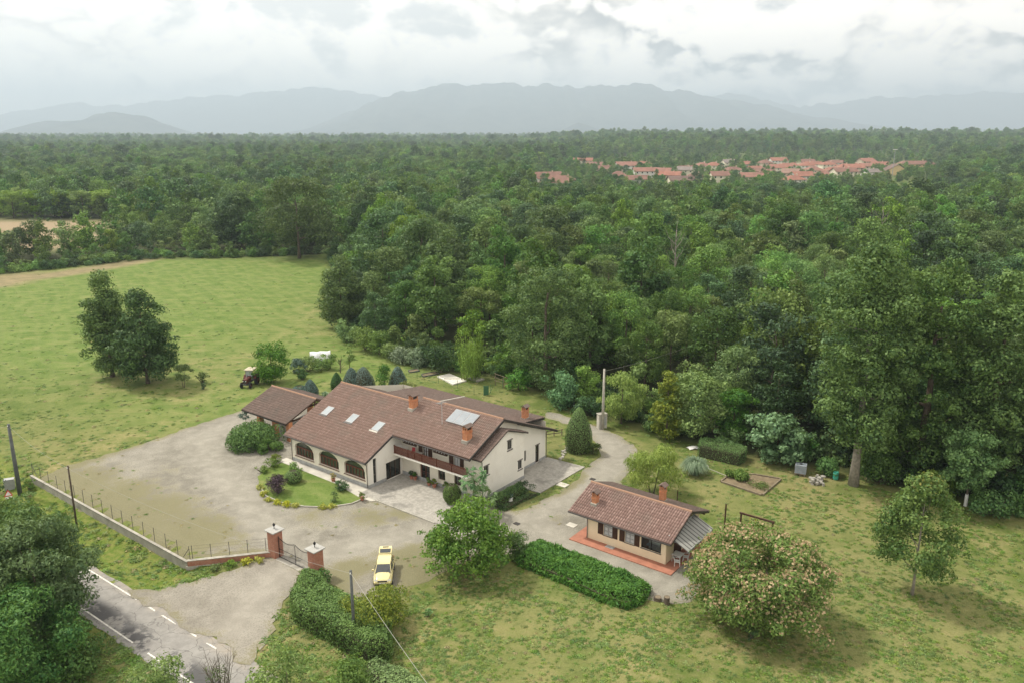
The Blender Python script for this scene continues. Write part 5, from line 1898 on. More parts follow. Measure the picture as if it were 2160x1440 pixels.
WIRE_M = worn('cable_grey', (0.34, 0.34, 0.31), 0.6, 0.1)
za = zg(*pA) + 8.15
zb = zg(*pB) + 6.6
zc = zg(*pC) + 6.05
wire((*pB, zb), (*pC, zc), .9, 'overhead wire from the wooden pole across yard and gate to the hedge pole')
wire((*pC, zc), (3.0, 28.0, 6.0), .5, 'pale overhead cable running from the hedge pole over the lawn', .015)
wire((*pA, za), (*pB, zb), .4, 'overhead wire between the tall pole and the wooden pole by the wall')
wire((*pA, za), (-95, 70, 8), 1.0, 'overhead wire leaving the tall pole away from the farm')
wire((pD[0], pD[1], 8.1), (45, 135, 9.0), 1.2, 'overhead wire from the concrete pole into the wood')

# road furniture
xy = (-39.41, 67.06)
e = empty('delineator_post', (*xy, zg(*xy)), .3, 'white roadside delineator post with black top in the verge', 'post')
MB().box(-.06, .06, -.05, .05, 0, .72).build('post_body', WHITE_P, e)
MB().prism([(-.061, -.051, .722), (.061, -.051, .722), (.061, .051, .722), (-.061, .051, .722)], (0, 0, .26)).build('black_band', IRON, e)
xy = (-52.80, 76.79)
e = empty('road_sign', (*xy, zg(*xy)), R(35), 'red-bordered triangular warning sign with plate by the road bushes', 'road sign')
RED_S = worn('sign_red', (0.55, 0.03, 0.04), 0.4, 0.08)
zt = 2.24 + 0.6
MB().tube([(0, .03, 0), (0, .03, zt + .1)], .03, 8).build('post', GALV, e)
MB().prism([(-.42, 0, zt - .72), (.42, 0, zt - .72), (0, 0, zt)], (0, .02, 0)).build('triangle_plate', RED_S, e)
MB().prism([(-.29, -.006, zt - .64), (.29, -.006, zt - .64), (0, -.006, zt - .16)], (0, .005, 0)).build('white_field', WHITE_P, e)
MB().prism([(-.3, 0, zt - 1.15), (.3, 0, zt - 1.15), (.3, 0, zt - .78), (-.3, 0, zt - .78)], (0, .02, 0)).build('supplementary_plate', WHITE_P, e)
xy = (-56.99, 83.37)
e = empty('meter_box', (*xy, zg(*xy)), .4, 'grey utility box half hidden by bushes beside the tall pole', 'box')
MB().box(-.5, .5, -.3, .3, 0, 1.2).build('body', GREY_P, e)
MB().box(-.54, .54, -.34, .34, 1.202, 1.26).build('lid', GREY_P, e)


# ================================================================== parked car
def car(xy, rz, label):
    C = empty('parked_car', (*xy, 0.015), rz, label, 'car')
    m, t, out = new_mat('cream_car_paint')
    p = finish(t, out, (0.62, 0.55, 0.28), 0.25, 0, None, 0.5)
    p.inputs['Coat Weight'].default_value = 0.6
    p.inputs['Coat Roughness'].default_value = 0.08
    PAINT = m
    BLK = worn('black_trim', (0.025, 0.025, 0.027), 0.6, 0.2)
    CG = glass_mat('car_glass', (0.022, 0.030, 0.036), 0.03, 0.9)
    LAMP = glass_mat('headlamp_glass', (0.55, 0.57, 0.58), 0.08, 0.9)
    TAIL = glass_mat('tail_lamp_glass', (0.35, 0.02, 0.02), 0.15, 0.8)
    # x across, -y is the front; length 3.8, half width 0.83
    # stations along the body: y, half width, belt height, bottom
    st = [(-1.90, .62, .56, .30), (-1.84, .74, .66, .22), (-1.65, .80, .74, .20), (-1.30, .825, .82, .19), (-.95, .83, .90, .19), (-.4, .83, .93, .19), (.4, .83, .95, .19), (1.1, .83, .97, .19), (1.55, .81, .97, .20), (1.80, .77, .95, .24), (1.88, .68, .90, .30)]
    V, F = [], []
    for (y_, w_, zt_, zb_) in st:
        crown = .05 if y_ < -.8 else .02
        V += [(-w_ * .92, y_, zb_), (-w_, y_, zb_ + .18), (-w_ * 1.0, y_, zb_ + (zt_ - zb_) * .62), (-w_ * .93, y_, zt_ - .03), (-w_ * .55, y_, zt_ + crown), (0, y_, zt_ + crown * 1.3),
              (w_ * .55, y_, zt_ + crown), (w_ * .93, y_, zt_ - .03), (w_, y_, zb_ + (zt_ - zb_) * .62), (w_, y_, zb_ + .18), (w_ * .92, y_, zb_)]
    k = 11
    for i in range(len(st) - 1):
        for j in range(k - 1):
            F.append((i * k + j, i * k + j + 1, (i + 1) * k + j + 1, (i + 1) * k + j))
        F.append((i * k + k - 1, i * k, (i + 1) * k, (i + 1) * k + k - 1))
    F.append(tuple(range(k))[::-1])
    F.append(tuple((len(st) - 1) * k + j for j in range(k)))
    me = bpy.data.meshes.new('body')
    me.from_pydata(V, [], F)
    me.materials.append(PAINT)
    me.polygons.foreach_set('use_smooth', np.ones(len(F), dtype=bool))
    body = link('body', me, C)
    # greenhouse: (y, half width, z) bottom ring and roof ring
    roof_z = 1.46
    rb = [(-.98, .70, .92), (-.55, .78, .95), (.3, .79, .97), (1.2, .78, .98), (1.62, .72, .98)]
    rt = [(-.28, .56, 1.38), (-.10, .58, 1.44), (.35, .59, 1.47), (1.05, .58, 1.45), (1.42, .55, 1.38)]
    ro = MB()
    for i in range(4):
        a, b = rt[i], rt[i + 1]
        ro.poly([(-a[1], a[0], a[2]), (a[1], a[0], a[2]), (b[1], b[0], b[2]), (-b[1], b[0], b[2])])
        for s_ in (-1, 1):
            ro.poly([(s_ * a[1], a[0], a[2]), (s_ * b[1], b[0], b[2]), (s_ * (b[1] + .03), b[0], b[2] - .06), (s_ * (a[1] + .03), a[0], a[2] - .06)])
    ro.build('roof', PAINT, C, smooth=True)
    ws = MB().poly([(-.69, -.97, .93), (.69, -.97, .93), (.57, -.29, 1.375), (-.57, -.29, 1.375)])
    ws.build('windscreen', CG, C)
    MB().poly([(-.66, -.955, .90), (.66, -.955, .90), (.66, -1.02, .93), (-.66, -1.02, .93)]).build('wiper_cowl', BLK, C)
    for s_ in (-1, 1):
        sg = MB()
        sg.poly([(s_ * .775, -.62, .96), (s_ * .785, .28, .98), (s_ * .61, .30, 1.40), (s_ * .60, -.20, 1.36)])
        sg.poly([(s_ * .785, .36, .98), (s_ * .775, 1.10, .99), (s_ * .60, 1.02, 1.39), (s_ * .61, .38, 1.40)])
        sg.poly([(s_ * .77, 1.18, .99), (s_ * .735, 1.50, 1.0), (s_ * .585, 1.30, 1.36), (s_ * .60, 1.10, 1.39)])
        sg.build('side_window', CG, C)
        pl = MB()
        for (a, b, wd) in (((.705, -.98, .93), (.575, -.27, 1.385), .05), ((.79, .32, .97), (.615, .34, 1.41), .05), ((.78, 1.14, .98), (.605, 1.06, 1.40), .05), ((.73, 1.60, .98), (.56, 1.42, 1.38), .07)):
            pl.tube([(s_ * a[0], a[1], a[2]), (s_ * b[0], b[1], b[2])], wd * .6, 5)
        pl.build('roof_pillar', PAINT, C)
        mi = MB().box(*(sorted((s_ * .84, s_ * 1.0))), -.62, -.50, .92, 1.05)
        mi.build('wing_mirror', PAINT if s_ < 0 else BLK, C)
        MB().tube([(s_ * .845, .10, .80), (s_ * .845, .28, .80)], .02, 5).build('door_handle', BLK, C)
        MB().box(*sorted((s_ * .832, s_ * .85)), -.85, 1.15, .42, .48).build('side_strip', BLK, C)
        hl = MB().prism([(s_ * .40, -1.875, .60), (s_ * .72, -1.80, .60), (s_ * .74, -1.70, .74), (s_ * .45, -1.80, .74)], (0, -.03, .01))
        hl.build('headlight', LAMP, C)
        MB().box(*sorted((s_ * .60, s_ * .76)), 1.78, 1.87, .78, 1.0).build('tail_light', TAIL, C)
        for y_ in (-1.18, 1.24):
            wh = empty('wheel', (s_ * .76, y_, .29), parent=C)
            ty = MB()
            ty.tube([(-.09, 0, 0), (.09, 0, 0)], .29, 18)
            ty.build('tyre', BLK, wh)
            MB().tube([(s_ * .085, 0, 0), (s_ * .10, 0, 0)], .19, 14).build('rim', GREY_P, wh)
    MB().box(-.66, .66, -1.935, -1.86, .26, .40).build('lower_bumper', BLK, C)
    MB().box(-.40, .40, -1.925, -1.86, .58, .68).build('grille', BLK, C)
    MB().box(-.70, .70, -1.93, -1.85, .42, .55).build('bumper', PAINT, C)
    MB().box(-.26, .26, -1.945, -1.932, .44, .53).build('number_plate', WHITE_P, C)
    for s_ in (-1, 1):
        MB().tube([(s_ * .70, -1.02, .955), (s_ * .66, -1.45, .86), (s_ * .55, -1.78, .755)], .012, 4).build('bonnet_gap', BLK, C)
        MB().tube([(s_ * .10 + .2, -1.0, .945), (s_ * .25 + .2, -.72, 1.105)], .012, 4).build('wiper', BLK, C)
        MB().box(*sorted((s_ * .834, s_ * .842)), .31, .325, .35, .93).build('door_gap', BLK, C)
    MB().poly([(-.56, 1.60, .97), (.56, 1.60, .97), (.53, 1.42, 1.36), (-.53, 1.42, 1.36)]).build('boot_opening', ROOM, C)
    # tailgate, hinged at the roof and standing open
    hg = empty('tailgate', (0, 1.44, 1.42), parent=C)
    hg.rotation_euler = (R(14), 0, 0)
    MB().prism([(-.56, 0.02, 0), (.56, .02, 0), (.58, .62, .04), (-.58, .62, .04)], (0, 0, .05)).build('glass_frame', PAINT, hg)
    MB().poly([(-.47, .07, .062), (.47, .07, .062), (.49, .55, .092), (-.49, .55, .092)]).build('rear_window', CG, hg)
    MB().prism([(-.58, .62, .04), (.58, .62, .04), (.54, 1.0, -.06), (-.54, 1.0, -.06)], (0, 0, .06)).build('lower_panel', PAINT, hg)
    MB().box(-.26, .26, .72, .86, .055, .075).build('number_plate_recess', BLK, hg)
    for s_ in (-1, 1):
        MB().tube([(s_ * .6, 1.5, 1.05), (s_ * .56, 1.85, 1.50)], .012, 5).build('gas_strut', BLK, C)
    return C


car((-11.35, 63.35), R(4), 'cream yellow hatchback with its tailgate open, parked on the gravel inside the gate')


# ================================================================== tractor
def tractor(xy, rz, label):
    T = empty('tractor', (*xy, 0.0), rz, label, 'tractor')
    RP = worn('faded_red_paint', (0.115, 0.035, 0.030), 0.6, 0.3)
    RUB = worn('tyre_rubber', (0.03, 0.03, 0.032), 0.9, 0.3)
    GP = worn('grey_cast', (0.10, 0.105, 0.115), 0.6, 0.3)
    CRM = worn('canopy_cream', (0.52, 0.46, 0.36), 0.7, 0.15)
    hood = MB()
    hood.prism([(-.33, -1.75, .85), (.33, -1.75, .85), (.34, -1.70, 1.38), (.22, -1.66, 1.46), (-.22, -1.66, 1.46), (-.34, -1.70, 1.38)], (0, 1.75, .08))
    hood.build('hood', RP, T)
    MB().box(-.26, .26, -1.79, -1.765, .9, 1.34).build('grille', RUB, T)
    MB().box(-.22, .22, -1.7, 1.0, .5, .86).build('chassis', GP, T)
    MB().box(-.62, .62, -1.40, -1.24, .48, .60).build('front_axle', GP, T)
    MB().box(-.95, .95, .72, .92, .62, .86).build('rear_axle', GP, T)
    for s_ in (-1, 1):
        for (r_, wd, x_, y_) in ((.42, .22, .72, -1.32), (.72, .40, .86, .82)):
            wh = empty('wheel', (s_ * x_, y_, r_), parent=T)
            mb = MB()
            prof = []
            mb.tube([(-wd / 2, 0, 0), (-wd * .38, 0, 0), (wd * .38, 0, 0), (wd / 2, 0, 0)], [r_ * .9, r_, r_, r_ * .9], 20)
            ty = mb.build('tyre', RUB, wh)
            for k in range(16):
                a = 2 * math.pi * k / 16
                lug = MB().box(-wd / 2, wd / 2, -.03, .03, r_ - .01, r_ + .035)
                o = lug.build('lug', RUB, ty)
                o.rotation_euler = (a, 0, 0)
            MB().tube([(s_ * wd * .3, 0, 0), (s_ * wd * .52, 0, 0)], r_ * .5, 14).build('rim', RP, wh)
        MB().prism([(s_ * .62, .15, 1.15), (s_ * .62, .45, 1.55), (s_ * .62, 1.2, 1.58), (s_ * .62, 1.55, 1.1), (s_ * .62, 1.5, 1.06), (s_ * .62, 1.16, 1.52), (s_ * .62, .48, 1.49), (s_ * .62, .2, 1.1)], (s_ * .42, 0, 0)).build('fender', RP, T)
        for y_ in (.10, 1.45):
            MB().tube([(s_ * .55, y_, .9), (s_ * .55, y_, 2.42)], .04, 6).build('cab_post', GP, T)
        MB().box(*sorted((s_ * .14, s_ * .30)), -1.80, -1.77, 1.15, 1.27).build('headlight', WHITE_P, T)
    MB().box(-.72, .72, -.15, 1.65, 2.42, 2.52).build('canopy', CRM, T)
    MB().poly([(-.52, .09, 1.35), (.52, .09, 1.35), (.52, .09, 2.40), (-.52, .09, 2.40)]).build('windscreen', GLASS_SKY, T)
    MB().box(-.25, .25, .75, 1.2, 1.0, 1.12).build('seat', RUB, T)
    MB().box(-.25, .25, 1.15, 1.25, 1.12, 1.55).build('seat_back', RUB, T)
    MB().tube([(0, .25, 1.2), (0, .42, 1.5)], .025, 5).build('steering_column', GP, T)
    MB().tube([(.2, -1.0, 1.4), (.2, -1.0, 2.05)], .035, 6).build('exhaust', RUB, T)
    return T


tractor((-41.12, 119.19), R(-6), 'old dark red farm tractor with cream canopy on the meadow edge')

# ================================================================== garden things
TIMBER = worn('weathered_timber', (0.20, 0.165, 0.115), 0.95, 0.3, 3, fine=20)
RUBBLE = worn('rubble_stone', (0.36, 0.345, 0.31), 0.95, 0.3, 3)
SOIL = worn('garden_soil', (0.19, 0.15, 0.095), 1.0, 0.3, 1.5, fine=10, bump=0.6)
YELLOW = worn('yellow_rope', (0.55, 0.50, 0.05), 0.7, 0.1)

# swing frame
sa, sb_ = (22.27, 70.68), (24.75, 68.82)
an = math.atan2(sb_[1] - sa[1], sb_[0] - sa[0])
sl_ = math.hypot(sb_[0] - sa[0], sb_[1] - sa[1])
e = empty('swing_frame', (*sa, 0), an, 'timber swing frame with yellow ropes behind the flowering tree', 'swing')
for x_ in (0, sl_):
    MB().box(x_ - .07, x_ + .07, -.07, .07, -.1, 2.4).build('post', WOOD, e)
MB().box(-.15, sl_ + .15, -.08, .08, 2.402, 2.56).build('crossbeam', WOOD, e)
for x_ in (.9, 1.45):
    MB().tube([(x_, 0, 2.4), (x_, 0, .55)], .03, 6).build('rope', YELLOW, e)
MB().box(.82, 1.53, -.12, .12, .50, .55).build('swing_seat', YELLOW, e)
xy = (20.87, 71.16)
e = empty('garden_post', (*xy, 0), 0, 'tall dark timber post left of the swing frame', 'post')
MB().box(-.06, .06, -.06, .06, -.1, 3.21).build('shaft', WOOD, e)
xy2 = (17.56, 77.72)
e = empty('garden_post', (*xy2, 0), 0, 'thin dark post on the lawn behind the lodge roof', 'post')
MB().tube([(0, 0, -.1), (0, 0, 1.6)], .05, 6).build('shaft', WOOD, e)

# rotary clothes dryer
xy = (17.63, 86.65)
e = empty('rotary_dryer', (*xy, 0), .4, 'white rotary clothes dryer with open arms on the lawn', 'clothes dryer')
MB().tube([(0, 0, 0), (0, 0, 1.9)], .03, 6).build('mast', WHITE_P, e)
for k in range(4):
    a = k * math.pi / 2
    MB().tube([(0, 0, 1.35), (math.cos(a) * 1.35, math.sin(a) * 1.35, 2.15)], .025, 5).build('arm', WHITE_P, e)
for r_ in (.5, .8, 1.1):
    m = MB()
    for k in range(4):
        a, b = k * math.pi / 2, (k + 1) * math.pi / 2
        z_ = 1.35 + .8 * r_ / 1.35
        m.tube([(math.cos(a) * r_, math.sin(a) * r_, z_), (math.cos(b) * r_, math.sin(b) * r_, z_)], .01, 4)
    m.build('line', WHITE_P, e)

# water tank on pallet
xy = (33.34, 85.31)
e = empty('water_tank', (*xy, 0), R(-25), 'caged white plastic water tank on a pallet at the wood edge', 'water tank')
TANK = worn('milky_plastic', (0.30, 0.35, 0.41), 0.5, 0.12)
MB().box(-.58, .58, -.5, .5, .32, 1.28).build('tank', TANK, e)
MB().lathe([(.15, 0), (.15, .06)], 12, (0, 0, 1.28)).build('cap', IRON, e)
for i in range(7):
    x_ = -.6 + i * .2
    MB().tube([(x_, -.53, .3), (x_, -.53, 1.3)], .014, 4).build('cage_bar', GREY_P, e)
    MB().tube([(x_, -.53, 1.31), (x_, .53, 1.31)], .014, 4).build('cage_bar', GREY_P, e)
for i in range(5):
    z_ = .34 + i * .24
    MB().tube([(-.61, -.53, z_), (.61, -.53, z_)], .014, 4).build('cage_bar', GREY_P, e)
    MB().tube([(.61, -.53, z_), (.61, .53, z_)], .014, 4).build('cage_bar', GREY_P, e)
    MB().tube([(-.61, -.53, z_), (-.61, .53, z_)], .014, 4).build('cage_bar', GREY_P, e)
for k in (-.5, 0, .5):
    MB().box(k - .07, k + .07, -.5, .5, 0, .20).build('pallet_block', TIMBER, e)
MB().box(-.62, .62, -.54, .54, .202, .30).build('pallet_deck', TIMBER, e)

# pile of stones, barrel, sack
xy = (34.43, 83.23)
e = empty('stone_stack', (*xy, 0), R(-20), 'low stack of grey stones and slabs near the big tree trunk', 'stone stack')
rr = random.Random(4)
for i in range(34):
    x_, y_ = rr.uniform(-.75, .75), rr.uniform(-.9, .9)
    z_ = rr.choice((0, .2, .4))
    s_ = rr.uniform(.14, .26)
    b = MB()
    pts = [(math.cos(t) * s_ * rr.uniform(.8, 1.25), math.sin(t) * s_ * rr.uniform(.7, 1.1), 0) for t in [k * math.pi / 3 for k in range(6)]]
    b.prism(pts, (rr.uniform(-.03, .03), rr.uniform(-.03, .03), rr.uniform(.14, .24)))
    o = b.build('stone', RUBBLE, e, (x_, y_, z_), rr.uniform(0, 3))
xy = (36.88, 83.99)
e = empty('water_barrel', (*xy, 0), 0, 'turquoise plastic barrel among weeds next to the stones', 'barrel')
TURQ = worn('turquoise_plastic', (0.06, 0.36, 0.27), 0.5, 0.12)
MB().lathe([(.26, 0), (.30, .1), (.32, .45), (.30, .8), (.26, .88), (.24, .9)], 14).build('drum', TURQ, e, smooth=True)
MB().lathe([(.28, 0), (.28, .05), (.1, .07)], 14, (0, 0, .9)).build('lid', TURQ, e)

# trunk plant pots (stumps) by the long juniper bed
for p, r_, h_, lab in (((12.29, 59.60), .32, .30, 'flat weathered tree stump at the end of the juniper bed'), ((12.95, 59.11), .28, .62, 'taller weathered tree stump beside the gravel')):
    e = empty('tree_stump', (*p, 0), 0, lab, 'stump')
    rr = random.Random(int(r_ * 100))
    m = MB()
    ring = [(math.cos(t * .628) * r_ * rr.uniform(.85, 1.12), math.sin(t * .628) * r_ * rr.uniform(.85, 1.12), -.05) for t in range(10)]
    m.prism(ring, (0.02, .02, h_ + .05))
    m.build('wood', BARK, e)
    MB().lathe([(r_ * .8, 0), (r_ * .78, .012)], 10, (0.02, .02, h_)).build('cut_face', TIMBER, e)


def beam_bed(name, pts, h, t, mat, label, loose=None):
    """raised bed: edging beams as parts, soil inside"""
    cx = sum(p[0] for p in pts) / len(pts)
    cy = sum(p[1] for p in pts) / len(pts)
    e = empty(name, (cx, cy, 0), 0, label, 'raised bed')
    L = [(p[0] - cx, p[1] - cy) for p in pts]
    for i in range(len(L)):
        a, b = L[i], L[(i + 1) % len(L)]
        d = Vector((b[0] - a[0], b[1] - a[1], 0))
        n = Vector((-d.y, d.x, 0)).normalized() * t
        u = d.normalized() * .01
        A, B = Vector((*a, 0)) + u, Vector((*b, 0)) - u
        MB().prism([A, B, B - n * .98, A - n * .98], (0, 0, h)).build('edging', mat, e)
    MB().poly([(p[0] * .97, p[1] * .97, h * .55) for p in L]).build('soil', SOIL, e)
    return e


bedA = [(23.80, 82.97), (26.05, 80.03), (30.70, 86.65), (27.44, 87.34)]
beam_bed('raised_bed', [(23.71, 83.23), (27.22, 79.80), (30.51, 83.87), (28.00, 85.04), (25.12, 84.91)], .20, .20, TIMBER, 'timber and stone edged vegetable bed on the lawn')
bush('bean_row', (25.85, 83.99), 2.7, .85, 'dense bright green bean plants in the vegetable bed', F_LOC, seed=71, n=1800, leaf=.24, cat='vegetable plants', nclump=14)
bush('herb_patch', (27.72, 81.97), 3.0, .45, 'sparse weedy herbs at the corner of the vegetable bed', F_OLIVE, seed=72, n=1100, leaf=.13, cat='vegetable plants', nclump=9)
# hay left lying
e = empty('garden_hose', (*(22.96, 87.34), .03), 0, 'pale garden hose lying across the grass by the pampas', 'hose')
h0, h1 = (22.25, 89.18), (24.68, 84.91)
p0 = (22.96, 87.34)
MB().tube([(h0[0] - p0[0], h0[1] - p0[1], 0), (.3, .5, 0), (.2, -.4, 0), (h1[0] - p0[0], h1[1] - p0[1], 0)], .035, 6).build('tube', CONC_P, e)
e = empty('sheet_heap', (*(22.69, 93.22), 0), .3, 'crumpled white plastic sheet at the end of the clipped garden hedge', 'plastic sheet')
rs = np.random.RandomState(3)
g = 10
vx, vy = np.meshgrid(np.linspace(-.7, .7, g), np.linspace(-.45, .45, g))
vz = .28 * np.exp(-(vx ** 2 * 2 + vy ** 2 * 4)) + rs.uniform(0, .09, vx.shape)
ii = (np.arange(g - 1)[:, None] * g + np.arange(g - 1)[None, :]).ravel()
link('sheet', np_mesh('sheet', np.stack([vx.ravel(), vy.ravel(), vz.ravel()], 1), np.stack([ii, ii + 1, ii + g + 1, ii + g], 1), WHITE_P), e)

# kitchen garden behind the house: slabs, frames, fence
def ground_slab(name, pts, h, mat, label, cat):
    cx = sum(p[0] for p in pts) / len(pts)
    cy = sum(p[1] for p in pts) / len(pts)
    e = empty(name, (cx, cy, 0), 0, label, cat)
    L = [(p[0] - cx, p[1] - cy) for p in pts]
    MB().prism([(*p, -.05) for p in L], (0, 0, h + .05)).build('slab', mat, e)
    return e


PALE = worn('white_concrete', (0.62, 0.60, 0.55), 0.9, 0.12, 0.8)
s1 = ground_slab('concrete_pad', [(-12.14, 123.48), (-10.26, 125.07), (-7.25, 121.18), (-9.29, 119.19)], .18, PALE, 'bright concrete slab in the fenced kitchen garden', 'concrete slab')
MB().box(-1.2, 1.3, -.3, .2, .182, .25).build('loose_board', CONC_P, s1)
ground_slab('concrete_pad', [(-7.24, 122.45), (-6.15, 123.48), (-4.40, 121.94), (-5.42, 120.67)], .22, CONC, 'smaller grey slab beside the bright concrete slab', 'concrete slab')
for p, lab in ((((-14.37, 123.48), (-12.05, 125.07), (-12.69, 126.15), (-14.74, 124.80)), 'brown soil bed with dark edging in the kitchen garden'), (((-16.81, 125.87), (-15.42, 126.69), (-15.86, 127.79), (-17.19, 126.96)), 'small dark-edged bed at the far end of the kitchen garden')):
    beam_bed('garden_bed', list(p), .2, .12, GALV, lab)
gf = [(-18.23, 124.80), (-15.31, 122.96), (-11.61, 120.18), (-8.45, 117.74), (-5.73, 114.48), (-3.25, 115.40), (-1.47, 117.74), (-1.37, 122.19)]
GREENM = worn('green_fence_paint', (0.05, 0.14, 0.07), 0.6, 0.2)
e = empty('garden_fence', (*gf[0], 0), 0, 'thin green mesh fence round the kitchen garden', 'fence')
for i in range(len(gf) - 1):
    a, b = gf[i], gf[i + 1]
    L = math.hypot(b[0] - a[0], b[1] - a[1])
    k = max(1, int(L / 2.4))
    for j in range(k):
        f = j / k
        MB().tube([(a[0] + (b[0] - a[0]) * f - gf[0][0], a[1] + (b[1] - a[1]) * f - gf[0][1], 0), (a[0] + (b[0] - a[0]) * f - gf[0][0], a[1] + (b[1] - a[1]) * f - gf[0][1], 1.35)], .03, 5).build('fence_post', GREENM, e)
    for z_ in (.1, .45, .8, 1.15):
        MB().tube([(a[0] - gf[0][0], a[1] - gf[0][1], z_), (b[0] - gf[0][0], b[1] - gf[0][1], z_)], .008, 4).build('wire', GREENM, e)
xy = (-3.86, 114.25)
e = empty('garden_gate', (*xy, 0), .3, 'dark green garden gate panel in the mesh fence', 'gate')
MB().box(-.35, .35, -.03, .03, .05, 1.5).build('panel', GREENM, e)
MB().tube([(-.4, 0, 0), (-.4, 0, 1.6)], .05, 6).build('post', GREENM, e)
MB().tube([(.4, 0, 0), (1.0, 0, 1.3)], .03, 5).build('brace', GREENM, e)
ta, tb_ = (-2.60, 119.19), (0.00, 116.32)
e = empty('wooden_trellis', (*ta, 0), math.atan2(tb_[1] - ta[1], tb_[0] - ta[0]), 'grey wooden rail trellis at the edge of the wood', 'trellis')
L = math.hypot(tb_[0] - ta[0], tb_[1] - ta[1])
for x_ in (0, L / 2, L):
    MB().tube([(x_, 0, 0), (x_, 0, 2.0)], .06, 6).build('post', TIMBER, e)
for z_ in (.8, 1.3, 1.9):
    MB().tube([(-.2, 0, z_), (L + .2, 0, z_ - .1)], .045, 6).build('rail', TIMBER, e)
ra, rb_ = (4.44, 97.11), (6.51, 97.78)
e = empty('rail_fence', (*ra, 0), math.atan2(rb_[1] - ra[1], rb_[0] - ra[0]), 'low weathered rail fence beside the cone topiary', 'fence')
L = math.hypot(rb_[0] - ra[0], rb_[1] - ra[1])
for x_ in (0, L / 2, L):
    MB().box(x_ - .05, x_ + .05, -.05, .05, 0, .9).build('post', TIMBER, e)
for z_ in (.35, .75):
    MB().box(-.1, L + .1, -.09, -.052, z_, z_ + .1).build('rail', TIMBER, e)
# edging stones and rock line near the cone topiary
rr = random.Random(9)
e = empty('rock_edging', (*(6.44, 91.69), 0), 0, 'line of pale rocks along the little lawn by the side terrace', 'rocks')
q0 = (6.44, 91.69)
for k in range(14):
    f = k / 13
    a, b = (7.24, 94.81), (5.85, 89.76)
    x_, y_ = a[0] + (b[0] - a[0]) * f - q0[0] + rr.uniform(-.2, .2), a[1] + (b[1] - a[1]) * f - q0[1]
    s_ = rr.uniform(.15, .28)
    MB().prism([(math.cos(t * 1.05) * s_ * rr.uniform(.8, 1.2), math.sin(t * 1.05) * s_ * rr.uniform(.7, 1.1), -.03) for t in range(6)], (.02, .01, s_ * .9)).build('rock', RUBBLE, e, (x_, y_, 0))

# white fleece tunnel on the meadow
ta, tb_ = (-35.27, 134.20), (-31.79, 134.20)
e = empty('fleece_tunnel', ((ta[0] + tb_[0]) / 2, (ta[1] + tb_[1]) / 2, 0), R(12), 'low white fleece tunnel over a bed on the meadow', 'garden tunnel')
m = MB()
L = math.hypot(tb_[0] - ta[0], tb_[1] - ta[1])
n = 12
for i in range(6):
    x0, x1 = -L / 2 + L * i / 6, -L / 2 + L * (i + 1) / 6
    for j in range(n):
        a, b = math.pi * j / n, math.pi * (j + 1) / n
        r_ = 1.25
        sg = lambda xx, aa: r_ * (1 - .05 * math.sin(xx * 4 + aa * 3))
        m.poly([(x0, math.cos(a) * sg(x0, a), math.sin(a) * sg(x0, a) * 1.1), (x1, math.cos(a) * sg(x1, a), math.sin(a) * sg(x1, a) * 1.1), (x1, math.cos(b) * sg(x1, b), math.sin(b) * sg(x1, b) * 1.1), (x0, math.cos(b) * sg(x0, b), math.sin(b) * sg(x0, b) * 1.1)])
for x0 in (-L / 2, L / 2):
    m.poly([(x0, math.cos(math.pi * j / n) * 1.2, math.sin(math.pi * j / n) * 1.28) for j in range(n + 1)])
FLEECE = worn('fleece', (0.62, 0.64, 0.66), 0.9, 0.1, 2)
m.build('cover', FLEECE, e)
for x_ in (-L / 2, 0, L / 2):
    MB().tube([(x_, math.cos(math.pi * j / 8) * 1.3, math.sin(math.pi * j / 8) * 1.42) for j in range(9)], .025, 5).build('hoop', GREY_P, e)

# flower bed island in front of the arches
ISL = [(-27.35, 89.03), (-23.57, 85.71), (-20.17, 83.48), (-16.81, 80.75), (-15.60, 79.21), (-17.03, 77.61), (-19.45, 76.72), (-22.00, 76.94), (-24.66, 77.83), (-26.76, 79.44), (-28.16, 81.85), (-29.24, 84.65), (-28.89, 86.93)]
sheet('island_lawn', ISL, GRASS, 0.06, seed=12, amp=0.05, cell=.5, extra=lambda a, b: {'meadow': np.full_like(a, 1.0), 'dry': np.zeros_like(a)}, label='small lush lawn island in front of the arched windows')
ke = MB()
for i in range(3, 10):
    a, b = Vector((*ISL[i], 0)), Vector((*ISL[(i + 1) % len(ISL)], 0))
    d = (b - a).normalized()
    nn = Vector((d.y, -d.x, 0)) * .16
    ke.prism([a, b, b + nn, a + nn], (0, 0, .13))
tag(ke.build('lawn_kerb', CONC), 'low stone kerb round the lawn island', kind='structure')
LITTLE = [(4.41, 96.44), (6.68, 95.62), (10.49, 92.45), (10.49, 90.20), (8.52, 87.48), (4.23, 90.64)]
sheet('little_lawn', LITTLE, GRASS, 0.03, seed=13, amp=0.1, cell=.5, extra=lambda a, b: {'dry': np.full_like(a, .35)}, label='small lawn with the cone topiary')

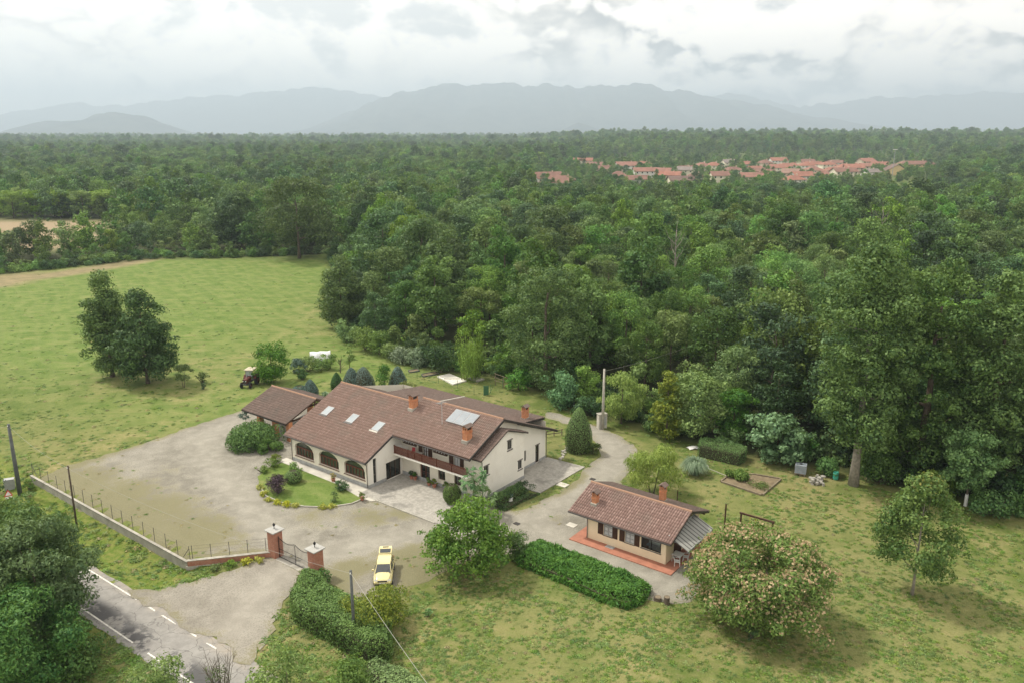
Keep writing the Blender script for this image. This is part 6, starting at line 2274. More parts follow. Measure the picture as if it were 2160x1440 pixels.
# ================================================================== single plants of the garden
tree('field_tree', (-64.82, 123.75), 101, 17.02, 8.27, 'taller of the two dark trees standing together on the meadow', base=.07, nclump=70, nleaf=19000, leaf=.36, mat=F_OAK, prof='egg', r_rel=(.12, .20), r=.32)
tree('field_tree', (-57.54, 120.18), 102, 14.92, 10.64, 'broader dark tree of the pair on the meadow, nearer the house', base=.09, nclump=70, nleaf=19000, leaf=.36, mat=F_OAK, prof='egg', r_rel=(.11, .19), r=.28)
tree('small_tree', (-51.07, 118.22), 103, 3.53, 3.39, 'small round olive-like tree beside the dark meadow trees', base=.35, nclump=12, nleaf=1400, leaf=.22, mat=F_OLIVE, r=.09, multi=2)
bush('meadow_shrub', (-49.11, 120.67), 2.2, 1.6, 'low loose shrub on the meadow beyond the small round tree', F_OLIVE, seed=5, n=600, leaf=.2)
bush('meadow_shrub', (-47.61, 117.26), .9, 1.0, 'tiny dark shrub alone on the meadow', F_DARK, seed=6, n=250, leaf=.16)
tree('round_tree', (-37.98, 120.67), 104, 6.14, 6.47, 'dense round green tree behind the carport roof', base=.08, nclump=40, nleaf=7000, leaf=.26, mat=F_JUN, prof='round', r_rel=(.13, .2), r=.16)
for i, (p, w, h, mt, lab) in enumerate((((-35.11, 126.15), 3.0, 2.2, F_BLUE, 'grey-green shrub between the round tree and the vegetable rows'), ((-33.83, 126.69), 3.6, 2.4, F_LIME, 'bright green shrub in front of the fleece tunnel'), ((-32.06, 127.52), 3.8, 2.4, F_MIX, 'mid green shrub below the fleece tunnel'), ((-30.56, 128.63), 3.2, 2.3, F_LOC, 'leafy green shrub at the end of the fleece tunnel'), ((-33.48, 122.19), 1.8, 1.6, F_DARK, 'dark little shrub beside the bare soil'))):
    bush('garden_shrub', p, w, h, lab, mt, seed=110 + i, n=1200, leaf=.24)
e = empty('bare_sapling', (*(-28.31, 125.87), 0), 0, 'leafless sapling behind the farmhouse ridge', 'tree')
m = MB()
m.tube([(0, 0, -.1), (.05, 0, 1.2), (.3, .1, 2.8)], [.09, .07, .03], 6)
for k in range(7):
    a = k * .9
    m.tube([(.05, 0, .7 + k * .2), (math.cos(a) * .9, math.sin(a) * .9, 1.5 + k * .28)], [.045, .015], 5)
m.build('trunk', BARK, e)
tree('small_tree', (-27.07, 127.52), 105, 3.4, 2.2, 'little leafy tree with a bushy top beyond the ridge', base=.35, nclump=9, nleaf=900, leaf=.22, mat=F_LIME, r=.08)
for i, (p, w, h, pr, mt, lab) in enumerate((((-29.83, 112.25), 2.5, 3.1, 'bullet', F_BLUE, 'blue-green conical conifer between carport and farmhouse'), ((-31.68, 113.13), 2.4, 1.8, 'round', F_BLUE, 'low rounded conifer beside the conical one'), ((-26.93, 116.79), 1.9, 2.8, 'bullet', F_DARK, 'dark slim clipped thuja behind the ridge'),
                                       ((-24.32, 115.40), 2.9, 4.0, 'bullet', F_BLUE, 'blue-grey clipped conifer, slimmer of a touching pair'), ((-22.52, 115.40), 3.6, 4.1, 'bullet', F_BLUE, 'blue-grey clipped conifer, wider of a touching pair'), ((-17.32, 115.40), 3.0, 4.2, 'bullet', F_BLUE, 'grey-green pointed conifer behind the rear roof'))):
    bush('clipped_conifer', p, w, h, lab, mt, seed=120 + i, n=2600, leaf=.17, cat='conifer', prof=pr, tight=True, needle=True)
tree('small_tree', (-19.20, 114.48), 106, 4.6, 3.2, 'thin leafy fruit tree behind the farmhouse ridge', base=.25, nclump=12, nleaf=1300, leaf=.24, mat=F_MIX, prof='tall', r=.12)
bush('garden_shrub', (-15.85, 114.03), 3.8, 2.2, 'rounded yellow-green shrub next to the pointed conifer', F_GOLD, seed=131, n=1500, leaf=.2)
blade_clump('yucca_clump', (-27.65, 112.25), 1.7, 1.3, 'spiky pale green yucca clump behind the carport', F_PAMPAS, seed=3, n=160, width=.05)
# big spreading juniper and the little cloud-pruned tree by the carport
jp = (-32.66, 94.33)
bush('spreading_juniper', jp, 7.08, 2.3, 'large low spreading juniper in the gravel by the carport', F_JUN, seed=140, n=9000, leaf=.36, prof='flat', needle=True, nclump=34)
bush('spreading_juniper', (jp[0] + 2.6, jp[1] - 2.0), 3.2, 1.6, 'smaller juniper mound against the carport juniper, nearer the house', F_JUN, seed=141, n=2500, leaf=.32, prof='flat', needle=True, nclump=12)
tree('cloud_pruned_tree', (-35.40, 99.86), 107, 2.7, 1.7, 'little grey cloud-pruned tree behind the juniper', base=.5, nclump=6, nleaf=500, leaf=.16, mat=F_BLUE, r=.06, nlimb=5, trunk_top=.75)
# island plants
bush('purple_shrub', (-25.65, 80.27), 2.60, 1.9, 'round dark purple shrub on the lawn island', F_PURP, seed=150, n=2600, leaf=.15, nclump=34, base=.12)
bush('clipped_ball', (-24.67, 83.23), 1.93, 1.45, 'clipped light green ball shrub on the lawn island', F_HEDGE, seed=151, n=1700, leaf=.12, tight=True, prof='round')
bush('island_shrub', (-25.19, 86.24), 1.7, 1.1, 'loose green shrub between ball shrub and walkway', F_MIX, seed=152, n=700, leaf=.15)
bush('island_shrub', (-29.06, 85.84), 1.6, .9, 'low green shrub at the outer tip of the island', F_HEDGE, seed=153, n=600, leaf=.14)
bush('island_shrub', (-28.32, 87.48), 1.9, 1.0, 'green mound at the island edge by the gravel', F_MIX, seed=154, n=700, leaf=.14)
bush('island_shrub', (-28.32, 89.03), 1.5, .9, 'yellowish shrub at the walkway end of the island', F_GOLD, seed=155, n=600, leaf=.14)
bush('island_shrub', (-18.82, 80.87), 1.9, 1.1, 'dark green rose bush on the lawn island', F_DARK, seed=156, n=900, leaf=.15)
bush('island_shrub', (-19.07, 78.17), 1.1, 1.2, 'reddish-green small bush near the island kerb', F_RUSSET, seed=157, n=400, leaf=.13)
for i, (p, w) in enumerate((((-27.94, 81.48), 1.3), ((-26.96, 79.80), 1.3), ((-26.00, 78.63), 1.2), ((-24.98, 77.72), 1.3), ((-23.85, 77.27), 1.4), ((-22.93, 77.05), 1.3), ((-19.95, 76.72), 1.2), ((-18.98, 76.83), 1.1))):
    bush('yellow_border_plant', p, w, .38, 'low golden yellow border plant along the island kerb', F_YEL, seed=160 + i, n=350, leaf=.13, nclump=7, cat='plant', group='yellow border plants of the lawn island')
# court plants
bush('clipped_ball', (-6.37, 77.95), 1.92, 2.1, 'egg-shaped clipped bright green bush on the court', F_JUN, seed=170, n=2600, leaf=.13, tight=True, prof='round')


def palm(xy, h, label, seed=1):
    rs = np.random.RandomState(seed)
    e = empty('palm_tree', (*xy, 0), 0, label, 'palm tree')
    m = MB()
    m.tube([(0, 0, -.1), (.03, 0, h * .4), (.05, .02, h * .72)], [.17, .15, .14], 9)
    m.build('trunk', worn('palm_fibre', (0.10, 0.075, 0.05), 1.0, .4, 5), e)
    V, F, S = [], [], []
    for i in range(34):
        a = rs.uniform(0, 6.28)
        el = rs.uniform(-.7, 1.2)
        L = rs.uniform(.8, 1.15)
        tip = np.array([math.cos(a) * math.cos(el) * L, math.sin(a) * math.cos(el) * L, h * .74 + math.sin(el) * L])
        b = np.array([0.05, .02, h * .70])
        # fan of blades
        d = unit((tip - b)[None])[0]
        sd = unit(np.cross(d, [0, 0, 1.0])[None])[0]
        up = np.cross(sd, d)
        for k in range(11):
            f = (k - 5) / 5 * 1.25
            dr = d * math.cos(f) + sd * math.sin(f)
            l2 = rs.uniform(.55, .75)
            e1 = tip + dr * l2 - np.array([0, 0, .22 * abs(f) + .1])
            w_ = up * .0 + np.cross(dr, up) * .045
            i0 = len(V)
            V += [tip - w_, tip + dr * l2 * .5 - w_ * 1.4 + up * .03, e1, tip + dr * l2 * .5 + w_ * 1.4 + up * .03]
            F.append((i0, i0 + 1, i0 + 2, i0 + 3))
            S.append(rs.uniform(0, 1))
        i0 = len(V)
        s2 = sd * .02
        V += [b - s2, b + s2, tip + s2, tip - s2]
        F.append((i0, i0 + 1, i0 + 2, i0 + 3))
        S.append(.3)
    link('fronds', np_mesh('fronds', np.array(V), np.array(F), F_PALM, face_attrs={'shade': np.array(S)}), e)


palm((-3.96, 75.96), 4.95, 'fan palm beside the court in front of the gable corner', 4)
palm((-3.01, 74.47), 3.1, 'shorter fan palm leaning by the taller palm', 5)
hedge('low_hedge', [(-2.40, 77.05), (-1.39, 76.39), (1.44, 79.56), (0.63, 80.75)], 1.15, 'dark clipped low hedge along the white gable wall', F_JUN, n=3200, leaf=.14, seed=8, round_=.15, lump=.05)
bush('garden_shrub', (1.13, 79.68), 2.3, 1.5, 'round dark shrub at the end of the low gable hedge', F_DARK, seed=171, n=1300, leaf=.15)
hedge('ground_cover_bed', [(-1.39, 76.39), (-0.69, 75.96), (1.01, 77.95), (3.00, 79.91), (1.55, 79.80)], .35, 'low green ground cover bed between hedge and driveway', F_LOC, n=1800, leaf=.14, seed=9, cat='ground cover', round_=.2, lump=.12)
e = empty('agave_pot', (*(-0.20, 77.95), .2), 0, 'white pot with a grey agave on the ground cover', 'potted plant')
MB().lathe([(.18, 0), (.28, .1), (.24, .34), (.30, .40)], 12).build('pot', WHITE_P, e)
blade_clump('agave', (-0.20, 77.95), 1.0, .7, 'grey agave rosette growing in the white pot', F_BLUE, seed=6, n=26, width=.06).location.z = .5
bush('cone_topiary', (8.25, 92.45), 3.42, 5.72, 'tall clipped cone of dark green yew beside the driveway', F_HEDGE, seed=180, n=6500, leaf=.14, tight=True, prof='bullet', cat='topiary')
bush('garden_shrub', (10.02, 91.24), 1.9, 1.5, 'round dark green shrub next to the cone topiary', F_MIX, seed=181, n=1000, leaf=.16)
# weeping tree and pampas behind the lodge
tree('weeping_tree', (15.32, 80.27), 190, 4.73, 6.13, 'feathery yellow-green weeping pepper tree behind the lodge', base=.30, nclump=30, nleaf=9000, leaf=.34, mat=F_WILLOW, prof='flat', r=.13, multi=2, droop=True, aspect=.22, squash=1.0, r_rel=(.12, .2))
blade_clump('pampas_clump', (21.17, 85.57), 4.18, 2.0, 'rounded grey-green pampas grass clump on the lawn', F_PAMPAS, seed=7, n=1500, width=.025, arch=.95)
hedge('clipped_garden_hedge', [(22.70, 90.64), (26.96, 87.62), (27.99, 88.89), (28.48, 90.20), (24.35, 93.22), (23.30, 92.76)], 1.55, 'clipped pale green rectangular hedge at the wood edge', F_HEDGE, n=5200, leaf=.12, seed=15, round_=.08, lump=.04)
tree('fig_tree', (31.82, 89.47), 200, 5.34, 7.55, 'broad fig tree with big pale leaves behind the vegetable bed', base=.05, nclump=46, nleaf=5200, leaf=.40, mat=F_FIG, prof='round', r=.15, multi=3, r_rel=(.11, .18), aspect=.8)
# front lawn trees
tree('front_lawn_tree', (-3.93, 64.28), 210, 6.89, 9.74, 'bright green bushy tree at the lawn corner before the court', base=.16, nclump=80, nleaf=11000, leaf=.27, mat=F_LIME, prof='egg', r=.17, r_rel=(.075, .135), inner=.3)
bush('lawn_bush', (0.35, 66.61), 2.91, 2.5, 'dark rounded bush between the lawn tree and the juniper bed', F_MIX, seed=211, n=2600, leaf=.18, nclump=18)
jb = [(0.52, 65.35), (1.11, 67.48), (2.72, 68.82), (5.31, 66.87), (7.84, 64.93), (10.46, 62.78), (11.90, 60.90), (11.05, 59.11), (9.48, 58.14), (7.58, 59.39), (4.56, 62.02)]
hedge('juniper_bed', jb, 1.0, 'long low mounded juniper bed beside the lodge driveway', F_JUN, n=16000, leaf=.22, seed=17, round_=.7, lump=.22, needle=True, top_share=.8, hfun=lambda a, b: .75 + .42 * vnoise(a * .35 + 3, b * .5, 4))
tree('ornamental_tree', (34.16, 60.39), 220, 11.10, 8.30, 'young maple with reddish top shoots alone on the lawn', base=.22, nclump=80, nleaf=12000, leaf=.25, mat=F_RUSSET, prof='egg', r=.13, r_rel=(.08, .14), tint_top=.42, bark=BARK_PALE, inner=.25)

# silk tree in bloom
ax = (19.78, 57.20)
rs = np.random.RandomState(230)
hT, wT = 6.9, 12.2
cl = crown_clumps(rs, .7, hT, wT, 135, 'round', (.085, .14), .5)
cl = [(c[0], c[1], min(c[2], hT * math.sqrt(max(.05, 1 - (math.hypot(c[0], c[1]) / (wT * .53)) ** 2)) * .96), c[3]) for c in cl]
cm = crown_mesh('crown', rs, cl, 34000, .30, F_SILK, squash=.5, up=.6, aspect=.34)
tm = trunk_mesh('trunk', rs, 4.2, .22, 1.0, cl, 14, BARK, (0, 0), 2)
st_ = plant('silk_tree', (tm, cm), ax, 'wide silk tree covered in pinkish cream flowers on the lawn', 'tree')
# flowers: tufts on the upper side of the clumps
C_, N_ = [], []
for (cx, cy, cz, r) in cl:
    k = int((46 if rs.uniform() < .62 else 12) * (r / 1.2) ** 2) + 4
    d = sphere_dirs(rs, k, 1.1)
    C_.append(np.array([[cx, cy, cz]]) + d * np.array([r, r, r * .5]) * 1.08)
    N_.append(d)
C_, N_ = np.concatenate(C_), np.concatenate(N_)
v1, f1 = leaf_quads(rs, C_, N_, .22, .9, jitter=1.2)
v2, f2 = leaf_quads(rs, C_, np.cross(N_, rs.normal(0, 1, N_.shape)), .19, .9, jitter=.5)
fl = link('blossoms', np_mesh('blossoms', np.concatenate([v1, v2]), np.concatenate([f1, f2 + len(v1)]), F_PINK, face_attrs={'shade': rs.uniform(0, 1, len(f1) * 2)}), st_)
bush('lawn_shrub', (18.69, 54.36), 1.1, .7, 'tuft of dark shoots below the silk tree', F_DARK, seed=231, n=300, leaf=.14)
bush('lawn_weed', (-6.85, 57.34), .9, .6, 'pale leafy weed on the lawn near the bare tree shade', F_FIG, seed=232, n=160, leaf=.16, cat='plant')

# hedge and shrubs beside the gate
gh = [(-18.22, 62.02), (-17.06, 62.02), (-15.19, 59.53), (-13.07, 57.87), (-10.63, 56.04), (-9.40, 54.36), (-9.14, 51.64), (-10.75, 51.30), (-13.97, 53.94), (-17.09, 56.04), (-18.35, 58.21)]
hedge('gate_hedge', gh, 2.0, 'big rounded clipped hedge from the gate pillar along the apron', F_HEDGE, n=24000, leaf=.15, seed=19, round_=.5, lump=.12)
bush('golden_shrub', (-10.82, 56.04), 5.70, 2.9, 'yellow-tipped conifer shrub between the hedge and parked car', F_GOLD, seed=233, n=8000, leaf=.24, prof='round', nclump=30, needle=True)
hedge('lawn_hedge', [(-10.86, 50.55), (-10.04, 51.30), (-7.57, 49.86), (-4.60, 47.11), (-5.81, 46.17), (-9.39, 48.33)], 1.1, 'lower light green hedge running out of the picture by the lawn', F_HEDGE, n=6000, leaf=.16, seed=20, round_=.4, lump=.12)
bush('pillar_shrub', (-16.55, 62.47), 1.3, 1.2, 'small ivy bush at the foot of the gate pillar by the car', F_MIX, seed=234, n=500, leaf=.15)
bush('gatepost_shrub', (-18.42, 62.78), 1.1, 1.0, 'yellowish shoots between gate pillar and clipped hedge', F_GOLD, seed=235, n=350, leaf=.15)
for i, (p, w) in enumerate((((-26.79, 64.53), 1.2), ((-25.67, 65.02), 1.3), ((-24.29, 65.43), 1.3), ((-23.21, 65.85), 1.2))):
    bush('wall_plant', p, w, .55, 'low yellow-green border plant along the foot of the brick wall', F_LIME if i < 2 else F_YEL, seed=240 + i, n=350, leaf=.14, nclump=7, cat='plant', group='border plants at the brick wall')
bush('wall_end_shrub', (-54.41, 82.72), 1.5, 1.2, 'small green shrub at the far end of the concrete wall', F_MIX, seed=245, n=500, leaf=.16)

# roadside trees in the lower corner
tree('roadside_tree', (-37.0, 55.2), 301, 10.5, 8.8, 'large feathery locust tree overhanging the road', base=.12, nclump=80, nleaf=20000, leaf=.30, mat=F_ROBIN, prof='oak', r_rel=(.09, .16), r=.2, aspect=.4)
tree('roadside_tree', (-40.0, 58.0), 302, 10.0, 9.5, 'dense dark locust tree at the picture edge above the road', base=.10, nclump=80, nleaf=20000, leaf=.30, mat=F_ROBIN, prof='oak', r_rel=(.09, .16), r=.2, aspect=.4)
tree('roadside_tree', (-35.6, 50.0), 303, 7.5, 9.0, 'shadowy roadside tree nearest the bottom corner', base=.08, nclump=70, nleaf=18000, leaf=.28, mat=F_ROBIN, prof='round', r_rel=(.09, .16), r=.18, aspect=.4)
tree('roadside_tree', (-46.8, 66.0), 304, 6.0, 7.5, 'grey-green roadside tree below the triangular sign', base=.08, nclump=60, nleaf=15000, leaf=.28, mat=F_MIX, prof='round', r_rel=(.10, .17), r=.18)
bush('roadside_bush', (-55.0, 72.0), 5.0, 3.6, 'dark bush at the picture edge beside the meter box', F_DARK, seed=305, n=3200, leaf=.24, nclump=20)
bush('roadside_bush', (-57.5, 79.0), 4.5, 3.4, 'dark bush at the picture edge by the tall pole', F_DARK, seed=306, n=2500, leaf=.24, nclump=18)
bush('roadside_bush', (-32.4, 51.6), 4.4, 2.6, 'low dense bushes under the overhanging locust tree', F_MIX, seed=307, n=3000, leaf=.22, nclump=20)
tree('young_locust', (-24.16, 47.74), 308, 3.94, 4.0, 'light green young locust at the bottom edge beside the road line', base=.1, nclump=26, nleaf=3000, leaf=.22, mat=F_LIME, prof='round', r_rel=(.13, .22), r=.07, aspect=.45)
tree('young_walnut', (-15.37, 46.78), 309, 4.27, 5.4, 'pale green young walnut tree at the bottom edge below the grass', base=.15, nclump=28, nleaf=2600, leaf=.27, mat=F_LIME, prof='round', r_rel=(.13, .2), r=.07, aspect=.4)
tree('young_walnut', (-11.09, 47.01), 310, 4.56, 3.6, 'pale green young walnut tree in front of the lower hedge', base=.2, nclump=22, nleaf=2000, leaf=.27, mat=F_LIME, prof='egg', r_rel=(.13, .2), r=.07, aspect=.4)
# bare twiggy bush
bbx = (-20.14, 47.26)
e = empty('bare_bush', (*bbx, zg(*bbx)), 0, 'bare grey twiggy bush in front of the road', 'bush')
rr = random.Random(12)
m = MB()
for k in range(26):
    a, r_ = rr.uniform(0, 6.28), rr.uniform(.2, 1.3)
    b0 = (math.cos(a) * .2, math.sin(a) * .2, -.1)
    b1 = (math.cos(a) * r_ * .6, math.sin(a) * r_ * .6, rr.uniform(1.6, 2.4))
    b2 = (math.cos(a) * r_ * 1.1 + rr.uniform(-.2, .2), math.sin(a) * r_ * 1.1, rr.uniform(3.0, 4.6))
    m.tube([b0, b1, b2], [.04, .025, .008], 5)
    for q in range(4):
        f = rr.uniform(.3, .9)
        s0 = Vector(b1).lerp(Vector(b2), f)
        m.tube([s0, s0 + Vector((rr.uniform(-.5, .5), rr.uniform(-.5, .5), rr.uniform(.3, .8)))], [.014, .005], 4)
m.build('twigs', worn('grey_twigs', (0.16, 0.14, 0.115), 1.0, .3), e)
rs = np.random.RandomState(77)
link('sparse_leaves', crown_mesh('sparse_leaves', rs, crown_clumps(rs, 1.2, 4.2, 2.6, 10, 'round', (.15, .25), .2), 420, .12, F_OLIVE), e)

# ================================================================== wood-edge trees that can be told apart
tree('great_oak', (5.18, 118.46), 401, 18.58, 13.90, 'great bright-topped oak rising at the wood edge behind the house', base=.12, nclump=85, nleaf=17000, leaf=.38, mat=F_TALL, prof='oak', r=.42, r_rel=(.09, .15))
tree('meadow_corner_tree', (-34.45, 157.15), 402, 14.89, 10.78, 'olive green tree at the inner corner of the meadow', base=.08, nclump=60, nleaf=11000, leaf=.42, mat=F_OLIVE, prof='egg', r=.25, r_rel=(.10, .17))
tree('great_oak', (-66.62, 248.24), 403, 23.95, 23.50, 'large dark oak standing out in the tree line beyond the meadow', base=.2, nclump=70, nleaf=13000, leaf=.62, mat=F_OAK, prof='oak', r=.5, r_rel=(.10, .16))
tree('tall_oak', (38.30, 82.47), 404, 26.66, 10.91, 'very tall slender oak with bare lower trunk near the stones', base=.19, nclump=130, nleaf=32000, leaf=.34, mat=F_TALL, prof='oak', r=.50, r_rel=(.10, .18), bark=BARK_PALE, inner=.02)
tree('tall_oak', (45.95, 83.74), 405, 25.18, 11.59, 'tall oak with a dark trunk standing directly above the maple', base=.08, nclump=130, nleaf=32000, leaf=.34, mat=F_TALL, prof='oak', r=.55, r_rel=(.08, .14), inner=.02)
tree('tall_oak', (52.10, 81.48), 415, 24.20, 10.53, 'tall oak at the picture edge above the white-trunked tree', base=.10, nclump=120, nleaf=28000, leaf=.34, mat=F_TALL, prof='oak', r=.45, r_rel=(.09, .15), inner=.02)
e = tree('white_trunk_tree', (47.99, 77.27), 406, 8.5, 6.0, 'small tree with white-painted trunk at the wood edge', base=.28, nclump=34, nleaf=6000, leaf=.30, mat=F_LOC, prof='round', r=.14, r_rel=(.12, .2))
MB().tube([(0, 0, 0), (0, 0, 1.35)], [.185, .165], 10).build('white_paint_band', WHITE_P, e)
tree('yellow_magnolia', (19.91, 96.44), 407, 9.57, 4.78, 'yellow-tinged tree at the wood edge behind the weeping tree', base=.05, nclump=46, nleaf=6500, leaf=.30, mat=F_GOLD, prof='egg', r=.16, r_rel=(.11, .18))
tree('edge_tree', (23.51, 96.94), 408, 8.52, 9.05, 'spreading grey-green tree beside the yellow-tinged tree', base=.10, nclump=50, nleaf=9000, leaf=.32, mat=F_MIX, prof='round', r=.2, r_rel=(.11, .17))
tree('edge_tree', (14.83, 102.03), 409, 6.93, 5.93, 'drooping olive tree behind the concrete utility pole', base=.10, nclump=34, nleaf=6500, leaf=.34, mat=F_WILLOW, prof='round', r=.16, r_rel=(.13, .2), droop=True, aspect=.35)
tree('edge_tree', (28.44, 96.27), 410, 6.51, 5.82, 'mid green small tree behind the clipped garden hedge', base=.12, nclump=30, nleaf=5000, leaf=.30, mat=F_MIX, prof='round', r=.15, r_rel=(.13, .2))
bush('laurel_bush', (7.00, 109.26), 5.63, 5.0, 'large glossy blue-green bush at the wood edge', F_FIG, seed=411, n=3200, leaf=.36, nclump=26, prof='round')
rs = np.random.RandomState(412)
# bamboo: upright culms with hanging leaf sprays
bx_ = (-6.54, 122.19)
e = empty('bamboo_clump', (*bx_, 0), 0, 'bright yellow-green bamboo clump at the garden edge', 'bamboo')
m = MB()
C_, N_ = [], []
hB, wB = 7.22, 5.02
for k in range(60):
    a, r_ = rs.uniform(0, 6.28), math.sqrt(rs.uniform(0, 1)) * wB * .32
    hh = hB * rs.uniform(.6, 1.12)
    b0 = Vector((math.cos(a) * r_, math.sin(a) * r_, -.05))
    b1 = b0 + Vector((math.cos(a) * .25, math.sin(a) * .25, hh * .6))
    b2 = b0 + Vector((math.cos(a) * wB * .2, math.sin(a) * wB * .2, hh))
    m.tube([b0, b1, b2], [.035, .028, .01], 5)
    for q in range(75):
        f = rs.uniform(.15, 1)
        p = b0.lerp(b1, f / .6) if f < .6 else b1.lerp(b2, (f - .6) / .4)
        C_.append([p.x + rs.normal(0, .28), p.y + rs.normal(0, .28), p.z + rs.normal(0, .15)])
        N_.append([math.cos(a), math.sin(a), .4])
m.build('culms', F_WILLOW, e)
v, f = leaf_quads(rs, np.array(C_), np.array(N_), .34, .22, along=np.tile([[0, 0, -1.0]], (len(C_), 1)))
link('leaves', np_mesh('leaves', v, f, F_WILLOW, face_attrs={'shade': rs.uniform(0.2, 1, len(f))}), e)
# row of shrubs and white-flowered vine along the meadow edge
for i, (p, w, h, mt, lab) in enumerate((((-30.92, 145.71), 5, 4.2, F_LOC, 'low bright shrub at the foot of the meadow corner tree'), ((-26.81, 140.23), 6, 4.6, F_LIME, 'broad light green shrub along the meadow edge'), ((-23.69, 136.99), 5.5, 4.0, F_MIX, 'mid green shrub along the meadow edge by the vine fence'),
                                      ((-18.61, 131.80), 5.0, 2.6, F_PAMPAS, 'whitish flowering creeper over the garden fence'), ((-15.93, 129.77), 4.4, 2.6, F_PAMPAS, 'smaller whitish flowering creeper at the fence end'), ((-20.96, 134.50), 4.6, 2.4, F_LIME, 'trained vine row at the fence'),
                                      ((-11.73, 125.87), 5.0, 4.4, F_DARK, 'dark shrub left of the bamboo'), ((1.09, 116.79), 4.6, 3.4, F_MIX, 'green shrub climbing the wooden trellis'), ((10.61, 105.24), 4.6, 2.6, F_DARK, 'low dark shrub left of the utility pole'), ((35.54, 90.94), 4.0, 2.8, F_MIX, 'green shrub behind the water tank'), ((41.35, 83.35), 5, 3.2, F_LOC, 'light green undergrowth between the two tall oaks'),
                                      ((36.46, 85.31), 3.0, 1.7, F_MIX, 'weeds and brambles around the turquoise barrel'), ((49.50, 75.21), 5.0, 2.2, F_DARK, 'dark bramble bank at the wood edge far side of the lawn'), ((46.13, 79.09), 4.5, 2.6, F_MIX, 'green bramble bank behind the maple'))):
    bush('edge_shrub', p, w, h, lab, mt, seed=420 + i, n=2000, leaf=.30, nclump=16)
EXPL = [(52.10, 81.48), (5.18, 118.46), (-34.45, 157.15), (-66.62, 248.24), (38.30, 82.47), (45.95, 83.74), (47.99, 77.27), (19.91, 96.44), (23.04, 94.81), (14.83, 102.03), (26.21, 91.24), (-6.54, 122.19), (31.82, 88.75)]

# ================================================================== the wood
KINDS_T = [  # mat, profile, height, width, base, clumps, leaves, leaf size, aspect
    (F_OAK, 'oak', 17.5, 12.0, .14, 46, 6500, .50, .62, 'dark green oak'),
    (F_MIX, 'round', 15.0, 11.0, .10, 42, 6000, .50, .62, 'mid green broadleaf tree'),
    (F_LOC, 'oak', 14.5, 9.5, .12, 40, 6000, .42, .42, 'feathery light green locust tree'),
    (F_MIX, 'tall', 19.0, 9.5, .14, 44, 6000, .50, .62, 'tall green ash tree'),
    (F_LIME, 'round', 12.5, 9.0, .08, 36, 5000, .46, .5, 'pale yellow-green tree'),
    (F_DARK, 'oak', 18.0, 12.5, .14, 46, 6500, .50, .62, 'very dark broad oak'),
    (F_OLIVE, 'egg', 14.0, 9.0, .10, 38, 5200, .48, .6, 'olive grey-green tree'),
    (F_LOC, 'egg', 13.0, 8.0, .08, 36, 5200, .44, .42, 'slim fresh green locust tree'),
]
PROTO = [tree_meshes(500 + i, k[2], k[3], k[4], k[5], k[6], k[7], k[0], prof=k[1], aspect=k[8], r_rel=(.11, .19), nlimb=5) for i, k in enumerate(KINDS_T)]
rs = np.random.RandomState(77)


def scatter(y0, y1, step):
    xs = np.arange(-0.72 * y1 - 30, 0.72 * y1 + 30, step)
    ys = np.arange(y0, y1, step)
    X_, Y_ = np.meshgrid(xs, ys)
    X_ = X_ + (np.arange(len(ys)) % 2)[:, None] * step * .5
    px = X_.ravel() + rs.uniform(-.38, .38, X_.size) * step
    py = Y_.ravel() + rs.uniform(-.38, .38, X_.size) * step
    ok = (np.abs(px) < 0.70 * py + 26)
    return px[ok], py[ok]


px, py = scatter(60, 330, 6.9)
ok = ~in_poly(px, py, OPEN) | (dist_poly(px, py, OPEN) < .8)
for q in (FAR_FIELD,):
    ok &= ~in_poly(px, py, q)
d_open = dist_poly(px, py, OPEN)
ok &= (d_open > 1.0)
for q in EXPL:
    ok &= np.hypot(px - q[0], py - q[1]) > 4.2
px, py, d_open = px[ok], py[ok], d_open[ok]
# patches of one kind, as woods grow
kn = vnoise(px / 22 + 40, py / 22 + 7, 21)
kn2 = rs.uniform(0, 1, len(px))
kind = np.select([kn2 < .34, kn < .42, kn < .52, kn < .64, kn < .74], [rs.randint(0, 8, len(px)), np.where(kn2 < .65, 2, 7), np.where(kn2 < .7, 1, 4), np.where(kn2 < .7, 0, 3), np.where(kn2 < .65, 5, 0)], default=np.where(kn2 < .6, 1, 6))
zl = (px > 15) & (px < 90) & (py > 120) & (py < 205) & (rs.uniform(0, 1, len(px)) < .55)
kind = np.where(zl, rs.choice((2, 7, 4, 2), len(px)), kind)
zd = (px < 4) & (py > 140) & (py < 235) & (rs.uniform(0, 1, len(px)) < .5)
kind = np.where(zd, rs.choice((0, 5, 0, 3), len(px)), kind)
sc = rs.uniform(.58, 1.14, len(px)) * np.where(d_open < 6, .62, 1.0) * np.where(d_open < 12, .85, 1.0) * np.where(np.isin(kind, (2, 4, 7)), .84, 1.0) * np.where((px < -.40 * py) & (py < 300), .74, 1.0)
hpx = np.array([KINDS_T[k][2] for k in kind]) * sc / np.hypot(px, py)
order = np.argsort(-hpx)
near = order[:300]
zs = ground_z(px, py)
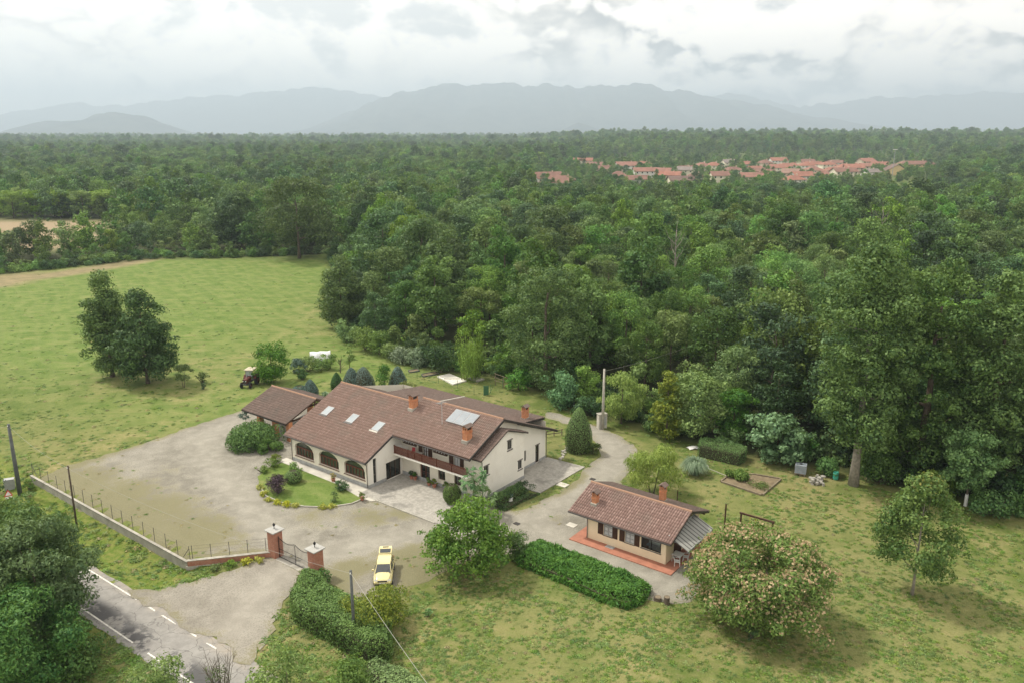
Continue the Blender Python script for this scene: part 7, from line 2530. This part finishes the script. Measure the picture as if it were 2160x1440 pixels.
for i in near:
    k = int(kind[i])
    if py[i] > 190 and px[i] < -35:
        zone, grp = 'the tree line beyond the meadow', 'trees of the tree line beyond the meadow'
    elif px[i] < 8:
        zone, grp = 'the wood behind the farmhouse garden', 'trees of the wood behind the farmhouse'
    else:
        zone, grp = 'the wood behind the lodge lawn', 'trees of the wood behind the lodge lawn'
    size = 'small ' if sc[i] < .66 else ('large ' if sc[i] > .98 else ('middling ' if sc[i] > .82 else ''))
    deep = 'at the edge of' if d_open[i] < 7 else ('near the front of' if d_open[i] < 20 else ('in the middle of' if d_open[i] < 60 else 'far back in'))
    e = empty('woodland_tree', (float(px[i]), float(py[i]), float(zs[i])), float(rs.uniform(0, 6.28)), '%s%s %s %s' % (size, KINDS_T[k][9], deep, zone), 'tree', grp)
    s = float(sc[i])
    e.scale = (s * rs.uniform(.9, 1.15), s * rs.uniform(.9, 1.15), s)
    link('trunk', PROTO[k][0], e)
    link('crown', PROTO[k][1], e)
rest = order[300:]

# --- everything farther: one mass of instanced trees
proto_col = bpy.data.collections.new('far_tree_library')
for i, k in enumerate(KINDS_T):
    tm_, cm_ = tree_meshes(600 + i, k[2], k[3], k[4], 26, 1500, k[7] * 1.75, k[0], prof=k[1], aspect=max(.55, k[8]), r_rel=(.14, .22), nlimb=3)
    bm = bmesh.new()
    bm.from_mesh(cm_)
    me = bpy.data.meshes.new('far_tree')
    bm.to_mesh(me)
    bm.free()
    me.materials.append(k[0])
    o = bpy.data.objects.new('far_tree_%02d' % i, me)
    proto_col.objects.link(o)

FX, FY, FS, FK, FR = [px[rest]], [py[rest]], [sc[rest]], [kind[rest]], [rs.uniform(0, 6.28, len(rest))]
HOUSES = [(29.05, 671.54), (37.08, 621.06), (98.71, 963.56), (162.31, 1007.15), (121.80, 863.73), (94.56, 722.82), (123.01, 747.25), (135.22, 747.25), (162.39, 764.45), (135.14, 645.33), (182.70, 863.73), (206.63, 886.71), (219.02, 886.71), (263.27, 992.19), (287.12, 1007.15),
          (302.69, 977.67), (338.23, 1038.44), (322.79, 936.52), (367.76, 992.19), (307.29, 831.37), (264.88, 773.35), (274.81, 841.89), (301.56, 738.93), (365.89, 898.67), (352.80, 910.95), (430.12, 992.19), (427.42, 949.85), (367.94, 782.46), (444.93, 898.67), (337.27, 764.45), (538.08, 992.19), (225.64, 651.69), (171.17, 671.54), (90.60, 1038.44), (374.47, 1038.44), (256.69, 863.73), (222.63, 821.11), (247.70, 801.33), (254.76, 715.03), (285.72, 747.25), (323.17, 821.11), (344.71, 821.11), (372.46, 863.73), (313.53, 936.52), (157.44, 699.93), (129.55, 671.54), (100.07, 658.18), (95.69, 841.89), (208.56, 699.93), (320.27, 886.71), (404.49, 1022.56)]
for (y0, y1, step, smul) in ((330, 900, 8.2, 1.0), (900, 2000, 15.0, 1.35), (2000, 3600, 30.0, 2.0), (3600, 5200, 46.0, 2.4)):
    qx, qy = scatter(y0, y1, step)
    ok = ~in_poly(qx, qy, FAR_FIELD) & ~in_poly(qx, qy, TOWN_GREEN)
    tn = in_poly(qx, qy, TOWN)
    s_ = rs.uniform(.7, 1.1, len(qx)) * smul
    # lower, sparse garden trees inside the village, kept off the houses
    dh = np.min([np.hypot(qx - h_[0], qy - h_[1]) for h_ in HOUSES], axis=0)
    ok &= ~(tn & ((rs.uniform(0, 1, len(qx)) < .40) | (dh < 13)))
    # nothing tall right in front of a house towards the farm
    for h_ in HOUSES:
        t_ = (qx * h_[0] + qy * h_[1]) / (h_[0] ** 2 + h_[1] ** 2)
        lat = np.abs(qx * h_[1] - qy * h_[0]) / math.hypot(*h_)
        ok &= ~(tn & (t_ > .90) & (t_ < 1.0) & (lat < 8))
    s_ = np.where(tn, s_ * .60, s_)
    # open glades and field gaps far off
    gl_ = vnoise(qx / 260 + 3, qy / 330 + 11, 31)
    ok &= ~((gl_ > .80) & (qy > 520))
    # the strip before the village stays low
    pre = (qx > 10) & (qx / np.maximum(qy, 1) < .58) & (qy > 330) & (qy < 620) & ~tn
    s_ = np.where(pre, s_ * np.interp(qy, [330, 470, 620], [.85, .60, .42]), s_)
    kn = vnoise(qx / 45 + 40, qy / 45 + 7, 21)
    k2 = rs.uniform(0, 1, len(qx))
    kd = np.select([k2 < .35, kn < .38, kn < .55, kn < .7], [rs.randint(0, 8, len(qx)), np.where(k2 < .7, 2, 1), np.where(k2 < .7, 1, 4), np.where(k2 < .7, 0, 5)], default=np.where(k2 < .6, 3, 6))
    FX.append(qx[ok])
    FY.append(qy[ok])
    FS.append(s_[ok])
    FK.append(kd[ok])
    FR.append(rs.uniform(0, 6.28, ok.sum()))
fx, fy, fs, fk, frr = (np.concatenate(a) for a in (FX, FY, FS, FK, FR))
fz = ground_z(fx, fy)


def instancer(name, x_, y_, z_, s_, k_, r_, coll, label):
    me = bpy.data.meshes.new(name)
    me.vertices.add(len(x_))
    me.vertices.foreach_set('co', np.stack([x_, y_, z_], 1).astype(np.float32).ravel())
    for nm, arr in (('scl', s_), ('rotz', r_)):
        a = me.attributes.new(nm, 'FLOAT', 'POINT')
        a.data.foreach_set('value', np.asarray(arr, dtype=np.float32))
    a = me.attributes.new('kind_index', 'INT', 'POINT')
    a.data.foreach_set('value', np.asarray(k_, dtype=np.int32))
    me.update()
    o = link(name, me)
    ng = bpy.data.node_groups.new(name, 'GeometryNodeTree')
    ng.interface.new_socket('Geometry', in_out='INPUT', socket_type='NodeSocketGeometry')
    ng.interface.new_socket('Geometry', in_out='OUTPUT', socket_type='NodeSocketGeometry')
    gi = ng.nodes.new('NodeGroupInput')
    go = ng.nodes.new('NodeGroupOutput')
    iop = ng.nodes.new('GeometryNodeInstanceOnPoints')
    ci = ng.nodes.new('GeometryNodeCollectionInfo')
    ci.inputs['Collection'].default_value = coll
    ci.inputs['Separate Children'].default_value = True
    ci.inputs['Reset Children'].default_value = True
    iop.inputs['Pick Instance'].default_value = True

    def na(nm, typ):
        n = ng.nodes.new('GeometryNodeInputNamedAttribute')
        n.data_type = typ
        n.inputs['Name'].default_value = nm
        return n.outputs['Attribute']
    cx = ng.nodes.new('ShaderNodeCombineXYZ')
    ng.links.new(na('rotz', 'FLOAT'), cx.inputs[2])
    cs = ng.nodes.new('ShaderNodeCombineXYZ')
    sa_ = na('scl', 'FLOAT')
    for q in range(3):
        ng.links.new(sa_, cs.inputs[q])
    ng.links.new(gi.outputs[0], iop.inputs['Points'])
    ng.links.new(ci.outputs[0], iop.inputs['Instance'])
    ng.links.new(na('kind_index', 'INT'), iop.inputs['Instance Index'])
    ng.links.new(cx.outputs[0], iop.inputs['Rotation'])
    ng.links.new(cs.outputs[0], iop.inputs['Scale'])
    ng.links.new(iop.outputs[0], go.inputs[0])
    md = o.modifiers.new('scatter', 'NODES')
    md.node_group = ng
    return tag(o, label, 'wood', kind='stuff')


instancer('forest', fx, fy, fz, fs, fk, frr, proto_col, 'far mixed broadleaf wood reaching to the plain and the village')
print('TREES near', len(near), 'far', len(fx))

# undergrowth along the wood edge
shr_col = bpy.data.collections.new('undergrowth_library')
for i, mt in enumerate((F_MIX, F_DARK, F_LOC)):
    r2 = np.random.RandomState(700 + i)
    me = crown_mesh('undergrowth_bush', r2, crown_clumps(r2, .1, 2.6, 4.2, 12, 'round', (.16, .26), .2), 900, .34, mt)
    o = bpy.data.objects.new('undergrowth_bush_%d' % i, me)
    shr_col.objects.link(o)
ux, uy = scatter(60, 260, 2.6)
du = dist_poly(ux, uy, OPEN)
ok = ~in_poly(ux, uy, OPEN) & (du > .8) & (du < 9)
for q in (((21.88, 95.62)), ((32.14, 89.76)), ((34.16, 87.34))):
    ok &= np.hypot(ux - q[0], uy - q[1]) > 2.5
ux, uy = ux[ok], uy[ok]
instancer('undergrowth', ux, uy, ground_z(ux, uy) - .1, rs.uniform(.5, 1.15, len(ux)), rs.randint(0, 3, len(ux)), rs.uniform(0, 6.28, len(ux)), shr_col, 'tangled green undergrowth along the edge of the wood')['category'] = 'undergrowth'

# bright orchard row beside the far field
orch = PROTO[4][1].copy()
orch.materials.clear()
orch.materials.append(F_ORCH)
for i in range(11):
    p = (-231.58, 372.95)
    q = (-179.56, 377.30)
    f = i / 10
    xy = (p[0] + (q[0] - p[0]) * f, p[1] + (q[1] - p[1]) * f + (i % 2) * 5)
    e = empty('orchard_tree', (*xy, zg(*xy)), i * 1.3, 'bright green tree in the straight row beside the pale field', 'tree', 'row of bright trees by the pale field')
    e.scale = (1.35, 1.35, 1.05)
    link('trunk', PROTO[4][0], e)
    link('crown', orch, e)
# a dead tree standing grey in the wood
for p, lab in (((37.27, 181.54), 'bare grey dead tree in the middle of the wood'), ((109.53, 237.02), 'bare grey dead tree behind the tall oaks')):
    e = empty('dead_tree', (*p, zg(*p)), 0, lab, 'tree')
    rr = random.Random(3)
    m = MB()
    m.tube([(0, 0, -.2), (.2, 0, 8), (.1, .2, 17)], [.3, .2, .05], 7)
    for k in range(12):
        a = k * 2.4
        z_ = 6 + k * .85
        m.tube([(.2, 0, z_), (math.cos(a) * 1.6, math.sin(a) * 1.6, z_ + 1.6), (math.cos(a) * 2.4, math.sin(a) * 2.4, z_ + 3.6)], [.1, .06, .02], 5)
    m.build('trunk', BARK_PALE, e)

# ================================================================== the village
RT = [worn('roof_red_%d' % i, c, .9, .2, .25, fine=2.0) for i, c in enumerate(((.27, .125, .09), (.25, .13, .10), (.20, .11, .085), (.20, .17, .155), (.26, .165, .13), (.15, .10, .085)))]
WM = [worn('village_wall_%d' % i, c, .9, .08, .3) for i, c in enumerate(((.70, .64, .52), (.74, .72, .68), (.66, .50, .26), (.60, .48, .38), (.62, .60, .58)))]


def village_house(i, xy, w, d, h, rz, roof, wall, hip, label, group=None):
    z0 = zg(*xy)
    e = empty('village_house', (*xy, z0), rz, label, 'house', group)
    MB().box(-w / 2, w / 2, -d / 2, d / 2, -2, h).build('wall', wall, e)
    o = .8
    rh = d * .30
    rf = MB()
    if hip:
        k = min(d / 2, w / 2 * .8)
        A = [(-w / 2 - o, -d / 2 - o, h + .01), (w / 2 + o, -d / 2 - o, h + .01), (w / 2 + o, d / 2 + o, h + .01), (-w / 2 - o, d / 2 + o, h + .01)]
        B, C_ = (-w / 2 + k, 0, h + rh), (w / 2 - k, 0, h + rh)
        rf.poly([A[0], A[1], C_, B]).poly([A[1], A[2], C_]).poly([A[2], A[3], B, C_]).poly([A[3], A[0], B]).poly(A[::-1])
    else:
        rf.prism([(-w / 2 - o, -d / 2 - o, h + .01), (-w / 2 - o, 0, h + rh), (-w / 2 - o, d / 2 + o, h + .01), (-w / 2 - o, d / 2 + o, h + .25), (-w / 2 - o, 0, h + rh + .28), (-w / 2 - o, -d / 2 - o, h + .25)], (w + 2 * o, 0, 0))
        gb = MB()
        for s_ in (-1, 1):
            gb.poly([(s_ * w / 2, -d / 2, h), (s_ * w / 2, d / 2, h), (s_ * w / 2, 0, h + rh)])
        gb.build('gable', wall, e)
    r_ = rf.build('roof', roof, e)
    MB().box(w * .18, w * .18 + .8, -.4, .4, h + rh * .4, h + rh + 1.2).build('chimney', WM[3], r_)
    n = max(2, int(w / 4))
    for fl in range(1 if h < 4 else 2):
        for k in range(n):
            x_ = -w / 2 + w * (k + .5) / n
            MB().box(x_ - .6, x_ + .6, -d / 2 - .06, -d / 2 - .01, 1.0 + fl * 2.9, 2.4 + fl * 2.9).build('window', GLASS, e)
    MB().box(-.6, .6, -d / 2 - .08, -d / 2 - .012, 0, .95).build('door', WOOD, e)
    return e


rr = random.Random(5)
for i, xy in enumerate(HOUSES):
    w, d = rr.uniform(14, 24), rr.uniform(10, 14)
    h = rr.choice((2.9, 3.0, 5.6, 3.0))
    roof = RT[rr.choice((0, 0, 1, 2, 0, 4))]
    wall = WM[rr.choice((0, 1, 0, 3, 4))]
    hip = rr.random() < .5
    rz = rr.uniform(-.5, .5)
    if i in (8, 9, 13):
        roof = RT[3 if i != 9 else 5]
    if i < 2:
        w, d = (24, 30)[i], 17
    if i == 12:
        h = 6.0
    tone = {0: 'red', 1: 'dull red', 2: 'dark red', 3: 'grey', 4: 'pinkish', 5: 'brown'}[RT.index(roof)]
    row = 'nearest row' if math.hypot(*xy) < 690 else ('middle rows' if math.hypot(*xy) < 860 else 'farthest row')
    lab = '%s %s-roofed village house with %s walls in the %s' % ('two-storey' if h > 4 else 'low', tone, {0: 'cream', 1: 'white', 3: 'pinkish brown', 4: 'pale grey', 2: 'ochre'}[WM.index(wall)], row)
    lab, grp = lab + (' and hipped roof' if hip else ' and gabled roof'), 'houses of the far village'
    if i == 28:
        w, d, h, wall, roof, rz, lab, grp = 40, 12, 6.0, WM[2], RT[2], 0.0, 'long yellow two-storey village building with brown roof', None
    if i == 27:
        w, d, h, wall, roof, hip, rz, lab, grp = 17, 20, 4.2, WM[2], RT[5], False, 1.45, 'gabled ochre village house with dark brown roof near the green field', None
    if i == 29:
        w, d, h, wall, roof, lab, grp = 16, 10, 3.4, WM[1], RT[3], 'white low village house with pale roof beside the gabled house', None
    if i == 30:
        lab, grp = 'lone house beyond the far end of the village at the wood', None
    if i == 0:
        lab, grp = 'village house with long roof standing apart at the near end, behind its neighbour', None
    if i == 1:
        lab, grp = 'broad village house standing apart at the near end, closest to the wood', None
    village_house(i, xy, w, d, h, rz, roof, wall, hip, lab, grp)
e = empty('lamp_mast', (*(357.79, 764.45), 0), 0, 'thin tall lighting mast beside the gabled village house', 'mast')
MB().tube([(0, 0, -2), (0, 0, 24)], [.35, .2], 6).build('shaft', GREY_P, e)
MB().box(-2, 2, -.3, .3, 24.01, 24.6).build('floodlight_bar', WHITE_P, e)
sheet('sports_field', TOWN_GREEN, GRASS, .35, seed=41, amp=0, cell=8, extra=lambda a, b: {'meadow': np.ones_like(a)}, label='bright green playing field at the village edge')
# far buildings sticking out of the wood
for p, w, h, lab, mt in (((-178.92, 1107.18), 36, 10, 'pinkish roof far off above the wood', RT[4]), ((165.30, 1783.29), 60, 14, 'pale far building strip above the wood', WM[3]), ((-1385.61, 3998.36), 150, 26, 'long pale industrial roof far off on the plain', WM[1]), ((-647.04, 1251.99), 36, 12, 'pale strip building far off at the left in the wood', WM[0]), ((-621.31, 1471.44), 26, 13, 'small cream building far off in the wood', WM[0])):
    e = empty('far_building', (*p, zg(*p)), .1, lab, 'building')
    MB().box(-w / 2, w / 2, -8, 8, -2, h * .8).build('wall', WM[1], e)
    MB().prism([(-w / 2 - 1, -9, h * .8 + .01), (-w / 2 - 1, 0, h), (-w / 2 - 1, 9, h * .8 + .01)], (w + 2, 0, 0)).build('roof', mt, e)
p = (-133.87, 1107.18)
e = empty('white_dome', (*p, zg(*p)), 0, 'white dome-shaped greenhouse hall in the far wood', 'building')
MB().lathe([(13, 0), (12.5, 9), (10.5, 13), (7, 16), (3, 17.6), (.5, 18)], 20).build('shell', WHITE_P, e, smooth=True)

# ================================================================== mountains


def mountain_mat():
    m, t, out = new_mat('wooded_mountain')
    n = noise_n(t, geo_pos(t), .004, 8, .6)
    finish(t, out, mix_n(t, smooth_n(t, n, .35, .65), (.030, .045, .030), (.075, .085, .060)), 1.0, 0, None, .0)
    return m


MTN = mountain_mat()


def mountain(name, prof, D, depth, label, seed):
    """ridge line given as (x, height) at distance D; slopes fall on both sides, cut by spurs"""
    xs = np.array([q[0] for q in prof], dtype=float)
    hs = np.array([q[1] for q in prof], dtype=float)
    nx_, nr = 260, 26
    X_ = np.linspace(xs[0], xs[-1], nx_)
    Hh = np.interp(X_, xs, hs)
    k = np.hanning(7)
    Hh = np.convolve(np.pad(Hh, 3, 'edge'), k / k.sum(), 'valid')
    Hh = np.maximum(Hh + (fbm(X_ / D * 75, X_ * 0, seed, 6) - .5) * .17 * Hh.max() * np.clip(Hh / Hh.max() * 2, 0, 1), 0)
    V = []
    for j in range(nr):
        f = j / (nr - 1) * 1.6 - 1.0            # -1 front foot .. 0 ridge .. 0.6 back
        fall = (1 - np.abs(f)) ** 1.25 if f < 0 else (1 - f) ** 1.1
        sp = 1 + (fbm(X_ / D * 26, np.full(nx_, f * 3.0), seed + 9, 5) - .5) * 1.7 * abs(f) ** .7
        z_ = Hh * fall * sp
        V.append(np.stack([X_, np.full(nx_, D + f * depth), np.maximum(z_, -3) - (3 if j in (0, nr - 1) else 0)], 1))
    V = np.concatenate(V)
    ii = (np.arange(nr - 1)[:, None] * nx_ + np.arange(nx_ - 1)[None, :]).ravel()
    me = np_mesh(name, V, np.stack([ii, ii + 1, ii + nx_ + 1, ii + nx_], 1), MTN, smooth=True)
    return tag(link(name, me), label, kind='structure')


mountain('mountain_range', [(-3242, 81), (-2789, 280), (-2341, 435), (-2042, 582), (-1747, 679), (-1308, 756), (-871, 811), (-290, 839), (145, 818), (726, 790), (1235, 769), (1744, 769), (1975, 804), (2327, 728), (2691, 721), (3060, 630), (3504, 533), (4095, 449), (4543, 350), (5143, 223), (5891, 109), (6490, 38)], 12800, 3300, 'broad blue mountain massif filling the middle of the horizon', 3)
mountain('mountain_range', [(-12669, 386), (-10204, 431), (-9624, 513), (-9050, 567), (-8380, 649), (-7725, 612), (-6966, 658), (-6011, 802), (-5445, 829), (-4688, 909), (-4123, 954), (-3560, 963), (-3001, 891), (-2071, 667), (-1230, 349), (-570, 38)], 16500, 3000, 'pale long mountain ridge rising behind on the sunlit side', 4)
mountain('hill', [(-5393, 38), (-5169, 148), (-4956, 193), (-4700, 178), (-4536, 248), (-4326, 272), (-4021, 243), (-3825, 148), (-3626, 78), (-3370, 38)], 9000, 1500, 'small double-topped hill in front of the pale ridge', 5)
mountain('mountain_range', [(3078, 448), (3828, 770), (4298, 889), (4978, 742), (5756, 614), (6422, 669), (7372, 742), (8320, 816), (9271, 852), (10316, 889), (13079, 925)], 16800, 2500, 'faint high mountain slope at the hazy end of the horizon', 6)
mountain('hill', [(451, 38), (635, 125), (739, 171), (872, 130), (1087, 38)], 9200, 600, 'tiny rounded hillock at the foot of the massif', 7)

# ================================================================== haze: one even box of air round everything
hz = MB().box(-21500, 21500, -1500, 21500, -12, 1090)
m, t, out = new_mat('haze_air')
pv = t.nodes.new('ShaderNodeVolumePrincipled')
pv.inputs['Color'].default_value = (0.68, 0.84, 1.0, 1)
pv.inputs['Density'].default_value = 0.000155
pv.inputs['Anisotropy'].default_value = 0.2
t.links.new(pv.outputs[0], out.inputs['Volume'])
tag(hz.build('haze', m), 'thin summer haze over the plain', 'haze', kind='stuff')

# ================================================================== grass tufts and weeds that stand up from the ground
tuft_col = bpy.data.collections.new('grass_library')
F_GR = [foliage('grass_blade_green', (0.062, 0.104, 0.018), (0.100, 0.145, 0.032), .3, val_var=.3), foliage('grass_blade_light', (0.085, 0.125, 0.026), (0.135, 0.165, 0.045), .3, val_var=.25), foliage('grass_blade_dry', (0.130, 0.110, 0.045), (0.205, 0.170, 0.080), .3, hue_var=.01, val_var=.25)]
for i, mt in enumerate(F_GR):
    r2 = np.random.RandomState(900 + i)
    n_ = 26
    a = r2.uniform(0, 6.28, n_)
    b0 = np.stack([r2.normal(0, .13, n_), r2.normal(0, .13, n_), np.zeros(n_)], 1)
    d_ = np.stack([np.cos(a), np.sin(a), np.full(n_, .55)], 1)
    v, f = leaf_quads(r2, b0 + d_ * .07, np.stack([np.cos(a + 1.5) * .45, np.sin(a + 1.5) * .45, np.full(n_, 1.0)], 1), .20, .30, jitter=.5, along=d_)
    me = np_mesh('grass_tuft', v, f, mt, face_attrs={'shade': r2.uniform(0, 1, len(f))})
    tuft_col.objects.link(bpy.data.objects.new('grass_tuft_%d' % i, me))
rs = np.random.RandomState(55)
N = 150000
# even cover of the picture: points drawn in proportion to nearness
ty = 1 / rs.uniform(1 / 260.0, 1 / 44.0, N)
tx = rs.uniform(-.84, .84, N) * ty
ok = in_poly(tx, ty, OPEN)
t_r, s_r = road_ts(tx, ty)
ok &= ~((t_r < .35) & (t_r > -4.5)) & ~in_poly(tx, ty, AP)
yard = in_poly(tx, ty, YARD)
wd = weed_attr(tx, ty)['weed'] + (1 - smoothstep(0, 1.6, dist_poly(tx, ty, YARD))) * .8
wd = wd * smoothstep(.35, .62, fbm(tx * .8, ty * .8, 14, 3))
ok &= ~yard | (rs.uniform(0, 1, N) < wd * .30)
# keep off everything built
ca, sa = math.cos(HA), math.sin(HA)
for (ox, oy, u0, u1, v0, v1) in ((HO[0], HO[1], -14.6, 2.9, -2.3, 20), (HO[0], HO[1], 0, 16, -1.8, 20), (HO[0], HO[1], -28, -17, 2.8, 13.2), (LO[0], LO[1], -1.5, 9.9, -1.5, 8.5)):
    du, dv = (tx - ox) * ca + (ty - oy) * sa, -(tx - ox) * sa + (ty - oy) * ca
    ok &= ~((du > u0) & (du < u1) & (dv > v0) & (dv < v1))
ok &= ~in_poly(tx, ty, ISL) & ~in_poly(tx, ty, gh) & ~in_poly(tx, ty, jb)
pat = fbm(tx * .5 + 7, ty * .5, 17, 4)
ok &= rs.uniform(0, 1, N) < (.18 + .6 * smoothstep(.40, .62, pat)) * np.interp(ty, [45, 90, 140, 250], [.55, .5, .2, .04])
tx, ty, yard = tx[ok], ty[ok], yard[ok]
dr = np.zeros(len(tx))
for p, r, a in WEEDS[:0]:
    pass
kd = np.where(rs.uniform(0, 1, len(tx)) < .48 - .5 * (fbm(tx * .11 + 3, ty * .11, 23, 3) - .5), 0, np.where(rs.uniform(0, 1, len(tx)) < .84, 1, 2))
kd = np.where(yard & (rs.uniform(0, 1, len(tx)) < .45), 2, kd)
vg_ = (road_ts(tx, ty)[0] < 5.6)
sc_ = rs.uniform(.45, 1.15, len(tx)) * np.where(vg_, 1.5, 1.0) * np.where(yard, .75, 1.0) * np.interp(ty, [50, 150], [.85, 1.5])
instancer('grass', tx, ty, ground_z(tx, ty) - .01, sc_, kd, rs.uniform(0, 6.28, len(tx)), tuft_col, 'short uneven grass and weeds over lawn, verge and meadow')['category'] = 'grass'
print('TUFTS', len(tx))
